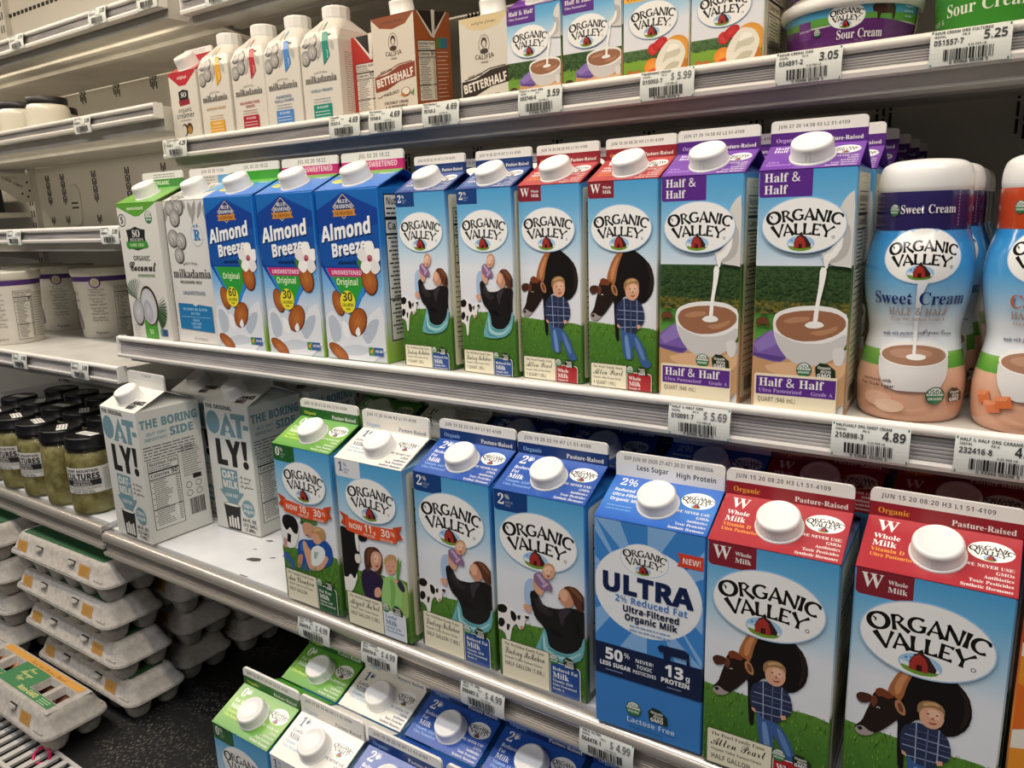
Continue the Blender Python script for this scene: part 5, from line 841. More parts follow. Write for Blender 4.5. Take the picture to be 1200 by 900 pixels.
S_A = add_shelf('A', 'upper shelf carrying the creamer cartons and sour cream tubs', XJ+.002, XR, .094, .1275, .100, BK)
S_A2 = add_shelf('A2', 'topmost shelf seen from below, above the row of creamers', -1.085, XR, .135, .3325, .3055, BK)
S_B = add_shelf('B', 'middle shelf carrying blue almond milk and quart cartons', XJ, XR, -.018, -.1545, -.186, BK)
S_C = add_shelf('C', 'lower metal-edged shelf carrying the half-gallon cartons', XJ+.001, XR, -.0797, -.440, -.476, BK, 'lower')
S_TL = add_shelf('TL', 'top left shelf with ribbed underside and bright rail', XL, XJ-.003, .118, .346, .3185, BK)
S_L2 = add_shelf('L2', 'left bay shelf holding the white glass jars', XL, XJ-.004, .09, .1830, .1595, BK)
S_L3 = add_shelf('L3', 'left bay shelf with nothing on it, below the bare back panel', XL, XJ-.004, .04, .004, -.021, BK)
S_L4 = add_shelf('L4', 'left bay shelf holding the purple-banded yogurt tubs', XL, XJ-.004, -.022, -.201, -.227, BK)
S_L5 = add_shelf('L5', 'left bay metal-edged shelf holding the pickle jars', XL, XJ-.002, -.0797, -.432, -.468, BK, 'lower')
# next bay beyond the left upright
add_shelf('N3', 'far shelf beyond the left upright, level with the bare panel', XL-1.2, XL-.004, .04, .055, .03, BK, brackets=False)
# paint chips on the lower shelf board
A = Art(); A.on(lambda u, v, k: (u, v, -.4394+k))
rd = random.Random(4)
for (px, py, a, b, r_) in ((-.828, -.030, .011, .0045, .5), (-.86, .02, .006, .002, .4), (-.80, .0, .006, .002, .5), (-.855, -.008, .0035, .0012, .2), (-.73, -.050, .006, .0022, .1), (-.80, -.068, .009, .0015, 0), (-.81, -.014, .004, .0015, .5), (-.90, .075, .008, .002, .3)):
    A.poly([(px+a*(.6+.8*rd.random())*cos(t)*cos(r_)-b*sin(t)*sin(r_), py+a*cos(t)*sin(r_)+b*(.6+.8*rd.random())*sin(t)) for t in [pi*2*i/9 for i in range(9)]], '4c4a48')
ch = A.build('paint_chip', M['matte'], None); ch.parent = S_C; ch.matrix_parent_inverse = Matrix.Translation(-S_C.location); ch['kind'] = 'stuff'
# load-limit plate on the far left bracket
br = MB(); pts = [(.16, .155), (.444, .155), (.446, .082), (.415, .075), (.36, .118), (.2, .143)]
n = len(pts); br.add([(XL+.016+s_*.0015, y, z) for s_ in (-1, 1) for y, z in pts], [tuple(range(n-1, -1, -1)), tuple(range(n, 2*n))]+[(i, (i+1) % n, n+(i+1) % n, n+i) for i in range(n)])
bk = empty('shelf_bracket', 'cream load-limit bracket plate below the left bay shelf, beside the slotted upright', 'bracket', None, (XL, .3, .1))
bp = br.build('plate', M['paint'], bk); bp.matrix_parent_inverse = Matrix.Translation(-bk.location)
A = Art(); A.on(lambda u, v, k: (XL+.0178+k, .372+u*.001, .152-v*.001))
A.text('LOAD LIMIT', 0, 12, 10, '2c2a28', 'h', rot=.5, sx=.9); A.lines(12, 8, 40, 12, 2, '6a6762', 1.2)
for u, v in ((62, 22), (66, 44), (46, 52), (60, 60)): A.ell(u, v, 3, 3, '151515', n=10)
t_ = A.build('printed_warning', M['matte'], bk); t_.matrix_parent_inverse = Matrix.Translation(-bk.location)
mb = MB(); mb.box(XL-.9, XL-.06, .16, .40, .0515, .14); tag(mb.build('dark_carton', M['dark']), 'dark box standing on the far shelf beyond the left upright', 'box')

# ---- front grille of the well (air return) with a ring lying on it
gr = empty('air_return_grille', 'slotted white metal grille in front of the egg cartons', 'grille', None, (-1.1, -.225, -.735))
mb = MB(); mb.box(-1.2, 1.1, -.034, -.028, -.002, .004); mb.box(-1.2, 1.1, .022, .027, -.004, .002)
mb.build('grille_edge', M['grille'], gr)
bar = None
for i in range(50):
    if bar is None:
        mb = MB(); mb.add([(-.0052, -.03, 0), (.0052, -.03, 0), (.0052, .024, 0), (-.0052, .024, 0), (-.0052, -.03, -.004), (.0052, -.03, -.004), (.0052, .024, -.004), (-.0052, .024, -.004)],
                          [(0, 1, 2, 3), (7, 6, 5, 4), (0, 4, 5, 1), (2, 6, 7, 3), (0, 3, 7, 4), (1, 5, 6, 2)])
        bar = mb.build('grille_bar', M['grille'], gr)
        o = bar
    else: o = bar.copy(); COL.objects.link(o); o.parent = gr
    o.location = (-.55+i*.0215, 0, 0)
mb = MB(); mb.box(-2.3, 1.2, -.0125, .012, -.02, -.004)
ed = mb.build('front_rail', M['steel']); ed.location = (-.9, -.285, -.72); tag(ed, 'polished metal rail in front of the white grille', 'rail')
mb = MB(); mb.tube([(.013*cos(a), .011*sin(a), .003+.002*sin(2*a)) for a in [2*pi*i/20 for i in range(21)]], .0022)
o = mb.build('hair_tie', M['pink']); o.location = (-1.108, -.214, -.7335); o.rotation_euler = (.9, 0, .4); tag(o, 'small shiny pink elastic ring caught in the white grille', 'ring')
# ================================================================ cartons
class Dim:
    def __init__(s, w, h, rise, fin): s.w, s.h, s.rise, s.fin = w, h, rise, fin; s.sl = sqrt((w/2)**2+rise**2); s.L = s.sl/w*100; s.F = fin/w*100; s.H = h/w*100
HG = Dim(.0952, .1912, .0215, .0217)      # half gallon
QT = Dim(.070, .1845, .0190, .0195)       # quart
PT = Dim(.0675, .087, .0185, .0185)       # pint
def m_front(d): w_ = d.w; return lambda u, v, k: (-w_/2+u*w_/100, -w_/2-k, d.h-v*w_/100)
def m_right(d): w_ = d.w; return lambda u, v, k: (w_/2+k, -w_/2+u*w_/100, d.h-v*w_/100)
def m_roof(d):
    w_ = d.w; ny, nz = -d.rise/d.sl, (w_/2)/d.sl
    def f(u, v, k):
        t = v*w_/100/d.sl; return (-w_/2+u*w_/100, -.0012-(w_/2-.0012)*t+ny*(k+.0006), d.h+d.rise*(1-t)+nz*(k+.0006))
    return f
def m_fin(d): w_ = d.w; return lambda u, v, k: (-w_/2+u*w_/100, -.0015-k, d.h+d.rise+d.fin-v*w_/100)

CAPS = {}
def cap_mesh(r, hgt, parent, z, tilt, y, col='cap', flat=False):
    key = (r, hgt)
    if key not in CAPS:
        a = MB(); rr = [(r*1.0, 0), (r*1.0, hgt*.16), (r*.985, hgt*.2), (r*.965, hgt*.72), (r*.94, hgt*.86), (r*.88, hgt*.97), (r*.80, hgt), (r*.76, hgt*.955), (r*.4, hgt*.94), (.0006, hgt*.94)]
        a.lathe(rr, 72, rib=(2, 3, r*.02)); c = a.build('cap', M['cap'])
        b = MB(); b.lathe([(r*1.06, -.0012), (r*1.06, .0006), (r*1.0, .0009)], 40); f = b.build('cap_flange', M['cap'])
        CAPS[key] = (c.data, f.data); bpy.data.objects.remove(c); bpy.data.objects.remove(f)
    c = bpy.data.objects.new('cap', CAPS[key][0]); COL.objects.link(c); c.parent = parent
    c.location = (0, y, z); c.rotation_euler = (tilt, 0, 0)
    f = bpy.data.objects.new('cap_flange', CAPS[key][1]); COL.objects.link(f); f.parent = c
    return c

def gable_body(A, d, side, roofc, backc=None):
    """hull of the carton: chamfered body, roof panels, tucked side gables. side: stops [(v, col)] running down"""
    side = [(v*d.H/side[-1][0], c) for v, c in side]
    w_ = d.w; e = .0011; hx = w_/2; pts = [(-hx+e, -hx), (hx-e, -hx), (hx, -hx+e), (hx, hx-e), (hx-e, hx), (-hx+e, hx), (-hx, hx-e), (-hx, -hx+e)]
    vs = []; cs = []
    for v, c in side:
        for x, y in pts: vs.append((x, y, d.h-v*w_/100)); cs.append(C_(c))
    n = 8; fs = [((j+1)*n+i, (j+1)*n+(i+1) % n, j*n+(i+1) % n, j*n+i) for j in range(len(side)-1) for i in range(n)]
    fs.append(tuple(range((len(side)-1)*n+7, (len(side)-1)*n-1, -1)))
    A.raw(vs, fs, cs)
    z0, z1 = d.h, d.h+d.rise; rc = C_(roofc); th = .0007; ap = hx*.30
    # roof panels (two-sided slabs)
    for s in (-1, 1):
        q = [(-hx, s*hx, z0), (hx, s*hx, z0), (hx, s*.001, z1), (-hx, s*.001, z1)]
        q2 = [(x, y-s*.0002, z-th) for x, y, z in q]
        A.raw(q+q2, [(0, 1, 2, 3) if s < 0 else (3, 2, 1, 0), (7, 6, 5, 4) if s < 0 else (4, 5, 6, 7), (0, 4, 5, 1), (1, 5, 6, 2), (0, 3, 7, 4)], [rc]*8)
        # tucked gable with its two folded wings
        X = s*hx; sc = C_(side[0][1])
        dk = mixc(sc, rc, .35)
        A.raw([(X-s*e*.2, -hx+.0008, z0), (X-s*e*.2, hx-.0008, z0), (s*ap, 0, z1-.0012)], [(0, 1, 2) if s > 0 else (2, 1, 0)], [dk]*3)
    A.raw([(-hx, -hx, z0), (hx, -hx, z0), (hx, hx, z0), (-hx, hx, z0)], [(0, 1, 2, 3)], [C_(side[0][1])]*4)
def fin_mesh(A, d, lo, hi='e9e7e2', split=.45):
    """top seal: thin board with rounded top corners; the upper band is unprinted white"""
    w_ = d.w; hx = w_/2; z0 = d.h+d.rise-.001; z1 = d.h+d.rise+d.fin; r = w_*.045; zs = z1-(z1-z0)*split; t = .0015
    out = [(-hx, z0), (hx, z0), (hx, zs)] ; out2 = [(hx, zs), (hx, z1-r)]+[(hx-r+r*cos(a), z1-r+r*sin(a)) for a in [pi/2*i/5 for i in range(1, 6)]]+[(-hx+r-r*sin(a), z1-r+r*cos(a)) for a in [pi/2*i/5 for i in range(0, 6)]]+[(-hx, zs)]
    for P, c in (([(-hx, z0), (hx, z0), (hx, zs), (-hx, zs)], lo), (out2, hi)):
        n = len(P); vs = [(x, -t, z) for x, z in P]+[(x, t, z) for x, z in P]
        A.raw(vs, [tuple(range(n)), tuple(range(2*n-1, n-1, -1))]+[(i, n+i, n+(i+1) % n, (i+1) % n) for i in range(n)], [C_(c)]*2*n)
def carton_root(label, cat='carton', group=None): return empty('milk_carton', label, cat, group)

def ov_roof(A, d, k, side=1):
    """roof panel and seal print of the dairy cartons; k: style dict"""
    top, txt, acc = k['top'], k.get('txt', 'f1efe9'), k.get('acc', 'e3a13a')
    A.on(m_roof(d), (.2, 0, 99.8, d.L))
    A.grid(0.2, 0, 99.8, d.L, [(0, top), (d.L*.5, k.get('top2', top)), (d.L, top)])
    q = d.L/55
    b = k['big']
    if k.get('hh'):
        A.text('Half &', 7, 9*q, 7.5, txt, 's'); A.text('Half', 7, 16*q, 7.5, txt, 's'); A.text('Ultra', 6, 40*q, 5, acc, 's'); A.text('Pasteurized', 5, 46*q, 5, acc, 's')
    elif k.get('ultra'):
        A.text('2%', 8, 12*q, 12, txt, 's'); 
        for i, t in enumerate(('Reduced Fat', 'Ultra-Filtered', 'Organic Milk')): A.text(t, 6, (20+6*i)*q, 5, txt, 'h', sx=.9, wmax=31)
        A.lines(6, 38*q, 30, 42*q, 2, acc, .8)
    else:
        A.text(b, 8, 15*q, 16, txt, 's', sx=.95)
        if b != 'W': A.ell(8+17*.62, 8*q, 2.1, 2.5, txt, n=10); A.text('%', 16.5, 9*q, 8, txt, 's')
        y = 16.5
        for t, sz, c in k['words']: y += sz*.86*.72+1.8; A.text(t, 7, y*q, sz*.86, c, 's', sx=.95, wmax=31)
    lx, ly = 82, 17*q
    A.ell(lx, ly, 14.4, 9.6, 'f4f3ee', n=28)
    flare_text(A, 'ORGANIC', lx, ly-1.2, 4.3, '1c1a18', 26, first=1.15); flare_text(A, 'VALLEY', lx, ly+3.6, 4.2, '1c1a18', 30, first=1.12); barn(A, lx, ly+6.6, .26, True)
    c3 = k.get('never', txt)
    for i, t in enumerate(('WE NEVER USE:', 'GMOs', 'Antibiotics', 'Toxic Pesticides', 'Synthetic Hormones')): A.text(t, 97, (33+4.9*i)*q, 4.1, c3, 's', 'r', sx=.9, wmax=31)
def ov_fin(A, d, k):
    A.on(m_fin(d), (1, 0, 99, d.F+1)); F = d.F
    if k.get('ultra'): A.text('Less Sugar', 20, F*.66, 6.4, '20242c', 'h', wmax=30); A.text('High Protein', 93, F*.72, 6.4, '20242c', 'h', 'r', wmax=36)
    else: A.text('Organic', 6, F*.84, 6.2, k.get('acc2', k.get('acc', 'e3a13a')), 's'); A.text('Pasture-Raised', 96, F*.88, 6.2, k.get('txt', 'f1efe9'), 's', 'r', sx=.97)
    A.text(k.get('date', 'JUN 15 20 08:20 H3 L1 51-4109'), 8, F*.30, 5, '6a6866', 'h', sx=.9, track=.06, wmax=82)
def ov_side(A, d, seed=1, c='ece4c6'):
    A.on(m_right(d)); H = d.H
    A.rrect(7, 5, 93, H-6, 4, c); A.ring(50, 12, 34, 4.4, .8, 'b9ae8a', n=24)
    nutrition(A, 16, 24, 84, 24+68*1.5, bg=c, seed=seed)
    A.lines(14, 24+68*1.58, 86, H-34, 14, '2b2822', 1.1, seed+1); A.bars(20, H-30, 70, H-12)
def lower_panel(A, d, k, y, w1=60):
    """cream signature panel and coloured product panel at the foot of the front"""
    H = d.H; c = 'ece6cd'
    A.rrect(4, y, w1, H+.5, 2, '5b5a50', '1000'); A.rrect(4.7, y+.8, w1-.6, H+.5, 1.8, c, '1000')
    A.text('The '+k['farm']+' Family Farm', 8, y+6.2, 4.4, '3a352c', 's', wmax=w1-14)
    A.text(k['sign'], 8, y+15.5, 11.5, '1c1a18', 'c', wmax=w1-13, rot=-.03)
    A.text('Organic Valley Farmer-Owner', 8, y+20.4, 3.5, '3a352c', 's', wmax=w1-16)
    A.text(k['size'], 8, y+28.5, 6.4, '6a655a', 'h', sx=.72, wmax=w1-14)
    pc = k['pan']; A.rrect(w1+.6, y+8, 94, H+.5, 4, 'f2f0ea', '0100'); A.rrect(w1+1.2, y+8.8, 93.2, H+.5, 3.8, pc, '0100')
    tx = k.get('ptxt', 'f4f2ee'); yy = y+11.6
    for t, sz in k['pwords']: yy += sz*.84*.72+1.7; A.text(t, w1+3.5, yy, sz*.84, tx, 's', sx=.95, wmax=90-w1-2)
    usda(A, w1+5, y+5.5, 5.6); nongmo(A, w1+22, y+5.4, 1.1)
def grassland(A, d, y0, y1, seed=3, dark='2f5a1c', light='7aa83a'):
    H = d.H; n = 10; rd = random.Random(seed); ln = [(100*i/n, y0+(y1-y0)*i/n+rd.uniform(-1.2, 1.2)) for i in range(n+1)]
    vs = []; cs = []; fs = []
    for i, (x, y) in enumerate(ln):
        for j, (f_, c) in enumerate(((0, '5b8a34'), (.3, '4a7b2c'), (1, '3a6423'))): vs.append((x, y+(H-y)*f_)); cs.append(rgb(c))
    for i in range(n):
        for j in range(2): a = i*3+j; fs.append((a, a+3, a+4, a+1))
    A.put(vs, fs, cs); A.nx()
    A.blades(0, y0-1, 100, H, 420, (dark, light), seed, 4.2, 1.1, top=lambda x: y0+(y1-y0)*x/100)
def ov_front(A, d, k):
    H = d.H; A.on(m_front(d), (1.2, 0, 98.8, H))
    sky = [(0, '4d9fd4'), (H*.12, '6db2dc'), (H*.30, 'b4d4e8'), (H*.42, 'e3e7ee'), (H, 'e6e6ea')]
    A.grid(1.2, 0, 98.8, H, sky)
    if k['art'] == 'ultra': return ultra_front(A, d, k)
    q = d is QT
    lc = (49, 58 if q else 46); pt = d is PT
    if pt: lc = (50, 49)
    # tab with the fat figure
    if k.get('hh'):
        tw, thh = (56, 28) if not pt else (54, 23)
        A.rrect(1.2, 0, tw, thh, 3, k['tab'], '0001')
        if pt: A.text('Half & Half', 5, 9.5, 8.6, 'f4f2ee', 's', sx=.98); A.text('Ultra Pasteurized', 5, 16, 4.6, 'e6def0', 's')
        else: A.text('Half &', 6, 12, 13, 'f4f2ee', 's', sx=.95); A.text('Half', 6, 24.5, 13, 'f4f2ee', 's', sx=.95)
    elif k.get('cream'):
        A.rrect(1.2, 0, 57, 24, 3, 'f2b13c', '0001'); A.text('Heavy', 6, 6, 7.5, '4a3320', 's'); A.text('Whipping', 6, 13.5, 9, '4a3320', 's', sx=.95); A.text('Cream', 6, 21.5, 9, '4a3320', 's', sx=.95)
    else:
        A.rrect(1.2, 0, 39, 20.5, 3.5, k['tab'], '0001'); tt = k.get('tabtxt', 'f4f2ee')
        A.text(k['big'], 5, 14, 16 if k['big'] == 'W' else 15, tt, 's', sx=.95)
        if k['big'] == 'W': A.text('Whole', 22.5, 9, 4.6, tt, 's', wmax=14); A.text('Milk', 22.5, 15, 6, tt, 's', wmax=14)
        else: A.text('%', 13.5, 8, 6.5, tt, 's'); A.text('MILK', 14, 12.5, 3.4, mixc(C_(tt), C_(k['tab']), .5), 'h'); A.text('FAT', 14, 16, 3.4, mixc(C_(tt), C_(k['tab']), .5), 'h')
    if k['art'] == 'cow':
        y = 178 if q else 128; grassland(A, d, y, y+(5 if q else 3)); 
        if q: A.fig('cowboy')
        else: A.fig('cowboy', 5, -2, .8, .78)
        logo(A, lc[0], lc[1], 43.5)
        if q: pass
        lower_panel(A, d, k, 232 if q else 168, 58)
    elif k['art'] == 'woman':
        y = 172 if q else 134; grassland(A, d, y, y+3)
        logo(A, lc[0], lc[1], 43.5)
        if q: A.fig('woman', 0, 14, .98, 1.18)
        else: A.fig('woman')
        lower_panel(A, d, k, 230 if q else 158, 60)
    elif k['art'] in ('man', 'mother'):
        grassland(A, d, 132, 126)
        if k['art'] == 'man': A.fig('man'); A.blades(2, 150, 98, 166, 200, ('3a6f24', '8aba44'), 8, 5, 1)
        else: A.ell(80, 150, 30, 24, '9ab86a', n=20); A.fig('mother')
        logo(A, 52, 42, 38)
        A.poly([(2, 62), (16, 66), (16, 81), (3, 77), (8, 70)], 'c2461f'); A.poly([(98, 62), (84, 66), (84, 81), (97, 77), (92, 70)], 'c2461f')
        A.poly([(12, 68), (50, 71), (88, 68), (88, 84), (50, 87), (12, 84)], 'e0552a')
        A.text('NOW', 16, 80, 9, 'f8e6dc', 'h', sx=.9); A.text(k['num'], 40, 80, 12, 'fbeee6', 'h', 'l', sx=.9); A.text('g', 54, 80, 5, 'fbeee6', 'h'); A.text('30', 65, 80, 12, 'fbeee6', 'h'); A.text('%', 80, 77, 7, 'fbeee6', 'h')
        A.text('PROTEIN', 38, 85, 4, 'f8d8c8', 'h', wmax=18); A.text('CALCIUM', 64, 85, 4, 'f8d8c8', 'h', wmax=20)
        lower_panel(A, d, k, 160, 60)
    elif k['art'] == 'cup':
        if pt:
            A.grid(1.2, 78, 98.8, H, [(78, '3d5a30'), (98, '4f6f38'), (104, '6e9a3a'), (H, '86b044')]); A.foliage(0, 80, 100, 101, 380, ('24401f', '4e6b38'), 4)
            A.blades(0, 106, 100, H, 120, ('6fa03a', 'a2c860'), 6, 3, 1.5)
            A.ell(12, 118, 7, 3.4, '4a3628', n=12); A.fig('cup', 26, -12, .74, .62)
            logo(A, 44, 50, 35)
        else:
            A.grid(1.2, 101, 98.8, 190, [(101, '35532c'), (135, '3f5c30'), (150, '6a6f3a'), (156, '4f8a3c'), (190, '5fa03f')]); A.foliage(0, 103, 100, 146, 700, ('283e20', '3f5830'), 4, 2.0)
            A.foliage(0, 140, 100, 153, 200, ('3c4f28', '8a7430'), 14, 2.4)
            A.fig('cup'); A.poly([(3, 162), (5, 158), (12, 157), (17, 159), (18, 163), (17, 170), (15.6, 170), (15, 165), (7, 165), (6.6, 170), (5, 170)], '6a4028', 1)
            logo(A, lc[0], lc[1], 43.5)
            usda(A, 57, 214, 8.2); nongmo(A, 78, 214, 1.6)
            A.rrect(4, 221, 92, H, 3, 'efe4c8', '1000'); A.rect(6, 224, 91, 245, '5b2f86'); A.text('Half & Half', 9, 235.5, 13.5, 'f4f2ee', 's', sx=.96); A.text('Ultra Pasteurized', 9, 242.3, 6, 'c3a8e0', 's'); A.text('Grade A', 88, 242.5, 6, 'c3a8e0', 's', 'r')
            A.text('QUART (946 mL)', 8, 253.5, 7.5, '8a8168', 'h', sx=.68)
    elif k['art'] == 'fruit':
        A.grid(1.2, 88, 98.8, H, [(88, '5c7a4a'), (100, '54783a'), (103, '82ab3c'), (H, '6f9c33')]); A.foliage(0, 90, 100, 102, 260, ('3b5a30', '5e7c4e'), 4)
        for x, y in ((12, 118), (18, 121), (24, 119), (15, 124)): A.ell(x, y, 5, 4.4, 'c0703a', n=9)
        A.ell(82, 96, 20, 20, 'e09a3a', 'f0b45a', rings=2); A.ell(86, 116, 12, 14, 'c9772c', n=14)
        A.ell(47, 90, 8, 8, 'c02c28', 'e0504a', rings=2); A.ell(57, 84, 12, 7, 'b8222a', 'd84038', rings=2, rot=-.5); A.ell(45, 112, 12, 10, 'ee8a2c', 'f6a84a', rings=2, rot=-.5); A.ell(50, 122, 12, 7, 'e05a2a')
        A.poly([(52, 126), (50, 108), (58, 92), (68, 82), (74, 80), (88, 84), (96, 98), (92, 112), (84, 127)], 'ece8da', 2)
        A.poly([(60, 112), (66, 96), (80, 88), (90, 98), (82, 104), (70, 104)], 'd2cdb8', 2); A.poly([(66, 98), (72, 86), (84, 88), (86, 94), (76, 95)], 'f8f5ea', 2); A.poly([(60, 122), (72, 110), (88, 110), (84, 118), (72, 120)], 'c9c4ae', 2)
        logo(A, 46, 51, 37)
def ultra_front(A, d, k):
    H = d.H; A.rect(1.2, 0, 98.8, H, '3f86cf')
    cx, cy = 50, 62
    for i in range(16):
        a0 = 2*pi*i/16; a1 = a0+pi/16
        A.put([(cx+20*cos(a0), cy+20*sin(a0)), (cx+130*cos(a0), min(cy+130*sin(a0), 119)), (cx+130*cos(a1), min(cy+130*sin(a1), 119))], [(0, 1, 2)], [rgb('86b4e4')]*3)
    A.nx(); A.rect(1.2, 119, 98.8, H, '3c7fc8')
    A.ell(49, 62, 49, 42, 'e3e8f0', n=48); A.ell(49, 62, 48, 41, 'edeff3', n=48)
    logo(A, 47, 32, 22, grow=1.0)
    A.poly([(76, 18), (98.5, 18), (98.5, 30), (76, 30), (79, 24)], 'd8432f'); A.text('NEW!', 80.5, 26.7, 7, 'f6ece6', 'h', wmax=16)
    A.text('ULTRA', 48, 66, 24, '16244e', 'h', 'c', sx=1.05, wmax=86, bold=1.3); A.text('2% Reduced Fat', 53, 75, 8.6, '3f7cc4', 'h', 'c', wmax=66)
    A.text('Ultra-Filtered', 53, 83.2, 8.2, '14213f', 'h', 'c', bold=.25, wmax=52); A.text('Organic Milk', 53, 91, 8.2, '14213f', 'h', 'c', bold=.25, wmax=48)
    A.lines(34, 95, 72, 99, 2, '6f9ccc', 1.2, 3, .1)
    A.rect(1.2, 119, 98.8, 150, '172343')
    A.text('50', 10, 134, 15, 'eef1f6', 'h', bold=.5); A.text('%', 28.5, 129, 7, 'eef1f6', 'h'); A.text('LESS SUGAR', 5, 141, 5.6, 'eef1f6', 'h', bold=.2, wmax=30); A.lines(11, 144.5, 28, 144.5, 1, '8fa3cc', .9)
    for i, t in enumerate(('NEVER!', 'TOXIC', 'PESTICIDES')): A.text(t, 48, 130+5.6*i, 4.8, 'e6eaf2', 'h', 'c', wmax=22)
    A.text('13', 66, 134, 15, 'eef1f6', 'h', bold=.5); A.text('g', 85, 134, 7, 'eef1f6', 'h'); A.text('PROTEIN', 63, 141, 6, 'eef1f6', 'h', bold=.2, wmax=26); A.lines(69, 144.5, 82, 144.5, 1, '8fa3cc', .9)
    A.poly([(66, 120), (65, 110), (67, 106), (84, 105.5), (88, 108), (89, 120), (86, 120), (86, 114), (72, 114), (71, 120)], '172343'); A.poly([(60, 109), (63, 106), (68, 106), (68, 112), (62, 113)], '172343')
    usda(A, 38, 177, 7.4); nongmo(A, 60, 177, 1.35); A.text('Lactose Free', 54, 191, 7, 'c4d6ee', 'h', 'c')
    A.lines(34, 195, 66, 195, 1, '2a5a96', 1)

def dairy(label, d, k, group=None):
    root = carton_root(label, group=group); A = Art()
    sd = k.get('side', [(0, '3d93cf'), (d.H*.2, '4c9bd0'), (d.H*.45, 'cfd9e2'), (d.H*.62, 'dfe0e0'), (d.H*.68, '4f7c30'), (d.H, '3a6423')])
    gable_body(A, d, sd, k['top']); ov_front(A, d, k); ov_side(A, d, 3)
    ov_roof(A, d, k); A.build('body', M['board'], root)
    F = Art(); fin_mesh(F, d, k.get('fin', k['top'])); ov_fin(F, d, k); F.build('gable_seal', M['board'], root)
    t = .52; ny, nz = -d.rise/d.sl, (d.w/2)/d.sl
    cap_mesh(.0168 if d is HG else .0158, .0125, root, d.h+d.rise*(1-t)+nz*.0015, atan2(d.rise, d.w/2), -(d.w/2)*t+ny*.0015)
    return root
K = {}
W_words = [('Whole', 8, 'f4f2ee'), ('Milk', 9.5, 'f4f2ee'), ('Vitamin D', 6, 'f0a83c'), ('Ultra Pasteurized', 5.6, 'f0a83c')]
K['W'] = dict(top='a6232f', fin='90222c', tab='852431', big='W', words=W_words, acc='f0a83c', art='cow', farm='Pearl', sign='Allen Pearl', size='HALF GALLON', pan='a8252c', pwords=(('Whole', 8), ('Milk', 10), ('Vitamin D', 4.5), ('Ultra Pasteurized', 4), ('Grade A', 4)), side=[(0, '4b98cc'), (60, '86b6d8'), (95, 'd9dfe4'), (125, 'dcdcdc'), (130, '4f7c30'), (201, '3a6423')])
def two(lb=''): return [('Reduced', 7, 'e6ecf6'), ('Fat', 7, 'e6ecf6'), ('Milk', 10, 'f4f4f6'), ('Vitamin A&D', 5.6, '8fb8ea'), ('Ultra Pasteurized', 5.2, '8fb8ea')]
K['2'] = dict(top='1d4fa4', fin='17366f', tab='18407e', big='2', words=two(), acc='8fb8ea', art='woman', farm='McMahon', sign='Lindsay McMahon', size='HALF GALLON (1.89L)', pan='1f4a92', pwords=(('Reduced Fat', 6.2), ('Milk', 10.5), ('Vitamin A&D', 4.6), ('Ultra Pasteurized', 4.2), ('Grade A', 4.2)), date='JUN 19 20 22:19 H7 L1 51-4109', side=[(0, '2f7fc8'), (60, '5aa0d6'), (95, 'c6d8e6'), (130, 'd8dcdc'), (136, '4f7c30'), (201, '3a6423')])
K['0'] = dict(top='4f9430', top2='7cb240', fin='28602a', tab='24602f', big='0', words=[('Fat Free', 7.5, 'eef4e4'), ('Milk', 10, 'eef4e4'), ('Vitamin A&D', 5.8, 'd6e84a'), ('Ultra Pasteurized', 5.4, 'd6e84a')], acc='cfd84a', art='man', num='10', farm='Champion', sign='Ann Champion', size='HALF GALLON', pan='1f5a30', pwords=(('Fat Free', 7), ('Milk', 10), ('Vitamin A&D', 4.6), ('Ultra Pasteurized', 4.2)), date='JUN 14 20 21:32 H4 L2 51-4109')
K['1'] = dict(top='e6e2d8', fin='e6e2d8', txt='27407c', acc='6fa6da', tab='dfe2e6', tabtxt='27407c', big='1', words=[('Lowfat', 7, '27407c'), ('Milk', 10, '27407c'), ('Vitamin A&D', 5.8, '6fa6da'), ('Ultra Pasteurized', 5.4, '6fa6da')], art='mother', num='11', farm='McNeil', sign='Abigail McNeil', size='HALF GALLON (1.89L)', pan='d9e2ec', ptxt='27407c', pwords=(('Lowfat', 7), ('Milk', 10), ('Vitamin A&D', 4.6), ('Ultra Pasteurized', 4.2)), date='JUN 17 20 14:46 H2 L1 51-4109', side=[(0, '6aa8d8'), (50, 'b4cfe4'), (90, 'e4e2dc'), (135, 'ddd9ca'), (142, '7f9c50'), (201, '4c7a2c')])
K['U'] = dict(top='1f5cb8', top2='3f7fd0', fin='e6e6e8', big='2', ultra=1, words=[], acc='8fb8ea', tab='18407e', art='ultra', date='EXP JUN 09 2020 27-421 20:31 MT 004850A', side=[(0, '3f86cf'), (118, '3f7fc8'), (119, '172343'), (150, '172343'), (151, '3472bb'), (201, '2f6cb4')])
K['H'] = dict(top='6a2f9c', fin='54267e', tab='5a2a88', big='', hh=1, words=[], acc='c9a6e6', art='cup', date='JUN 27 20 14:58 02 L2 51-4109', side=[(0, '4f96c8'), (60, 'a4c6da'), (100, 'd8d8d0'), (101, '3d5a30'), (150, '4f7a34'), (190, 'c69a6e'), (264, 'b98c60')])
K['F'] = dict(K['H'], top='d9902c', fin='c07c20', cream=1, hh=0, art='fruit', acc='4a3320', txt='4a3320', words=[], side=[(0, '4f96c8'), (40, 'c6d4d8'), (85, 'e4ddc4'), (129, 'c9b480')])
Kq = lambda n, **x: dict(K[n], size='1 QUART (.95L)', **x)
K['Wq'] = Kq('W', side=[(0, '3f8cc6'), (30, '7ab2d8'), (90, 'd2dade'), (180, 'd8d4c4'), (186, '4f7c30'), (264, '3a6423')]); K['Wq']['top'] = 'a82a2c'
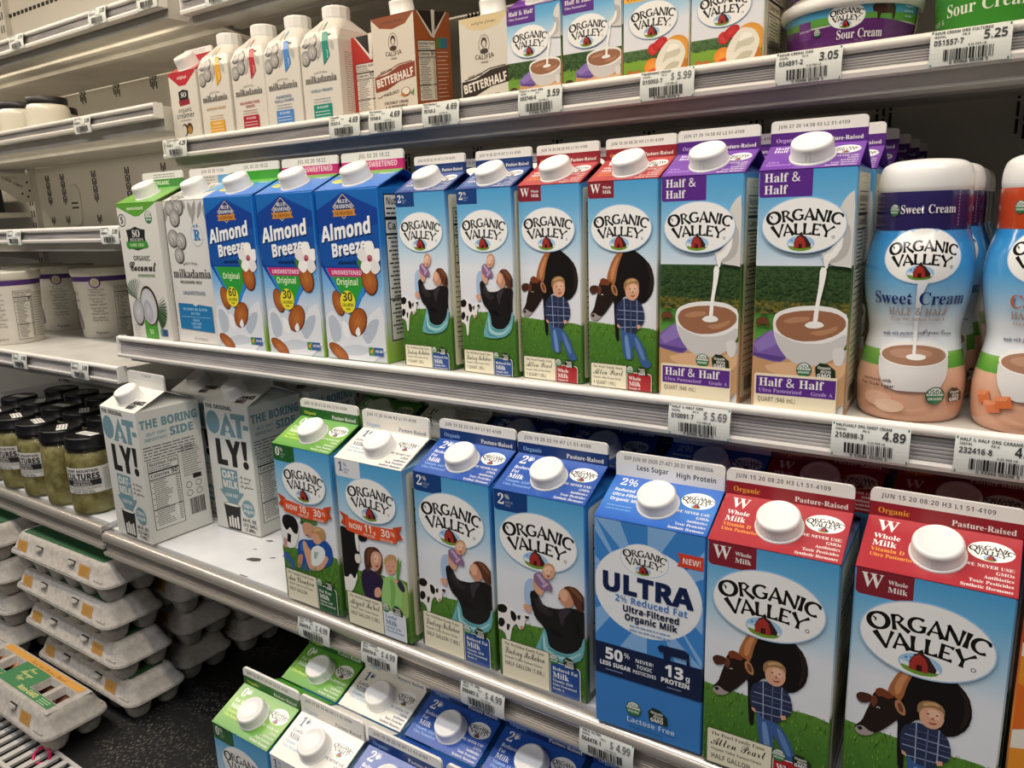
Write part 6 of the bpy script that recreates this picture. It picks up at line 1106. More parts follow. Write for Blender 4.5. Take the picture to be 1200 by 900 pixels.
K['2q'] = Kq('2', side=[(0, '2f70b0'), (30, '6aa2d0'), (90, 'c6d2da'), (180, 'd2d0c4'), (186, '4f7c30'), (264, '3a6423')]); K['2q']['top'] = '24468c'
K['Wp'] = K['W']

def put(o, x, y, z, yaw=0.0, w_=None):
    """x, y: front left corner of the base"""
    h = (w_ or .0)/2; o.rotation_euler = (0, 0, yaw); o.location = (x+h*cos(yaw)-h*sin(yaw), y+h*sin(yaw)+h*cos(yaw), z); return o
def again(src, label, group=None):
    c = copy_tree(src); c['label'] = label
    if group: c['group'] = group
    elif 'group' in c: del c['group']
    return c
ZB, ZC, ZD, ZA = -.1587, -.4379, -.7355, .1235
g = 'dairy cartons in the lower rows'
# --- lower shelf, front row
c0 = put(dairy('green-topped fat free milk half gallon on the lower shelf, left of the cream-topped one', HG, K['0']), -.7054, -.0765, ZC+.0005, -.006, HG.w)
c1 = put(dairy('cream-topped lowfat milk half gallon on the lower shelf, mother and child picture', HG, K['1']), -.5995, -.0799, ZC+.0005, .005, HG.w)
c2 = put(dairy('blue-topped reduced fat half gallon on the lower shelf, touching the cream-topped carton', HG, K['2']), -.4962, -.0719, ZC+.0005, -.004, HG.w)
c2b = put(again(c2, 'blue-topped reduced fat half gallon on the lower shelf, touching the ultra-filtered carton'), -.3955, -.074, ZC+.0005, .03, HG.w)
cU = put(dairy('blue sunburst ultra-filtered milk carton with a navy band, on the lower shelf', HG, K['U']), -.2837, -.086, ZC+.0005, .046, HG.w)
cW = put(dairy('red-topped whole milk half gallon beside the blue ultra-filtered carton', HG, K['W']), -.187, -.0836, ZC+.0005, .039, HG.w)
cW2 = put(again(cW, 'red-topped whole milk half gallon nearest the camera, lower right corner'), -.0836, -.0755, ZC+.0005, .008, HG.w)
# second and third ranks, in the shade behind them
nm = [(c0, -.7054, 'green-topped fat free'), (c1, -.5995, 'cream-topped lowfat'), (c2, -.4962, 'left blue-topped reduced fat'), (c2b, -.3955, 'right blue-topped reduced fat'), (cU, -.2837, 'ultra-filtered'), (cW, -.187, 'left red-topped whole milk'), (cW2, -.0836, 'right red-topped whole milk')]
for src, x, t in nm:
    put(again(src, 'shaded half gallon directly behind the front %s carton' % t, 'second rank of half gallons on the lower shelf'), x+.004, .0275, ZC+.0005, .0, HG.w)
    put(again(src, 'deeply shaded half gallon two places behind the %s carton' % t, 'third rank of half gallons on the lower shelf'), x+.002, .126, ZC+.0005, .0, HG.w)
# --- well, two ranks under the lower shelf
dn = [(c0, -.716, 'green-topped fat free half gallon', 0), (c1, -.617, 'cream-topped lowfat half gallon', 0), (c2, -.515, 'blue-topped reduced fat half gallon', 0), (c2, -.413, 'last blue-topped half gallon', 0), (c2, -.310, 'far right blue-topped half gallon', 0)]
for i, (src, x, t, yw) in enumerate(dn):
    if i < 4: put(again(src, t+' in the well, front rank, at the picture bottom', 'front rank in the well'), x, -.187, ZD+.0005, 0, HG.w)
    put(again(src, t+(' in the well, back rank, under the metal shelf edge'), 'back rank in the well'), x, -.0895, ZD+.0005, 0, HG.w)
# --- middle shelf quarts
q2 = put(dairy('blue-topped reduced fat quart touching the almond milk', QT, K['2q']), -.5694, .0078, ZB+.0005, -.029, QT.w)
q2b = put(again(q2, 'blue-topped reduced fat quart beside the red-topped quart'), -.488, .009, ZB+.0005, -.055, QT.w)
qW = put(dairy('red-topped whole milk quart beside the blue-topped quart, middle shelf', QT, K['Wq']), -.4143, .0101, ZB+.0005, -.053, QT.w)
qW2 = put(again(qW, 'red-topped whole milk quart beside the purple-topped quart, middle shelf'), -.3375, .0072, ZB+.0005, -.058, QT.w)
qH = put(dairy('purple-topped half and half quart touching the red-topped quart', QT, K['H']), -.2623, -.0038, ZB+.0005, -.0236, QT.w)
qH2 = put(again(qH, 'purple-topped half and half quart beside the sweet cream bottle, front of its file'), -.1797, -.0113, ZB+.0005, .048, QT.w)
ordn = ('second', 'third', 'fourth', 'fifth', 'sixth')
for i in range(5): put(again(qH2, '%s purple-topped quart in the file behind the one beside the sweet cream bottle' % ordn[i], 'file of half and half quarts'), -.180-.0005*i, .062+.0735*i, ZB+.0005, .01, QT.w)
for src, x, t in ((q2, -.5694, 'first blue-topped'), (q2b, -.488, 'second blue-topped'), (qW, -.4143, 'left red-topped'), (qW2, -.3375, 'right red-topped'), (qH, -.2623, 'left purple-topped')):
    put(again(src, 'shaded quart directly behind the %s quart' % t, 'second rank of quarts on the middle shelf'), x-.002, .0845, ZB+.0005, 0, QT.w)
# --- pints on the upper shelf
pH = put(dairy('purple-topped half and half pint beside the white creamer carton, upper shelf', PT, K['H']), -.489, .11, ZA, 0, PT.w)
pH2 = put(again(pH, 'purple-topped half and half pint beside the whipping cream, upper shelf'), -.4205, .11, ZA, 0, PT.w)
pF = put(dairy('orange-tabbed whipping cream pint beside the half and half pint', PT, K['F']), -.3522, .11, ZA, 0, PT.w)
pF2 = put(again(pF, 'orange-tabbed whipping cream pint beside the sour cream tubs'), -.2835, .11, ZA, -.01, PT.w)
# ---------------------------------------------------------------- plant-milk half gallons
def petal(A, cx, cy, r, a, col, col2):
    A.poly([(cx+r*t*cos(a)-r*s_*sin(a), cy+r*t*sin(a)+r*s_*cos(a)) for t, s_ in ((0, -.08), (.5, -.42), (.95, -.3), (1, 0), (.95, .3), (.5, .42), (0, .08))], col, 1)
def almond(A, cx, cy, a, b, rot):
    A.ell(cx, cy, a, b, '5e2c14', n=18, rot=rot); A.ell(cx-.3, cy-.3, a*.93, b*.9, '9a5224', 'c47a3c', n=18, rings=2, rot=rot)
    for s_ in (-.5, 0, .5): A.ribbon([(cx-a*.7*cos(rot)-b*s_*sin(rot)*.8, cy-a*.7*sin(rot)+b*s_*cos(rot)*.8), (cx+a*.7*cos(rot)-b*s_*sin(rot)*.5, cy+a*.7*sin(rot)+b*s_*cos(rot)*.5)], '7a3c1a', .5, nx=False)
    A.nx()
def almond_front(A, d, cal, unsw):
    A.on(m_front(d), (1.2, 0, 98.8, 200.5)); H = 201
    A.grid(1.2, 0, 98.8, H, [(0, '1c69b8'), (30, '1a61b0'), (75, '2b7cc8'), (112, '7fb4e2'), (135, 'c6d4e4'), (165, 'd3d8e0'), (H, 'c3cad4')])
    A.poly([(1.2, 22), (46, 2), (98.8, 22), (98.8, 88), (52, 140), (40, 140), (1.2, 88)], '123f94'); A.poly([(1.2, 50), (98.8, 40), (98.8, 72), (85, 88), (8, 88), (1.2, 80)], '17509f')
    A.poly([(8, 90), (88, 90), (52, 146), (42, 146)], '2f86d8'); A.poly([(12, 90), (82, 90), (50, 138), (42, 138)], '2f9a3c')
    if unsw: A.poly([(10, 90), (86, 90), (80, 100), (15, 100)], 'c22a70'); A.text('UNSWEETENED', 43, 97.6, 7, 'f2d8e4', 'h', 'c', wmax=50)
    A.text('Original', 43, 110 if unsw else 106, 11, 'dcecc4', 'h', 'c', wmax=36)
    # diamond badge
    A.poly([(46, 4), (63.5, 18.5), (46, 33), (28.5, 18.5)], 'd8c2a0'); A.poly([(46, 5.2), (62, 18.5), (46, 31.8), (30, 18.5)], '152c6a')
    A.text('BLUE', 46, 14.5, 6, 'f0f0ee', 's', 'c'); A.text('DIAMOND', 46, 20.5, 6.4, 'f0f0ee', 's', 'c', wmax=28)
    A.poly([(27, 22.5), (65, 21.5), (63, 25), (66, 29), (28, 30), (30, 26)], 'c8893c'); A.text('ALMONDS', 46, 28, 5.6, '5a3010', 's', 'c', wmax=32)
    for ox, oy, c in ((1.2, 1.4, '0c2455'), (0, 0, 'eef1f5')):
        A.text('Almond', 6+ox, 59+oy, 24, c, 'h', 'l', .95, rot=-.13, slant=.16, bold=.8, wmax=82); A.text('Breeze', 21+ox, 77+oy, 21, c, 'h', 'l', .95, rot=-.13, slant=.12, bold=.8, wmax=58)
    A.text('almondmilk', 46, 85, 6.6, '0e2450', 's', 'c', wmax=30)
    # splash
    A.poly([(1.2, 150), (14, 140), (26, 150), (36, 166), (48, 172), (62, 160), (80, 140), (98.8, 132), (98.8, 201), (1.2, 201)], 'dfe3ea', 1)
    A.poly([(5, 150), (16, 146), (28, 160), (26, 178), (10, 182)], 'b9c2d0', 1); A.poly([(60, 168), (78, 150), (92, 148), (84, 168), (70, 182)], 'b4bfce', 1); A.poly([(20, 188), (50, 180), (80, 186), (60, 194), (30, 196)], 'c6cdd8', 1); A.poly([(30, 150), (44, 162), (40, 176), (30, 170)], 'eef0f4', 1)
    almond(A, 26, 132, 16, 9.5, 1.25); almond(A, 56, 154, 19, 14, -1.0); almond(A, 20, 192, 18, 8, .5)
    A.poly([(57, 158), (60, 168), (54, 172), (50, 166)], 'eef0f4', 1)
    A.ell(42, 130, 12.5, 13.5, 'e8dc3a', n=28); A.text(cal, 42, 129, 14.5, '1d2a18', 'h', 'c'); A.text('CALORIES', 42, 135.5, 5.2, '1d2a18', 'h', 'c', wmax=19); A.text('PER', 42, 140, 3.6, '1d2a18', 'h', 'c')
    almond(A, 80, 104, 17, 12.5, 1.35); A.poly([(62, 82), (70, 72), (74, 84), (66, 92)], '3c7a30')
    for i in range(5): petal(A, 83, 78, 20, i*2*pi/5-.3, 'e6e2e2' if i % 2 else 'f4f2f0', '')
    A.ell(83, 78, 4.2, 4, 'b86a7a', n=12); A.ell(82, 80, 2.4, 2, '8a3040', n=8)
    A.rect(71, 183, 94, 193, '2f5a9c'); A.rect(71, 183, 80, 193, '4a8a4a'); A.text('NON GMO', 87.5, 189, 4.4, 'f0f0ee', 'h', 'c', wmax=12); A.poly([(73, 188), (76, 191), (79, 184)], 'e8a03a')
def almond_carton(label, cal, unsw):
    d = HG; root = carton_root(label); A = Art()
    gable_body(A, d, [(0, '1f78d0'), (60, '2a80d4'), (110, '9ac4e6'), (150, 'cfd8e0'), (180, '9fc05a'), (201, '7fae3a')], '2272c8'); almond_front(A, d, cal, unsw)
    A.on(m_right(d)); nutrition(A, 10, 6, 88, 176, seed=8)
    A.on(m_roof(d), (.2, 0, 99.8, d.L)); A.grid(.2, 0, 99.8, d.L, [(0, '58a832'), (12, '4aa23a'), (15, '2a86d0'), (40, '2474cc'), (d.L, '1f6cc6')], shear=-4)
    A.ell(20, 28, 12, 6.5, 'd8d23a', n=20); A.text('CALCIUM', 20, 29.5, 4.4, '2a4a1a', 'h', 'c'); A.text('Original', 82, 13, 6, 'e8e8a0', 's', 'c')
    A.build('body', M['board'], root)
    F = Art(); fin_mesh(F, d, 'c22a70' if unsw else '3f9a35'); F.on(m_fin(d), (1, 0, 99, 30))
    if unsw: F.text('UNSWEETENED', 62, d.F*.80, 8.5, 'f2d8e4', 'h', 'c', sx=.9)
    F.text('JUL 02 20 18:22', 55, d.F*.32, 6.5, '8a8886', 'h', 'c'); F.build('gable_seal', M['board'], root)
    t = .54; cap_mesh(.0172, .0165, root, d.h+d.rise*(1-t)+.0015, atan2(d.rise, d.w/2), -(d.w/2)*t)
    return root
ab1 = put(almond_carton('blue almond milk carton with a plain green lower band and green seal', '60', False), -.8875, -.0047, ZB+.0005, .013, HG.w)
ab2 = put(almond_carton('blue almond milk carton with pink band, between two other blue almond cartons', '30', True), -.7855, -.0027, ZB+.0005, .035, HG.w)
ab3 = put(again(ab2, 'blue almond milk carton with pink band, touching the dairy quart'), -.6855, .0013, ZB+.0005, .018, HG.w)

def coconut_carton():
    d = HG; root = carton_root('white and green coconut milk carton, leftmost on the middle shelf'); A = Art()
    gable_body(A, d, [(0, 'd9d8d2'), (201, 'd4d2cc')], '69a53a'); A.on(m_front(d), (1.2, 0, 98.8, 200.5))
    A.poly([(1.2, 0), (98.8, 0), (98.8, 2), (56, 19), (44, 19), (1.2, 4)], '5c9e36', 0); A.text('unsweetened', 48, 9.5, 7.6, 'e6f0d4', 's', 'c', wmax=48)
    A.ring(11, 24, 10, 9.5, 1.6, '3a3a3c', n=24); A.text('5', 11, 28, 13, '2a2a2c', 'h', 'c', bold=.4); usda(A, 80, 21, 9)
    A.poly([(19, 38), (30, 37), (43, 33.5), (56, 37), (67, 38), (65, 50), (67, 64), (43, 68), (19, 64), (21, 50)], '232524'); A.text('SO', 43, 48.5, 15, 'ecebe6', 's', 'c'); A.text('DELICIOUS', 43, 54.5, 6.2, 'cfcdc8', 's', 'c', wmax=42)
    A.poly([(16, 55), (68, 54), (72, 62), (67, 65), (20, 66), (15, 62)], '3f8a3a'); A.text('DAIRY FREE', 43, 62.2, 6, 'cfe6b4', 's', 'c', wmax=42)
    A.text('ORGANIC', 50, 83, 10, '4a4a46', 'h', 'c', sx=.9, wmax=44)
    A.text('Coconut', 48, 98, 21, '2c2c2a', 'c', 'c', wmax=70, bold=.5); A.text('unsweetened', 56, 107, 7.4, '6a8a5a', 'h', 'c', wmax=44)
    rd = random.Random(3)
    for i in range(15): a = -2.75+i*.17; A.poly([(24, 142), (24+34*cos(a)+2, 142+34*sin(a)), (24+32*cos(a), 142+32*sin(a)+2.5)], mixc(rgb('2f4a30'), rgb('4c7048'), rd.random()))
    for i in range(12): a = -.55+i*.15; A.poly([(66, 152), (66+32*cos(a), 152+34*sin(a)), (66+30*cos(a)-2, 152+34*sin(a)+3)], mixc(rgb('2f4a30'), rgb('4c7048'), rd.random()))
    A.rect(36, 172, 68, 200.5, '4f9a36'); A.ell(54, 150, 22, 30, '3a2620', n=28, rot=-.12); A.ell(53, 151, 19.5, 27, 'bcbcc0', 'd6d6da', rings=3, rot=-.12, n=28); A.ell(50, 158, 11, 17, 'a4a4ac', 'c6c6cc', rings=2, rot=-.12)
    A.ell(24, 161, 14.5, 20, '46362e', n=24, rot=.1); A.ell(24, 160, 13, 18.5, 'a8a8ae', 'cacace', rings=2, rot=.1)
    A.text('52', 52, 192, 9, 'd0e6b8', 'h', 'c'); A.rect(75, 184, 92, 194, '2f4f80'); A.rect(75, 184, 81, 194, '4a8a6a'); A.lines(8, 180, 24, 196, 5, '9a9a98', .8)
    A.on(m_right(d)); nutrition(A, 12, 10, 88, 180, seed=11)
    A.on(m_roof(d), (.2, 0, 99.8, d.L)); A.grid(.2, 0, 99.8, d.L, [(0, '4f9434'), (d.L*.5, '74b040'), (d.L, '68a53a')]); A.lines(10, 12, 40, 20, 3, 'cfe6b4', 1)
    A.build('body', M['board'], root); F = Art(); fin_mesh(F, d, '3f8a3a'); F.on(m_fin(d), (1, 0, 99, 30)); F.text('ORGANIC', 50, d.F*.82, 7.5, 'e6f0d4', 'h', 'c'); F.lines(30, d.F*.15, 84, d.F*.3, 2, '9a9894', 1.6); F.build('gable_seal', M['board'], root)
    t = .54; cap_mesh(.0172, .0165, root, d.h+d.rise*(1-t)+.0015, atan2(d.rise, d.w/2), -(d.w/2)*t); return root
put(coconut_carton(), -1.0905, -.006, ZB+.0005, .015, HG.w)
def nut(A, x, y, r, seed=0):
    A.ell(x, y, r*1.04, r*1.04, '4c4a4a', n=20); A.ell(x-r*.08, y-r*.08, r*.95, r*.95, '8f8c8a', 'd2cfca', n=20, rings=3); A.ribbon([(x-r*.3, y-r*.2), (x, y+r*.1), (x+r*.1, y+r*.6)], '5a5856', r*.12)
def leaf(A, x0, y0, x1, y1, w_, c='8a8886'):
    dx, dy = x1-x0, y1-y0; L = math.hypot(dx, dy); nx_, ny_ = -dy/L*w_, dx/L*w_
    A.poly([(x0, y0), (x0+dx*.3+nx_, y0+dy*.3+ny_), (x0+dx*.7+nx_*.8, y0+dy*.7+ny_*.8), (x1, y1), (x0+dx*.7-nx_*.8, y0+dy*.7-ny_*.8), (x0+dx*.3-nx_, y0+dy*.3-ny_)], c, 1); A.ribbon([(x0, y0), (x1, y1)], '55524f', .6)
def nuts_pattern(A, v0=0, s=1.0):
    for x0, y0, x1, y1 in ((8, 2, 2, 30), (20, 0, 34, 20), (60, 2, 66, 28), (76, 0, 64, 34), (90, 2, 78, 26), (94, 6, 99, 30), (44, 0, 52, 12)): leaf(A, x0, v0+y0*s, x1, v0+y1*s, 5, 'a3a09c')
    for x, y, r in ((16, 10, 11), (36, 9, 12), (25, 24, 12), (16, 52, 12.5), (34, 56, 12), (26, 76, 11)): nut(A, x, v0+y*s, r*min(1, s+.15))
def macadamia_carton():
    d = HG; root = carton_root('white macadamia milk carton with grey nut drawing and blue box, next to the coconut carton'); A = Art()
    gable_body(A, d, [(0, 'd8d7d4'), (201, 'd5d3d0')], 'c9c6c0'); A.on(m_front(d), (1.2, 0, 98.8, 200.5)); nuts_pattern(A, 0)
    A.ring(72, 48, 14, 15, .8, 'a8c4d8', n=24); A.text('R', 72, 54, 20, '2a7ab8', 's', 'c', bold=.6); A.poly([(68, 38), (66, 33), (70, 36)], '2a7ab8'); A.poly([(73, 37), (76, 31), (76, 37)], '2a7ab8')
    A.text('HOW IS MOST?', 50, 88, 4.6, '6a6866', 's', 'c', arc=80, wmax=44); A.text('milkadamia', 50, 107, 17.5, '3a3836', 's', 'c', wmax=88); A.text('MACADAMIA MILK', 46, 115, 5.4, '4a4846', 'h', 'c', wmax=54)
    A.text('UNSWEETENED', 50, 131, 7, '7a8a9a', 'h', 'c', wmax=58)
    A.poly([(9, 144), (44, 144.5), (50, 148), (56, 145), (88, 147), (88, 184), (9, 181)], '2274ac'); A.text('NO DAIRY NO GLUTEN', 48, 154, 5, '9ccae8', 'h', 'c', wmax=66); A.text('SOY FREE', 48, 160, 4.6, '9ccae8', 'h', 'c'); A.rect(14, 163, 82, 163.6, '9ccae8')
    for i, t in enumerate(('VEGAN', 'NON GMO', 'KOSHER')): A.text(t, 48, 169.5+5*i, 4.6, '9ccae8', 'h', 'c')
    A.text('32 FL OZ (946 mL)', 54, 196, 4.2, '8a8886', 'h', 'c', wmax=32)
    A.on(m_right(d)); A.lines(12, 12, 88, 110, 30, '8a8886', 1); A.bars(20, 150, 70, 175)
    A.on(m_roof(d), (.2, 0, 99.8, d.L)); A.rect(.2, 0, 99.8, d.L, 'd4d1cb'); nuts_pattern(A, 0, .7); A.poly([(80, 0), (99.8, 0), (99.8, 20), (72, 34)], '4f9ccc')
    A.build('body', M['board'], root); F = Art(); fin_mesh(F, d, 'c9c6c0'); F.on(m_fin(d), (1, 0, 99, 30)); F.lines(6, d.F*.55, 60, d.F*.9, 3, '8a8886', 1.6); F.rect(66, d.F*.5, 98, d.F, '5a9ccc'); F.text('JUN 28 20 11:04', 55, d.F*.32, 6.5, '8a8886', 'h', 'c'); F.build('gable_seal', M['board'], root)
    t = .54; cap_mesh(.0172, .0165, root, d.h+d.rise*(1-t)+.0015, atan2(d.rise, d.w/2), -(d.w/2)*t); return root
put(macadamia_carton(), -.9885, .0026, ZB+.0005, .006, HG.w)

def oat_carton(label):
    d = HG; root = carton_root(label); A = Art(); BL = '6f929e'; K_ = '17181a'
    gable_body(A, d, [(0, 'd7d8d4'), (201, 'd0d0ca')], 'dad8d0'); A.on(m_front(d), (1.2, 0, 98.8, 200.5))
    A.text('THE ORIGINAL', 4, 9, 8.2, K_, 'h', bold=.35, wmax=66)
    A.ell(18, 31, 15.5, 18, BL, n=30); A.poly([(31, 50), (50, 13), (69, 50), (56, 50), (56, 44), (44, 44), (44, 50)], BL); A.ell(50, 38, 4.6, 4.6, 'd7d8d4', n=5); A.ribbon([(50, 30), (50, 56)], 'd7d8d4', 1.4); A.ribbon([(45, 34), (50, 39), (55, 34)], 'd7d8d4', 1.2); A.ribbon([(45, 44), (50, 49), (55, 44)], 'd7d8d4', 1.2)
    A.poly([(60, 13), (92, 13), (92, 22), (82, 22), (82, 50), (71, 50), (71, 22), (60, 22)], BL); A.rect(86, 29, 98, 36, BL)
    A.poly([(19, 56), (30, 56), (30, 88), (43, 88), (43, 97), (19, 97)], K_); A.poly([(42, 55), (53, 55), (59, 68), (65, 55), (76, 55), (64.5, 79), (64.5, 97), (53.5, 97), (53.5, 79)], K_); A.poly([(78, 54), (90, 54), (87.5, 83), (80.5, 83)], K_); A.ell(84, 91, 6.2, 6.2, K_, n=18)
    A.rect(23, 102, 61, 137, BL); A.text('OAT-', 42, 117, 16, 'dcdcd6', 'h', 'c', bold=.6, wmax=34); A.text('MILK', 42, 132, 16, 'dcdcd6', 'h', 'c', bold=.6, wmax=34)
    A.poly([(16, 137), (72, 137), (47, 165), (42, 165)], BL); A.text('LOW FAT', 43, 147, 7.6, 'dcdcd6', 'h', 'c', wmax=30)
    for i, t in enumerate(('No dairy.', 'No nuts.', 'No gluten.')): A.text(t, 66, 113+7*i, 6.4, K_, 'c')
    A.poly([(22, 159), (60, 159), (56, 200), (27, 200)], K_); A.ell(41, 159.5, 19, 3, 'e0e0da', n=20); A.ring(41, 159.5, 19, 3, .8, K_, n=20)
    for i in range(4): A.rrect(30+6.4*i, 180-3*(i % 2), 34.4+6.4*i, 197, 2, 'dcdcd6')
    A.ell(78, 160, 14, 14, BL, n=14); A.text('100%', 78, 159, 8.5, 'dcdcd6', 'h', 'c'); A.text('vegan', 78, 166.5, 8, 'dcdcd6', 'h', 'c')
    for i, t in enumerate(('64 FL OZ', '(1/2 GAL)', '(1.89L)')): A.text(t, 78, 182+7.6*i, 7, K_, 'h', 'c')
    A.on(m_right(d), (1.2, 0, 98.8, 200.5)); A.text('THE BORING', 4, 26, 17, BL, 'h', bold=.8, wmax=91); A.text('SIDE', 48, 44, 17, BL, 'h', bold=.8, wmax=40); A.text('(BUT VERY', 12, 38, 6.6, BL, 'h', wmax=32); A.text('IMPORTANT)', 9, 46, 6.6, BL, 'h', wmax=36)
    A.lines(5, 54, 90, 72, 5, K_, 1.3, 5, .1); nutrition(A, 8, 76, 56, 182, bg='d7d8d2', seed=4); A.lines(62, 66, 92, 112, 14, K_, .9, 6); 
    A.ring(68, 128, 5, 5, .8, K_, n=16); A.ring(84, 128, 5, 5, .8, K_, n=16); A.ring(68, 141, 5, 5, .8, K_, n=16); A.ring(84, 141, 5, 5, .8, K_, n=16); A.rect(76, 113, 90, 120, K_); A.bars(66, 150, 92, 176)
    A.on(m_roof(d), (.2, 0, 99.8, d.L)); A.text('SHAKE', 62, 40, 11, K_, 'h', bold=.5, rot=-.1, wmax=34); A.text('ME!', 66, 49.5, 11, K_, 'h', bold=.5, rot=-.1, wmax=22)
    A.on(lambda u, v, k: (d.w/2*.82+.0004, -d.w*.14+u*d.w*.0028, d.h+.006+v*.0001-0), None)
    A.build('body', M['matte'], root); F = Art(); fin_mesh(F, d, 'd6d4cf', 'cfcdcb', .5); F.on(m_fin(d), (1, 0, 99, 30)); F.text('17 JUN 20', 55, d.F*.28, 5, '6a6866', 'h', 'c'); F.build('gable_seal', M['matte'], root)
    t = .54; cap_mesh(.0172, .0165, root, d.h+d.rise*(1-t)+.0015, atan2(d.rise, d.w/2), -(d.w/2)*t); return root
oa = put(oat_carton('white and grey-blue oat milk carton at the shelf joint, nearest the pickle jars'), -1.0863, -.0731, ZC+.0005, -.03, HG.w)
put(again(oa, 'white and grey-blue oat milk carton set back, left of the green-topped carton'), -.9725, .0162, ZC+.0005, .037, HG.w)
put(again(oa, 'oat milk carton in shade behind the one at the shelf joint'), -1.0835, .036, ZC+.0005, .0, HG.w)
put(again(oa, 'oat milk carton in shade behind the set-back one'), -.968, .122, ZC+.0005, .02, HG.w)

def patch_carton():
    d = HG; root = carton_root('orange and red patterned carton cut off by the right edge of the picture'); A = Art()
    gable_body(A, d, [(0, 'b3241c'), (90, 'd8862c'), (150, '1c2740'), (201, '1c2740')], 'b3241c'); A.on(m_front(d), (1.2, 0, 98.8, 200.5))
    A.rect(1.2, 0, 98.8, 30, 'b3241c'); A.rect(1.2, 30, 98.8, 200.5, 'e6e0d4'); A.poly([(1.2, 40), (30, 34), (70, 60), (1.2, 74)], 'e0902c'); A.poly([(1.2, 60), (40, 80), (1.2, 96)], 'd86a24'); A.poly([(1.2, 110), (50, 98), (98.8, 120), (1.2, 140)], 'e0902c'); A.poly([(1.2, 128), (60, 120), (40, 150), (1.2, 150)], 'b3241c'); A.rect(1.2, 150, 98.8, 200.5, '1c2740')
    A.on(m_roof(d)); A.poly([(0, 0), (100, 0), (100, 30), (0, 50)], 'd8862c')
    A.build('body', M['board'], root); F = Art(); fin_mesh(F, d, 'b3241c'); F.build('gable_seal', M['board'], root); cap_mesh(.0168, .0125, root, d.h+d.rise*.48+.0015, atan2(d.rise, d.w/2), -(d.w/2)*.52); return root
put(patch_carton(), .0155, -.074, ZC+.0005, .0, HG.w)

# ---------------------------------------------------------------- upper shelf creamers
def creamer_carton(label, band, box, l1, l2=None, cup=None, col='7a7876'):
    root = empty('creamer_carton', label, 'carton', 'white nut creamers with coloured ribbons'); hx = .035; H = .098
    prof = [(0, hx), (H, hx), (H+.014, hx*.9), (H+.024, hx*.66), (H+.029, hx*.56)]
    def hxz(z):
        for (z0, r0), (z1, r1) in zip(prof, prof[1:]):
            if z <= z1: return r0+(r1-r0)*(z-z0)/(z1-z0)
        return prof[-1][1]
    A = Art(); secs = [(0, .0015), (H, .0015), (H+.014, .008), (H+.024, .014), (H+.029, .0175)]; vs = []; n = 6; N = 24
    for (z, rr), (_, h_) in zip(secs, prof):
        rr = min(rr, h_)
        for q, (sx, sy) in enumerate(((1, 1), (-1, 1), (-1, -1), (1, -1))):
            for i in range(n): a = q*pi/2+(pi/2)*i/(n-1); vs.append((sx*(h_-rr)+rr*cos(a), sy*(h_-rr)+rr*sin(a), z))
    A.raw(vs, [(j*N+i, j*N+(i+1) % N, (j+1)*N+(i+1) % N, (j+1)*N+i) for j in range(4) for i in range(N)]+[tuple(range(4*N, 5*N))], [rgb('d9d5cc')]*len(vs))
    def fm(u, v, k):
        z = H-v*.0007; h_ = hxz(z)
        x = (u-50)/50*h_*(.93 if v > 0 else .82); y = -h_-k-.0002
        if v < -12: y += (abs(u-50)/50)**2*.004
        return (x, y, z)
    A.on(fm, (1, -40, 99, 139))
    for x0, y0, x1, y1 in ((10, -30, 6, -6), (24, -34, 36, -12), (70, -32, 84, -8), (48, -36, 50, -14), (52, -10, 50, 22), (82, -4, 90, 18), (60, 0, 44, 30)): leaf(A, x0, y0, x1, y1, 6, 'b6b2ac')
    for x, y, r in ((14, -6, 12), (33, -4, 12), (12, 24, 13), (32, 16, 13), (84, -18, 9), (70, -26, 9)): nut(A, x, y, r)
    A.put([(50+20*.8, -36), (50+30, -36), (80, -24), (80, -12), (80, 0), (80, 26), (62, 40), (62, 0), (62, -12), (62, -24)], [(0, 1, 2, 9), (9, 2, 3, 8), (8, 3, 4, 7), (7, 4, 5, 6)], [C_(band)]*10); A.nx()
    A.text('real', 75, 30, 8, 'e8e6e0', 'c', rot=-1.5)
    A.text('milkadamia', 50, 68, 18, '4a4644', 's', 'c', wmax=88); A.text('MADE OF MOST', 50, 52, 4.4, '8a8682', 's', 'c', arc=90, wmax=40)
    A.text(l1, 50, 84, 6.4, col, 'h', 'c', wmax=70)
    if l2: A.text(l2, 50, 91, 6.4, col, 'h', 'c', wmax=60)
    A.lines(26, 96, 74, 101, 2, col, 1, 4, .1); A.rect(24, 106, 76, 139, box); A.text('50 CALORIES', 50, 113, 5, 'e8e6e0', 'h', 'c', wmax=46); A.lines(28, 118, 72, 134, 4, 'd8d6d0', 1.4, 6, .1)
    A.on(lambda u, v, k: (hx+k, -hx+u*.0007, H-v*.0007)); A.lines(14, 20, 86, 120, 26, '8a8682', 1.2)
    A.build('body', M['board'], root)
    c = MB(); c.lathe([(.0178, 0), (.0178, .0035), (.0182, .004), (.0182, .0155), (.0172, .0175), (.0162, .018)], 12, sm=False); cc = c.build('cap', M['cap'], root); cc.location = (0, 0, H+.0285)
    return root
mk = [('second carton on the upper shelf, white with nuts and a yellow ribbon', 'e0a52c', 'e0a52c', 'MACADAMIA CREAMER', None, 'c09a4a', -1.0345), ('white nut creamer with a narrow crimson ribbon and box', 'b8303c', 'ac2438', 'MACADAMIA FUDGE', 'CREAMER', 'a84450', -.958), ('white nut creamer with a blue ribbon and blue box', '4a86cc', '4a86cc', 'UNSWEETENED', 'VANILLA CREAMER', '5a7aa0', -.887), ('white nut creamer with a teal ribbon and teal box', '1d8c7c', '1d8c7c', 'VANILLA CREAMER', None, '6a8a9a', -.8135)]
for lb, b_, bx, l1, l2, c_, x in mk: put(creamer_carton(lb, b_, bx, l1, l2, None, c_), x, .112, ZA, 0, .07)
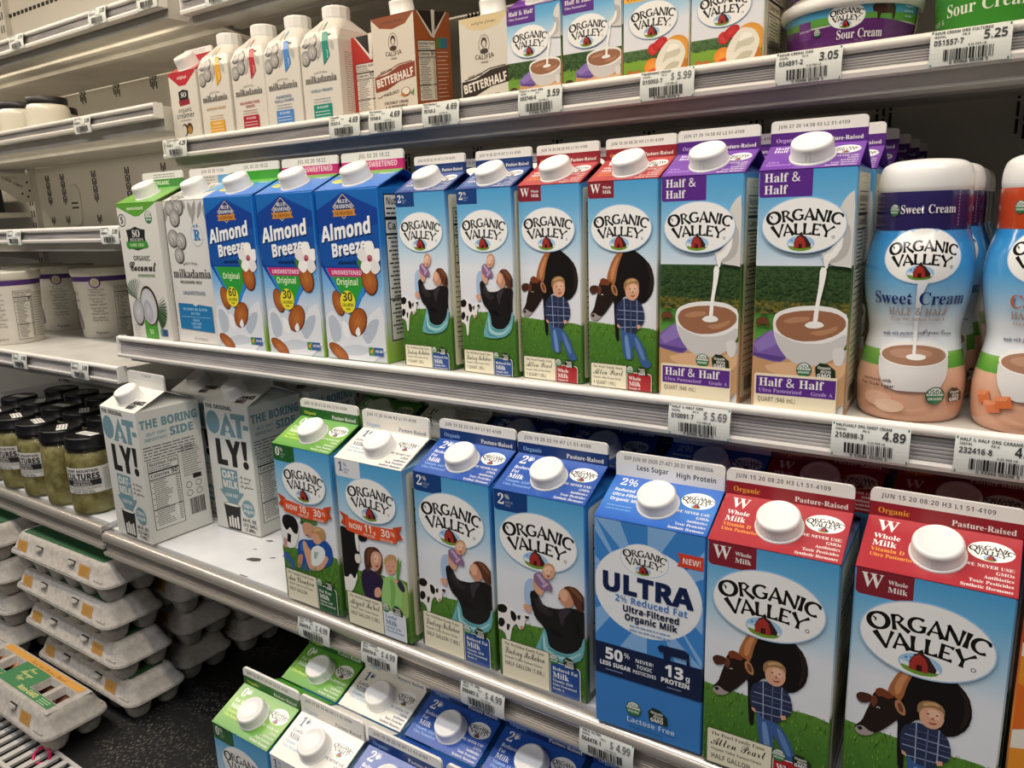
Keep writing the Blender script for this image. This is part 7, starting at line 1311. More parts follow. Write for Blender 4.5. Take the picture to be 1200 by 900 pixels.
def so_creamer():
    d = Dim(.068, .099, .020, .018); root = empty('creamer_carton', 'small white creamer carton with a red top, leftmost on the upper shelf', 'carton'); A = Art()
    gable_body(A, d, [(0, 'd8d4ca'), (146, 'd6d2c8')], 'b82834'); A.on(m_front(d), (1.2, 0, 98.8, d.H)); A.poly([(1.2, 0), (98.8, 0), (98.8, 4), (62, 28), (38, 28), (1.2, 4)], 'b82834'); A.text('original', 50, 14, 10, 'f0dcd8', 's', 'c')
    A.poly([(32, 40), (50, 36), (68, 40), (67, 58), (33, 58)], '1c1c1e'); A.text('SO', 50, 52, 15, 'ecebe6', 's', 'c'); A.poly([(30, 58), (70, 57), (70, 68), (33, 70)], '8e2434'); A.text('organic', 50, 83, 13, '5a5854', 'h', 'c'); A.text('creamer', 50, 95, 15, '4a4844', 'h', 'c'); A.text('COCONUTMILK', 50, 102, 5, '6a6864', 'h', 'c')
    A.ell(42, 120, 12, 13, '3a2a20', n=18); A.ell(39, 121, 9, 11, 'd0ccc4', n=18); A.ell(60, 118, 11, 12, '5a3c22', n=18); A.ell(60, 121, 8, 8, 'a8803c', n=14); A.text('DAIRY FREE', 50, 140, 6, '4a4844', 'h', 'c')
    A.on(m_roof(d), (.2, 0, 99.8, d.L)); A.rect(.2, 0, 99.8, d.L, 'bc2c38'); A.text('real coconut', 10, 14, 9, 'f0d0cc', 'c'); A.build('body', M['board'], root)
    F = Art(); fin_mesh(F, d, 'a82430'); F.on(m_fin(d), (1, 0, 99, 30)); F.lines(10, d.F*.15, 80, d.F*.32, 2, '8a8886', 1.4); F.build('gable_seal', M['board'], root)
    cap_mesh(.0168, .017, root, d.h+d.rise*.45+.001, atan2(d.rise, d.w/2), -(d.w/2)*.55); return root
put(so_creamer(), -1.1085, .112, ZA, 0, .068)

def folded_carton(label, front, side, flap, h, words, turned=False):
    """brick carton with folded ears and a sloping top"""
    root = empty('creamer_carton', label, 'carton'); w_ = .0665; hx = w_/2; A = Art(); f, b = C_(front), C_(side)
    zf, zb = h, h+.010; P = [(-hx, -hx, 0), (hx, -hx, 0), (hx, hx, 0), (-hx, hx, 0), (-hx, -hx, zf), (hx, -hx, zf), (hx, hx, zb), (-hx, hx, zb)]
    A.raw(P[:2]+P[4:6], [(0, 1, 3, 2)], [f]*4); A.raw(P, [(1, 2, 6, 5), (3, 0, 4, 7), (2, 3, 7, 6), (4, 5, 6, 7), (3, 2, 1, 0)], [b]*8); A.raw([(x*.995, y*.995, z+.0003) for x, y, z in P[4:]], [(0, 1, 2, 3)], [mixc(f, b, .4)]*4)
    fr = lambda u, v, k: (-hx+u*w_/100, -hx-k, h-v*w_/100); rt = lambda u, v, k: (hx+k, -hx+u*w_/100, h+.010*u/100-v*w_/100)
    H = h/w_*100
    if not turned:
        A.on(fr, (0.5, 0, 99.5, H)); A.poly([(.5, 0), (99.5, 0), (99.5, 2), (80, 18), (50, 23), (20, 18), (.5, 2)], words['top']); A.text('califia farms', 50, 12, 8, words['ink'], 'c', 'c', wmax=56)
        I = words['ink']; A.ring(50, 44, 11, 15, 1, I, n=24); A.ell(50, 41, 6, 8, I, n=16); A.ell(50, 43, 3.6, 5, front, n=14); A.poly([(41, 58), (44, 50), (56, 50), (59, 58)], I, 1)
        A.text('CALIFIA', 50, 67, 10, I, 'h', 'c', arc=-90); A.text('FARMS', 50, 73, 4.4, I, 'h', 'c')
        B_ = words['band']; A.ribbon([(8, 96), (30, 92), (60, 82), (92, 80)], B_, 1.6)
        A.poly([(2, 98), (30, 96), (62, 84), (98, 81), (98, 106), (62, 110), (30, 122), (2, 124)], B_); A.text('BETTERHALF', 50, 110, 19, front if not words.get('inv') else 'ece4d8', 'h', 'c', wmax=90, rot=-.15, bold=.5)
        A.text('DAIRY FREE', 30, 92, 5, I, 'h', 'c', rot=-.12); A.text(words['kind'], 40, 131, 7, I, 'h', 'c', rot=-.1); A.ribbon([(6, 133), (12, 134), (20, 130)], B_, 1.4)
        A.ell(74, 129, 11, 8, words['nut'], n=20); A.ell(74, 128, 9, 6, 'e6dccb', n=20); A.poly([(60, 134), (70, 130), (72, 138)], 'c07a3c'); A.poly([(84, 132), (94, 126), (92, 138)], '6a8a4a'); A.text('COCONUT CREAM', 50, 147, 6.4, I, 'h', 'c', wmax=60); A.text('& ALMONDMILK', 50, 154, 6.4, I, 'h', 'c', wmax=56)
    for mp, on_ in ((rt, not turned), (fr, turned)):
        if not on_: continue
        A.on(mp, (.5, 0, 99.5, H)); nutrition(A, 8, 48, 56, H-14, bg='e6e0d4', seed=6); A.rect(60, 44, 90, 62, '3f7a9c'); A.rect(60, 44, 72, 62, '4a8a4a'); A.lines(60, 68, 92, H-20, 12, 'e6dccf', 1.2)
    A.build('body', M['board'], root)
    E_ = Art(); E_.on(rt if not turned else fr, None)   # folded ear glued down the side, with its pale cut edge
    E_.poly([(8, 0), (92, 0), (54, 42), (46, 42)], 'e6e0d4'); E_.poly([(11, 0), (89, 0), (50, 39)], flap); E_.k = 90; E_.poly([(46, -2), (56, -2), (54, 44), (47, 44)], 'e2ddd2')
    E_.build('folded_ear', M['board'], root)
    c = MB(); c.lathe([(.0155, 0), (.0155, .003), (.0148, .0035), (.0145, .0145), (.0138, .0165), (.0128, .017)], 48, rib=(2, 3, .0004)); cc = c.build('cap', M['cap'], root)
    cc.location = (0, -.012 if not turned else 0, h+.0035); cc.rotation_euler = (atan2(.010, w_)+.08, 0, 0)
    c = MB(); c.lathe([(.018, -.001), (.0175, .0022), (.0155, .003)], 40); k_ = c.build('cap_collar', M['cap'], root); k_.location = (0, -.012 if not turned else 0, h+.002); k_.rotation_euler = (atan2(.010, w_), 0, 0)
    return root
put(folded_carton('red creamer carton turned sideways, showing its nutrition panel and dark folded ear', 'b8342c', 'b8342c', '2a2422', .101, {}, True), -.7435, .135, ZA, 0, .0665)
put(folded_carton('cream and brown hazelnut creamer carton with a brown side and dark folded ear', 'd8cfc0', 'a85a30', '2f2622', .1085, dict(top='8a4a2a', ink='4a2f24', band='8a4028', kind='HAZELNUT', nut='8a5a30', inv=1)), -.682, .108, ZA, 0, .0665)
put(folded_carton('cream and dark brown unsweetened creamer carton beside the purple-topped pint', 'd8d2c6', 'd0c9bc', 'c9c2b4', .088, dict(top='d8c49a', ink='4a3a30', band='33281f', kind='UNSWEETENED', nut='6a4a34', inv=1)), -.552, .11, ZA, 0, .0665)

# ---------------------------------------------------------------- round packages
def rev_map(prof, wu, ztop, a0=0):
    """u: hundredths of wu along the arc around the front, v: down from ztop in the same unit"""
    def r_at(z):
        for (r0, z0), (r1, z1) in zip(prof, prof[1:]):
            if min(z0, z1) <= z <= max(z0, z1) and z1 != z0: return r0+(r1-r0)*(z-z0)/(z1-z0)
        return prof[0][0] if z < prof[0][1] else prof[-1][0]
    rm = wu/2
    def f(u, v, k):
        z = ztop-v*wu/100; r = r_at(z)+.0002+k; t = a0+(u-50)/50; return (r*sin(t), -r*cos(t), z)
    return f
def smoothprof(P, n=5):
    out = []
    for i in range(len(P)-1):
        p0 = P[max(i-1, 0)]; p1, p2 = P[i], P[i+1]; p3 = P[min(i+2, len(P)-1)]
        for j in range(n):
            t = j/n; out.append(tuple(.5*((2*p1[a])+(-p0[a]+p2[a])*t+(2*p0[a]-5*p1[a]+4*p2[a]-p3[a])*t*t+(-p0[a]+3*p1[a]-3*p2[a]+p3[a])*t**3) for a in (0, 1)))
    return out+[P[-1]]
def mug_front(A, x, y, s, sugar):
    A.ell(x, y, 34*s, 12*s, 'f0ece8', n=30); A.poly([(x-34*s, y), (x+34*s, y), (x+31*s, y+20*s), (x+22*s, y+36*s), (x-22*s, y+36*s), (x-31*s, y+20*s)], 'dcd8d6', 1); A.ell(x, y+1*s, 33*s, 11.5*s, 'efece8', n=30)
    A.ell(x, y+1.5*s, 31*s, 9.8*s, 'a47a62', n=30); A.ell(x-3*s, y, 20*s, 5*s, 'b78e76', n=20); A.ell(x+2*s, y+3*s, 9*s, 3*s, 'f2efea', n=16)
def cream_bottle(label, band, t1, tcol, group, seed):
    root = empty('creamer_bottle', label, 'bottle', group)
    P = smoothprof([(.0335, .000), (.0362, .006), (.0372, .020), (.0368, .032), (.0345, .045), (.0318, .058), (.0312, .066), (.0325, .076), (.0352, .090), (.0366, .103), (.0364, .114), (.0350, .124), (.0325, .133), (.0308, .139)])
    P2 = P+[(.0300, .140), (.0304, .150), (.0302, .166)]
    A = Art(); n = 56; cols = []; vs = []; bl = rgb('2f86c6')
    def bg(z):
        st = [(0, 'd8a284'), (.040, 'dcae94'), (.0405, '5a9a3c'), (.052, '7ab248'), (.0525, 'e3e6ea'), (.075, 'dfe6ec'), (.092, '9cc6e4'), (.110, '4c9cd4'), (.135, '2f86c6')]
        for (z0, c0), (z1, c1) in zip(st, st[1:]):
            if z <= z1: return mixc(rgb(c0), rgb(c1), (z-z0)/(z1-z0))
        return bl
    zs = sorted(set([z for _, z in P]+[.040, .0405, .052, .0525]))
    def rr(z):
        for (r0, z0), (r1, z1) in zip(P, P[1:]):
            if z0 <= z <= z1: return r0+(r1-r0)*(z-z0)/max(1e-9, z1-z0)
        return P[-1][0]
    for z in zs:
        for i in range(n): vs.append((rr(z)*cos(2*pi*i/n), rr(z)*sin(2*pi*i/n), z)); cols.append(bg(z))
    A.raw(vs, [(j*n+i, j*n+(i+1) % n, (j+1)*n+(i+1) % n, (j+1)*n+i) for j in range(len(zs)-1) for i in range(n)]+[tuple(range(n-1, -1, -1))], cols)
    A.on(rev_map([(r, z) for r, z in P], .073, .140, .12), sub=3.2)
    logo(A, 50, 26, 37, face='f0efec', grow=1.08)
    A.put([(47, 49), (57, 49), (53, 60), (51, 90), (50, 135), (46, 135), (47, 90), (47, 60)], [(0, 1, 2, 7), (7, 2, 3, 6), (6, 3, 4, 5)], [rgb('e8edf2')]*8); A.nx()
    A.text(t1, 50, 73, 17.5, tcol, 's', 'c', sx=.9, wmax=92); A.text('HALF & HALF', 50, 83.5, 10, 'a8928a', 's', 'c', wmax=58); A.text('Ultra Pasteurized Grade A', 50, 89, 4.6, 'b4a49c', 's', 'c', wmax=54)
    A.text('made with pasture-raised', 36, 104, 5.6, '3a4468', 's', 'c', rot=-.05, wmax=44); A.text('Organic Cream', 73, 103, 7.4, '2c2a50', 'c', 'c', rot=.06, wmax=32)
    mug_front(A, 49, 122, 1.04, 0); A.put([(47.5, 100), (51, 100), (50.5, 124), (47.5, 124)], [(0, 1, 2, 3)], [rgb('f0f0ee')]*4); A.nx()
    if seed: 
        for x, y in ((6, 160), (16, 168), (26, 162)): A.poly([(x-8, y-5), (x+5, y-7), (x+8, y+4), (x-5, y+7)], 'd87444'); A.poly([(x-8, y-5), (x+5, y-7), (x+2, y-2), (x-9, y)], 'e89468')
    else:
        A.ell(18, 170, 15, 8, 'e0b49a', n=14); A.ell(30, 176, 14, 7, 'e6c2a8', n=14); A.text('sweetened with', 16, 152, 4.6, '4a3430', 's', 'c'); A.text('Fair Trade Sugar', 16, 157, 4.6, '4a3430', 's', 'c')
    usda(A, 70, 163, 9); nongmo(A, 90, 163, 1.35)
    A.build('body', M['film'], root, smooth=True)
    b_ = Art(); zz = [.1385, .141, .150, .160, .1655]; rz = [.0311, .0312, .0311, .0313, .0305]; vs = [(r*cos(2*pi*i/n), r*sin(2*pi*i/n), z) for r, z in zip(rz, zz) for i in range(n)]
    b_.raw(vs, [(j*n+i, j*n+(i+1) % n, (j+1)*n+(i+1) % n, (j+1)*n+i) for j in range(4) for i in range(n)], [rgb(band)]*len(vs))
    b_.on(rev_map([(.0312, .138), (.0313, .166)], .073, .166, .12), sub=3.2); usda(b_, 16, 18, 6); b_.text(t1, 52, 21.5, 11.5, 'e8e4e8', 's', 'c', wmax=58)
    for i in range(11): b_.rect(84, 1+3.1*i, 85, 2.6+3.1*i, 'a8a4b4')
    b_.build('shrink_band', M['film'], root, smooth=True)
    c = MB(); c.lathe(smoothprof([(.0302, .165), (.0309, .169), (.0304, .177), (.0282, .183), (.0225, .1865), (.012, .188), (.0005, .1885)], 4), 48, cap1=False); c.build('cap', M['cap'], root)
    return root
g1 = 'file of sweet cream bottles'; g2 = 'file of caramel bottles'
bs = cream_bottle('light blue bottle with navy neck band and navy product name, beside the purple quart', '2c2458', 'Sweet Cream', '26306c', g1, 0); bs.location = (-.0715, .033, ZB+.0005); bs.rotation_euler = (0, 0, .05)
for i in range(3): b = again(bs, '%s navy-banded bottle behind the front one' % ordn[i], g1); b.location = (-.0690, .111+.0785*i, ZB+.0005); b.rotation_euler = (0, 0, .2-.3*i)
bc = cream_bottle('light blue bottle with orange neck band, at the right edge of the picture', 'b8441f', 'Caramel', 'c4644c', g2, 1); bc.location = (.0065, .030, ZB+.0005); bc.rotation_euler = (0, 0, -.05)
for i in range(2): b = again(bc, '%s orange-banded bottle behind the front one' % ordn[i], g2); b.location = (.008, .1085+.0785*i, ZB+.0005)

def tub(name, label, P, rim, bg, mt='matte', cat='tub', group=None, art=None, a0=0, lid=None):
    """P: outer profile (r, z) bottom to rim; bg(z) print colour; rim: lid profile"""
    root = empty(name, label, cat, group); A = Art(); n = 56; vs = []; cols = []; Q = []
    for (r0, z0), (r1, z1) in zip(P, P[1:]):
        for j in range(4): Q.append((r0+(r1-r0)*j/4, z0+(z1-z0)*j/4))
    Q.append(P[-1])
    for r, z in Q:
        for i in range(n): vs.append((r*cos(2*pi*i/n), r*sin(2*pi*i/n), z)); cols.append(C_(bg))
    A.raw(vs, [(j*n+i, j*n+(i+1) % n, (j+1)*n+(i+1) % n, (j+1)*n+i) for j in range(len(Q)-1) for i in range(n)]+[tuple(range(n-1, -1, -1))], cols)
    if art: A.on(rev_map(P, P[-1][0]*2, P[-1][1], a0), sub=3.2); art(A)
    A.build('body', M[mt], root, smooth=[len(f) == 4 for f in A.f])
    c = MB(); c.lathe(rim, 56, cap0=True, cap1=True); c.build('lid', lid or M['cap'], root); return root
def yogurt_art(A):
    A.rect(-80, 3, 180, 11, '4b2c74', 60); A.ell(48, 13, 9.5, 9.5, '5c3a80', n=24); A.ell(48, 13, 7.2, 7.2, 'e0d8c4', n=20); A.ell(48, 14, 5, 5, 'cdbf98', n=16)
    A.text("Nancy's", -8, 34, 19, '34302c', 'c', 'c', wmax=36); A.text('WHOLE MILK', -8, 45, 5.5, '6a6460', 's', 'c')
    for y, n_ in ((26, 3), (42, 3), (58, 3), (74, 2)): 
        for i in range(n_): A.text(('Probiotic', 'organic yogurt', 'live cultures', 'Good for you')[(i+n_) % 4], 48, y+4.6*i, 4.6, '8a857c', 's', 'c')
    A.ell(-2, 78, 9, 3, '8a807c', n=16); A.poly([(-12, 94), (-12, 76), (-8, 66), (-6, 60), (3, 60), (6, 68), (8, 76), (8, 94)], '8c8580', 1); A.ell(-2, 60, 5, 2, '6a625e', n=12); A.poly([(-9, 92), (-9, 78), (-4, 74), (-4, 92)], 'b8b0a8', 1)
    nutrition(A, 76, 20, 106, 100, bg='dad5c8', seed=9); A.lines(108, 24, 130, 96, 18, '6a6460', 1)
    A.text('Organic', 48, 100, 7, '6a6460', 'c', 'c')
YP = [(.0475, 0), (.0490, .003), (.0560, .121)]; YR = [(.0573, .119), (.0582, .121), (.0590, .131), (.0585, .1335), (.056, .134), (.0545, .1325), (.003, .1325)]
y1 = tub('yogurt_tub', 'white yogurt tub with purple band, front left on the left bay shelf', YP, YR, 'd9d4c8', art=yogurt_art, a0=.80, lid=M['milkglass'], group='purple-banded yogurt tubs'); y1.location = (-1.600, .045, -.2055)
for lb, x, y, rz in (('white yogurt tub with purple band, in shade between the other two', -1.698, .198, .1), ('white yogurt tub with purple band, standing right beside the coconut carton', -1.502, .180, .0), ('shaded yogurt tub at the very back behind the front left one', -1.83, .20, .1)):
    c = again(y1, lb, 'purple-banded yogurt tubs'); c.location = (x, y, -.2055); c.rotation_euler = (0, 0, rz)
# shallow sour cream tubs and a green one
def sc_art(A):
    A.rect(-40, 1, 140, 9, '4f9cc4', 60); A.rect(-40, 8.5, 140, 14, '5c9a44', 60); A.poly([(x, 14+1.5*sin(x*.08)) for x in range(-40, 141, 6)]+[(x, 34) for x in range(140, -41, -6)], '5c2c6c'); A.rect(2, 9, 14, 22, '6a3a80'); A.text('pasture-raised', 8, 16, 2.6, 'd8c4e0', 's', 'c', wmax=11)
    A.poly([(60, 4.5), (62, 2.5), (64, 3), (77, 3), (79, 6), (78.5, 13.5), (76.8, 13.5), (76, 9.5), (67, 9.5), (66, 13.5), (64.4, 13.5), (64, 8.5), (61, 8)], '3f2a20')
    logo(A, 42, 9.5, 13.5); usda(A, 20, 18.5, 3); A.text('Sour Cream', 52, 25.5, 9, 'eae4ee', 's', 'c', wmax=34)
    for i in range(3): A.text(('organic', 'cultured', 'cream')[i], 92, 5+3.4*i, 3, 'b8dcea', 's', 'c')
    A.rect(106, 3, 118, 28, 'cfc79c'); A.text('Nutrition', 112, 8, 3.2, '2a2a20', 'h', 'c', wmax=10); A.text('Facts', 112, 12, 3.2, '2a2a20', 'h', 'c', wmax=9); A.lines(108, 14, 116, 26, 7, '2a2a20', .7)
SP = [(.0500, 0), (.0510, .002), (.0550, .0405)]; SR = [(.0562, .0375), (.0584, .0385), (.0590, .042), (.0584, .0465), (.056, .048), (.0535, .0468), (.002, .0465)]
t1_ = tub('sour_cream_tub', 'round white-lidded sour cream tub with purple and green print, lower of two stacked', SP, SR, 'd9d6cc', mt='film', art=sc_art, a0=.30, group='stacked sour cream tubs'); t1_.location = (-.1575, .170, ZA)
c = again(t1_, 'sour cream tub stacked on top of the other, cut by the top of the picture', 'stacked sour cream tubs'); c.location = (-.1575, .170, ZA+.0488); c.rotation_euler = (0, 0, .1)
def lf_art(A):
    A.rect(-40, 0, 140, 80, '3f8a32', 60); A.poly([(x, 26+10*sin(x*.05+1)) for x in range(-40, 61, 5)]+[(60, 6), (-40, 6)], '9ab88a'); A.text('Lowfat', 72, 46, 11, 'e4ecd8', 's', 'c'); A.text('Sour Cream', 66, 56.5, 12, 'e4ecd8', 's', 'c', wmax=70); A.text('HALF &', 12, 60, 5, 'cfe0bc', 's')
GP = [(.049, 0), (.050, .002), (.0555, .082)]; GR = [(.0565, .0795), (.0585, .081), (.0588, .087), (.0575, .0895), (.002, .0895)]
t2_ = tub('sour_cream_tub', 'tall green lowfat sour cream tub at the right end of the upper shelf', GP, GR, '3f8a32', mt='film', art=lf_art, a0=-.55); t2_.location = (-.0385, .172, ZA+.001)
# white glass jars, left bay
JP = [(.030, 0), (.036, .004), (.038, .015), (.038, .044), (.036, .052), (.0335, .057)]
jr = MB(); r0 = empty('glass_jar', 'white glass jar with dark lid, rightmost on its shelf', 'jar', 'white jars with dark lids'); jr.lathe(smoothprof(JP, 3), 40); jr.build('body', M['milkglass'], r0)
l_ = MB(); l_.lathe([(.0350, .056), (.0356, .058), (.0356, .068), (.034, .0695), (.002, .0695)], 40); l_.build('lid', M['foil'], r0); r0.location = (-1.602, .172, .178)
for lb, x, y in (('white glass jar with dark lid, left of the rightmost one', -1.70, .165), ('white glass jar behind, showing in the gap between the front jars', -1.72, .25), ('white glass jar at the left edge of the picture', -1.782, .172)): c = again(r0, lb, 'white jars with dark lids'); c.location = (x, y, .178)

# ---------------------------------------------------------------- pickle jars
def pickle_jar(label, lab=True, content='kraut', rz=0):
    root = empty('pickle_jar', label, 'jar', 'pickled vegetable jars')
    P = smoothprof([(.026, 0), (.0305, .003), (.0325, .012), (.0325, .090), (.031, .099), (.0285, .105), (.028, .107)], 3)
    o = MB(); o.lathe(P, 48, cap1=True); o.build('glass', M['glass'], root)
    i_ = MB(); i_.lathe([(.025, .003), (.0293, .006), (.0310, .014), (.0310, .088), (.0290, .096), (.027, .0985)], 40); i_.build('pickled_cabbage', M[content], root)
    l = MB(); l.lathe([(.0306, .1045), (.0316, .1055), (.0316, .1085), (.0308, .1095), (.0308, .1215), (.0300, .1235), (.0285, .124), (.027, .1232), (.001, .1232)], 48); ld = l.build('lid', M['lid'], root)
    s_ = Art(); s_.on(lambda u, v, k: (-.019+u*.00038, .010-v*.00038, .1235+k)); s_.rect(0, 0, 100, 40, 'dedcd6'); s_.lines(6, 7, 92, 32, 3, '3a3a3c', 4); st = s_.build('lid_sticker', M['matte'], ld); st.rotation_euler = (0, 0, -.5)
    if lab:
        A = Art(); A.on(rev_map([(.0328, 0), (.0328, .1)], .0655, .078, 0), sub=3.2); A.rect(4, 0, 128, 62, 'dcdad6', 40); A.text('SHORT MOUNTAIN', 12, 10.5, 9, '222224', 'h', wmax=76, bold=.3); A.text('CULTURES', 10, 27, 19, '1a1a1c', 'h', bold=.9, wmax=80)
        A.rect(8, 29, 92, 43, '1c1c1e', 20); A.text('TENNESSEE', 50, 35.5, 6.5, 'dcdad6', 's', 'c'); A.text('SOUR KRAUT', 50, 41.5, 6.5, 'dcdad6', 's', 'c'); A.lines(8, 46, 92, 53, 3, '3a3a3c', 1); A.text('NET WT 16oz 454g', 50, 60, 5.6, '2a2a2c', 'h', 'c'); A.lines(98, 8, 124, 54, 10, '3a3a3c', 1)
        A.rect(4, 1, 5, 61, '5a5a5c'); A.build('paper_label', M['matte'], root)
    return root
jl = pickle_jar('black-lidded pickle jar with white label, touching the oat milk carton'); jn = pickle_jar('black-lidded jar of cabbage without a label in front, second from the oat milk', False)
jp = pickle_jar('black-lidded pickle jar, third from the oat milk carton', True, 'kraut')
zj = -.4325
for i, (o, x, rz) in enumerate(((jl, -1.190, .62), (jn, -1.270, 0), (jp, -1.350, .25), (None, -1.427, .2), (None, -1.506, .2), (None, -1.585, .3))):
    if o is None: o = again(jl if i == 4 else jp, '%s jar from the oat milk carton, pale pickle, label turned' % ('fourth', 'fifth', 'sixth')[i-3], 'pickled vegetable jars')
    o.location = (x, -.048, zj); o.rotation_euler = (0, 0, rz)
for k in range(2):
    for i in range(6):
        c = again((jn, jl)[i % 2], 'shaded pickle jar in the %s rank, %s from the right' % (('second', 'third')[k], ('first', 'second', 'third', 'fourth', 'fifth', 'sixth')[i]), 'shaded jars behind'); c.location = (-1.195-.079*i, .030+.078*k, zj)

# ---------------------------------------------------------------- egg cartons
EL, EW = .298, .0985
def egg_carton(label, window=False):
    root = empty('egg_carton', label, 'egg carton', 'grey pulp egg cartons'); hx, hy = EL/2, EW/2
    t = MB()
    for i in range(6):
        for j in (-1, 1): t.rrloft([(.0125, .0125, .009, 0), (.0150, .0150, .010, .004), (.0215, .0205, .0105, .029)], n=4, c=(-hx+.0285+i*.0482, j*.0232), cap1=False)
    t.rrloft([(hx-.004, hy-.004, .018, .0265), (hx, hy, .020, .0275), (hx, hy, .020, .0295), (hx-.006, hy-.006, .016, .0300)], n=7); t.build('tray', M['pulp'], root)
    l = MB()
    if not window:
        l.rrloft([(hx-.0005, hy-.0005, .020, .0300), (hx-.0005, hy-.0005, .020, .0318), (hx-.0045, hy-.0045, .018, .0330), (hx-.010, hy-.0105, .017, .0500), (hx-.013, hy-.0135, .016, .0565), (hx-.018, hy-.018, .013, .0600), (hx-.030, hy-.022, .010, .0606)], n=7)
    else:
        l.rrloft([(hx-.0005, hy-.0005, .020, .0300), (hx-.0005, hy-.0005, .020, .0318), (hx-.0045, hy-.0045, .018, .0330), (hx-.010, hy-.0105, .017, .0500), (hx-.013, hy-.0135, .016, .0565), (hx-.017, hy-.017, .013, .0600)], n=7, cap1=False)
        # top sheet with eight openings
        xs = [-(hx-.017)]; holes = []
        for cxx in (-.105, -.062, -.010, .033, .083, .118): pass
        X = [-(hx-.0165), -.118, -.084, -.074, -.040, .040, .074, .084, .118, hx-.0165]; Y = [-(hy-.0165), -.012, .018, hy-.0165]
        for a in range(len(X)-1):
            for b in range(3):
                hole = b == 1 and a in (1, 3, 5, 7)
                if not hole: l.add([(X[a], Y[b], .0600), (X[a+1], Y[b], .0600), (X[a+1], Y[b+1], .0600), (X[a], Y[b+1], .0600)], [(0, 1, 2, 3)])
                else:
                    x0, x1, y0, y1 = X[a], X[a+1], Y[b], Y[b+1]; P = [(x0, y0), (x1, y0), (x1, y1), (x0, y1)]; q = [((x0+x1)/2+(x-(x0+x1)/2)*.74, (y0+y1)/2+(y-(y0+y1)/2)*.74) for x, y in P]
                    l.add([(x, y, .0600) for x, y in P]+[(x, y, .050) for x, y in q], [(i, (i+1) % 4, 4+(i+1) % 4, 4+i) for i in range(4)])
        for sgn in ():
            l.add([(sgn*(hx-.017), -(hy-.017)+.0, .0600), (sgn*(hx-.03), -(hy-.017), .0600), (sgn*(hx-.03), hy-.017, .0600), (sgn*(hx-.017), hy-.017, .0600)], [(0, 1, 2, 3)])
    # raised corner ledges
    for sx in (-1, 1):
        for sy in (-1, 1): l.rrloft([(.014, .0035, .003, .0318), (.013, .0028, .0026, .0365)], n=3, c=(sx*(hx-.028), sy*(hy-.0078)))
    l.build('lid', M['pulp'], root)
    for x in (-.052, .046):
        k = MB(); k.rrloft([(.0095, .003, .002, .0), (.0085, .0024, .0018, .0035)], n=3); o = k.build('latch_tab', M['pulp'], root); o.location = (x, -hy+.0075, .0485); o.rotation_euler = (1.05, 0, 0)
        k = MB(); k.box(x-.010, x+.010, -hy+.0085, -hy+.0125, .0505, .0515); k.build('latch_slot', M['black'], root)
    def m_face(u, v, k):   # sloping front of the lid
        z = .051-v*.00016; return (u*.001, -(hy-.0045)+(z-.033)*.353-k-.0004, z)
    for x in (-108, 82):
        A = Art(); A.on(m_face); A.rrect(x-14, 2, x+16, 104, 2, 'b98a45'); A.lines(x-9, 24, x+11, 80, 4, '8a6026', 5); A.build('orange_sticker', M['matte'], root)
    A = Art(); A.on(lambda u, v, k: (u*.001, -(hy-.0004)-k, .0316-v*.0001)); A.lines(-95, 2, 60, 2, 1, '3a6a52', 11, 5, 0); A.build('rim_print', M['matte'], root)
    A = Art(); A.on(lambda u, v, k: (u*.001, hy*0+.032-v*.001, .0608+k))
    if not window:
        A.rrect(-122, 6, 122, 62, 3, '2f5a3a'); A.blades(-120, 8, 120, 60, 260, ('1f4a2c', '5a7a3c'), 5, 5, 3); A.text('Pasture Raised Eggs', 0, 34, 17, 'b8b070', 'c', 'c'); A.build('top_label', M['matte'], root)
    else:
        A.on(lambda u, v, k: (u*.001, .032-v*.001, .0604+k)); A.rrect(-120, 1.5, 120, 12.5, 2, 'cc9440'); A.text('Local and Pasture Raised', 20, 10.5, 9, '6a4a1c', 'c', 'c', wmax=120); A.rect(-120, 45, 120, 58, '3c7a4c'); A.text('Certified', -86, 55, 11, 'd8cf8a', 'c'); A.text('Non-GMO', 20, 55, 11, 'd8cf8a', 'h'); A.lines(84, 48, 112, 55, 3, 'b8cfa0', 1.2); A.rect(-39, 13, 39, 45, '3c7a4c'); A.text('Free', 0, 24, 12, 'd8cf8a', 'c', 'c'); A.text('Range', 0, 33, 12, 'd8cf8a', 'c', 'c'); A.text('Eggs', 0, 42, 11, 'd8cf8a', 'c', 'c'); A.build('top_label', M['matte'], root)
        for i in range(6):
            for j in (-1, 1):
                e = MB(); e.lathe([(.0004, 0), (.009, .0025), (.0165, .012), (.0195, .024), (.0185, .034), (.0135, .0445), (.006, .0495), (.0004, .0505)], 20, cap0=False, cap1=False)
                o = e.build('egg', M['egg'], root); o.location = (-hx+.0285+i*.0482, j*.0232, .0045)
    return root
ec = egg_carton('closed grey egg carton, topmost of the stack under the shelf joint'); ew = egg_carton('egg carton with windowed top showing brown eggs, standing out in front on the grille', True)
ZE = -.7355; step = .0612
xs = ((-1.058, -.110), (-1.0745, -.113), (-1.086, -.113), (-1.0905, -.108)); wn = ('bottom', 'second from bottom', 'third from bottom', 'topmost')
for lev, (xr, yf) in enumerate(xs):
    o = ec if lev == 3 else again(ec, 'closed grey egg carton, %s of the stack under the shelf joint' % wn[lev], 'grey pulp egg cartons')
    o.location = (xr-EL/2, yf+EW/2, ZE+lev*step); o.rotation_euler = (0, 0, (.0, .005, .0, .02)[lev])
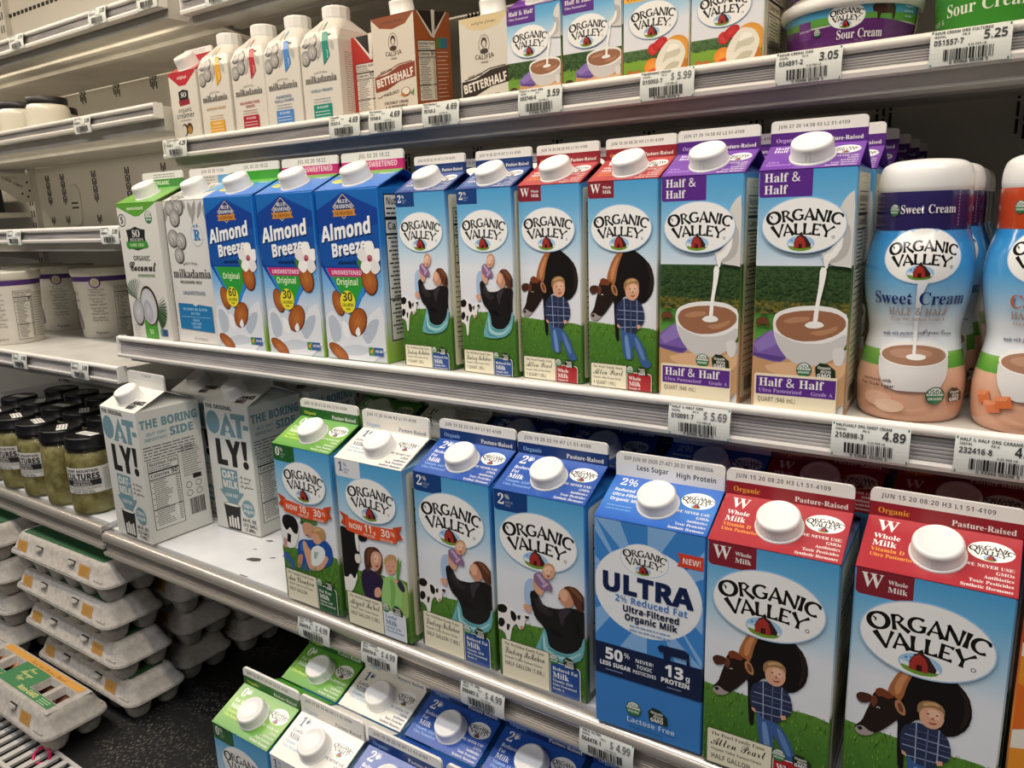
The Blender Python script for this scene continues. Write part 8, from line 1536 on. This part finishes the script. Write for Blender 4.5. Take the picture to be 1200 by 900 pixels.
for s_, (x, y, nm_) in enumerate(((-1.075, -.006, 'second stack back'), (-1.07, .097, 'third stack back'), (-1.075, .2, 'fourth stack back'), (-1.402, -.130, 'stack at the left picture edge'), (-1.395, -.02, 'shaded stack behind the leftmost one'))):
    for lev in range(4):
        o = again(ec, 'closed egg carton, %s of the %s' % (wn[lev], nm_), 'grey pulp egg cartons'); o.location = (x-EL/2+(.006*((lev+s_) % 3)-.006), y+EW/2+.002*((lev*2+s_) % 3), ZE+lev*step); o.rotation_euler = (0, 0, .0)
ew.location = (-1.083-EL/2, -.2215+EW/2, -.7312); ew.rotation_euler = (0, 0, .0)

# ---------------------------------------------------------------- price tags in the rails
def price_tag(label, x, yl, zt, code, price, lower=False, name='SOUR CREAM ORG', num='0 93966 00206 5', small=False, w_=.053, h_=.0255):
    A = Art(); n = 8; hw = w_/2; cv = .0016
    def cm(u, v, k): t = (v/48.0); return (-hw+u*w_/100, -k-.0004-cv*(1-(2*t-1)**2), -v*w_/100)
    V = h_/w_*100
    vs = []; cs = []
    for side in (0, 1):
        for j in range(n+1): 
            t = j/n; y = -cv*(1-(2*t-1)**2)+(.0004 if side else 0)
            for x_ in (-hw, hw): vs.append((x_, y, -t*h_)); cs.append(rgb('d6dad6'))
    q = 2*(n+1); fs = [(2*j, 2*j+2, 2*j+3, 2*j+1) for j in range(n)]+[(q+2*j+1, q+2*j+3, q+2*j+2, q+2*j) for j in range(n)]+[(0, 1, q+1, q), (2*n, q+2*n, q+2*n+1, 2*n+1)]
    A.raw(vs, fs, cs); A.on(cm, (0, 0, 100, V))
    A.rect(1.5, 0, 3.5, V, '2f7a68', 1); A.k -= 1; A.rect(96.5, 0, 98.5, V, '2f7a68', 1)
    A.text(name, 5, 5, 5.6, '2a2a2c', 'h', wmax=72); A.text('OQVAL', 5, 10, 4.2, '3a3a3c', 'h'); A.text('PK 6', 40, 10, 4.2, '3a3a3c', 'h')
    A.text(code, 5, 20.5, 10, '2a2a2c', 'h', wmax=46, sx=.85); A.text(price, 95, 18.5, 17, '202022' if '$' not in price else '6a6a70', 'h', 'r', sx=.85, wmax=38)
    A.text('5.25 PER LB', 48, 25, 3.8, '3a3a3c', 'h'); A.bars(18, 27, 82, V-6, seed=len(code)+int(x*1000) % 7); A.text(num, 50, V-1.2, 6, '2a2a2c', 'h', 'c', wmax=74)
    o = A.build('price_tag', M['matte']); o.location = (x, yl-(.0046 if not lower else .0078), zt); o.rotation_euler = (-.07, 0, 0)
    return tag(o, label, 'price tag', 'shelf price tags')
yA, yB_, yC = .094, -.018, -.0797
T = [('price tag reading 3.05 below the stacked sour cream tubs', -.172, yA, .1265-.0005, '034891-2', '3.05', 0, 'SOUR CREAM ORG'),
 ('price tag reading 5.25 below the green tub', -.056, yA, .126, '051557-7', '5.25', 0, 'SOUR CREAM ORG CULTURED'),
 ('price tag reading 5.99 below the whipping cream', -.297, yA, .126, '015003-7', '$ 5.99', 0, 'WHIPPING CREAM'),
 ('price tag reading 3.59 below the purple-topped pint', -.435, yA, .126, '093746-6', '3.59', 0, 'HALF & HALF ORG'),
 ('price tag reading 4.69 below the gap beside the unsweetened creamer', -.566, yA, .126, '79748-2', '4.69', 0, 'BETTERHALF'),
 ('price tag reading 4.69 below the hazelnut creamer', -.650, yA, .126, '79748-8', '4.69', 0, 'BETTERHALF'),
 ('price tag reading 4.69 below the red sideways creamer', -.718, yA, .126, '79747-4', '4.69', 0, 'CREAMER'),
 ('price tag at the left end of the upper shelf rail', -1.071, yA, .126, '75136-1', '4.29', 0, 'ORGANIC CREAMER'),
 ('price tag reading 5.69 below the purple-topped quarts', -.218, yB_, -.1595, '010091-7', '$ 5.69', 0, 'HALF & HALF ORG'),
 ('price tag reading 4.89 below the sweet cream bottle', -.088, yB_, -.1585, '210898-3', '4.89', 0, 'HALF&HALF ORG SWEET CREAM'),
 ('price tag cut by the right edge below the caramel bottle', -.0075, yB_, -.1585, '232416-8', '4.89', 0, 'HALF & HALF ORG CARAMEL'),
 ('price tag on the metal rail below the green-topped carton', -.648, yC, -.449, '304479-5', '$ 4.99', 1, 'MILK FAT FREE'),
 ('price tag on the metal rail below the cream-topped carton', -.545, yC, -.449, '304474-0', '$ 4.99', 1, 'MILK LOWFAT'),
 ('price tag on the metal rail below the blue-topped cartons', -.407, yC, -.449, '090487-2', '$ 4.99', 1, 'MILK 2% ORG'),
 ('price tag on the metal rail below the ultra-filtered carton', -.272, yC, -.449, '064478-1', '$ 4.99', 1, 'MILK ULTRA')]
for lb, x, yl, z, code, pr_, lo, nm_ in T: price_tag(lb, x, yl, z, code, pr_, lo, nm_)
for lb, x, yl, z in (('curled price tag on the rail in front of the white glass jars', -1.318, .09, .1795), ('left of two price tags below the yogurt tubs', -1.419, -.022, -.2035), ('right of two price tags below the yogurt tubs', -1.219, -.022, -.2035), ('left price tag on the rail below the bare panel', -1.508, .04, .0015), ('right price tag on the rail below the bare panel, by the coconut carton', -1.190, .04, .0015),
                     ('left of three price tags on the top left rail', -1.553, .118, .3445), ('middle of three price tags on the top left rail', -1.278, .118, .3445), ('right of three price tags on the top left rail', -1.137, .118, .3445), ('price tag at the left end of the topmost right rail', -.994, .135, .331)):
    price_tag(lb, x, yl, z, '%06d-%d' % (int(-x*81231) % 999999, int(-x*10) % 9), '%d.%d9' % (3+int(-x*3) % 3, int(-x*7) % 9), 0, 'YOGURT ORG')
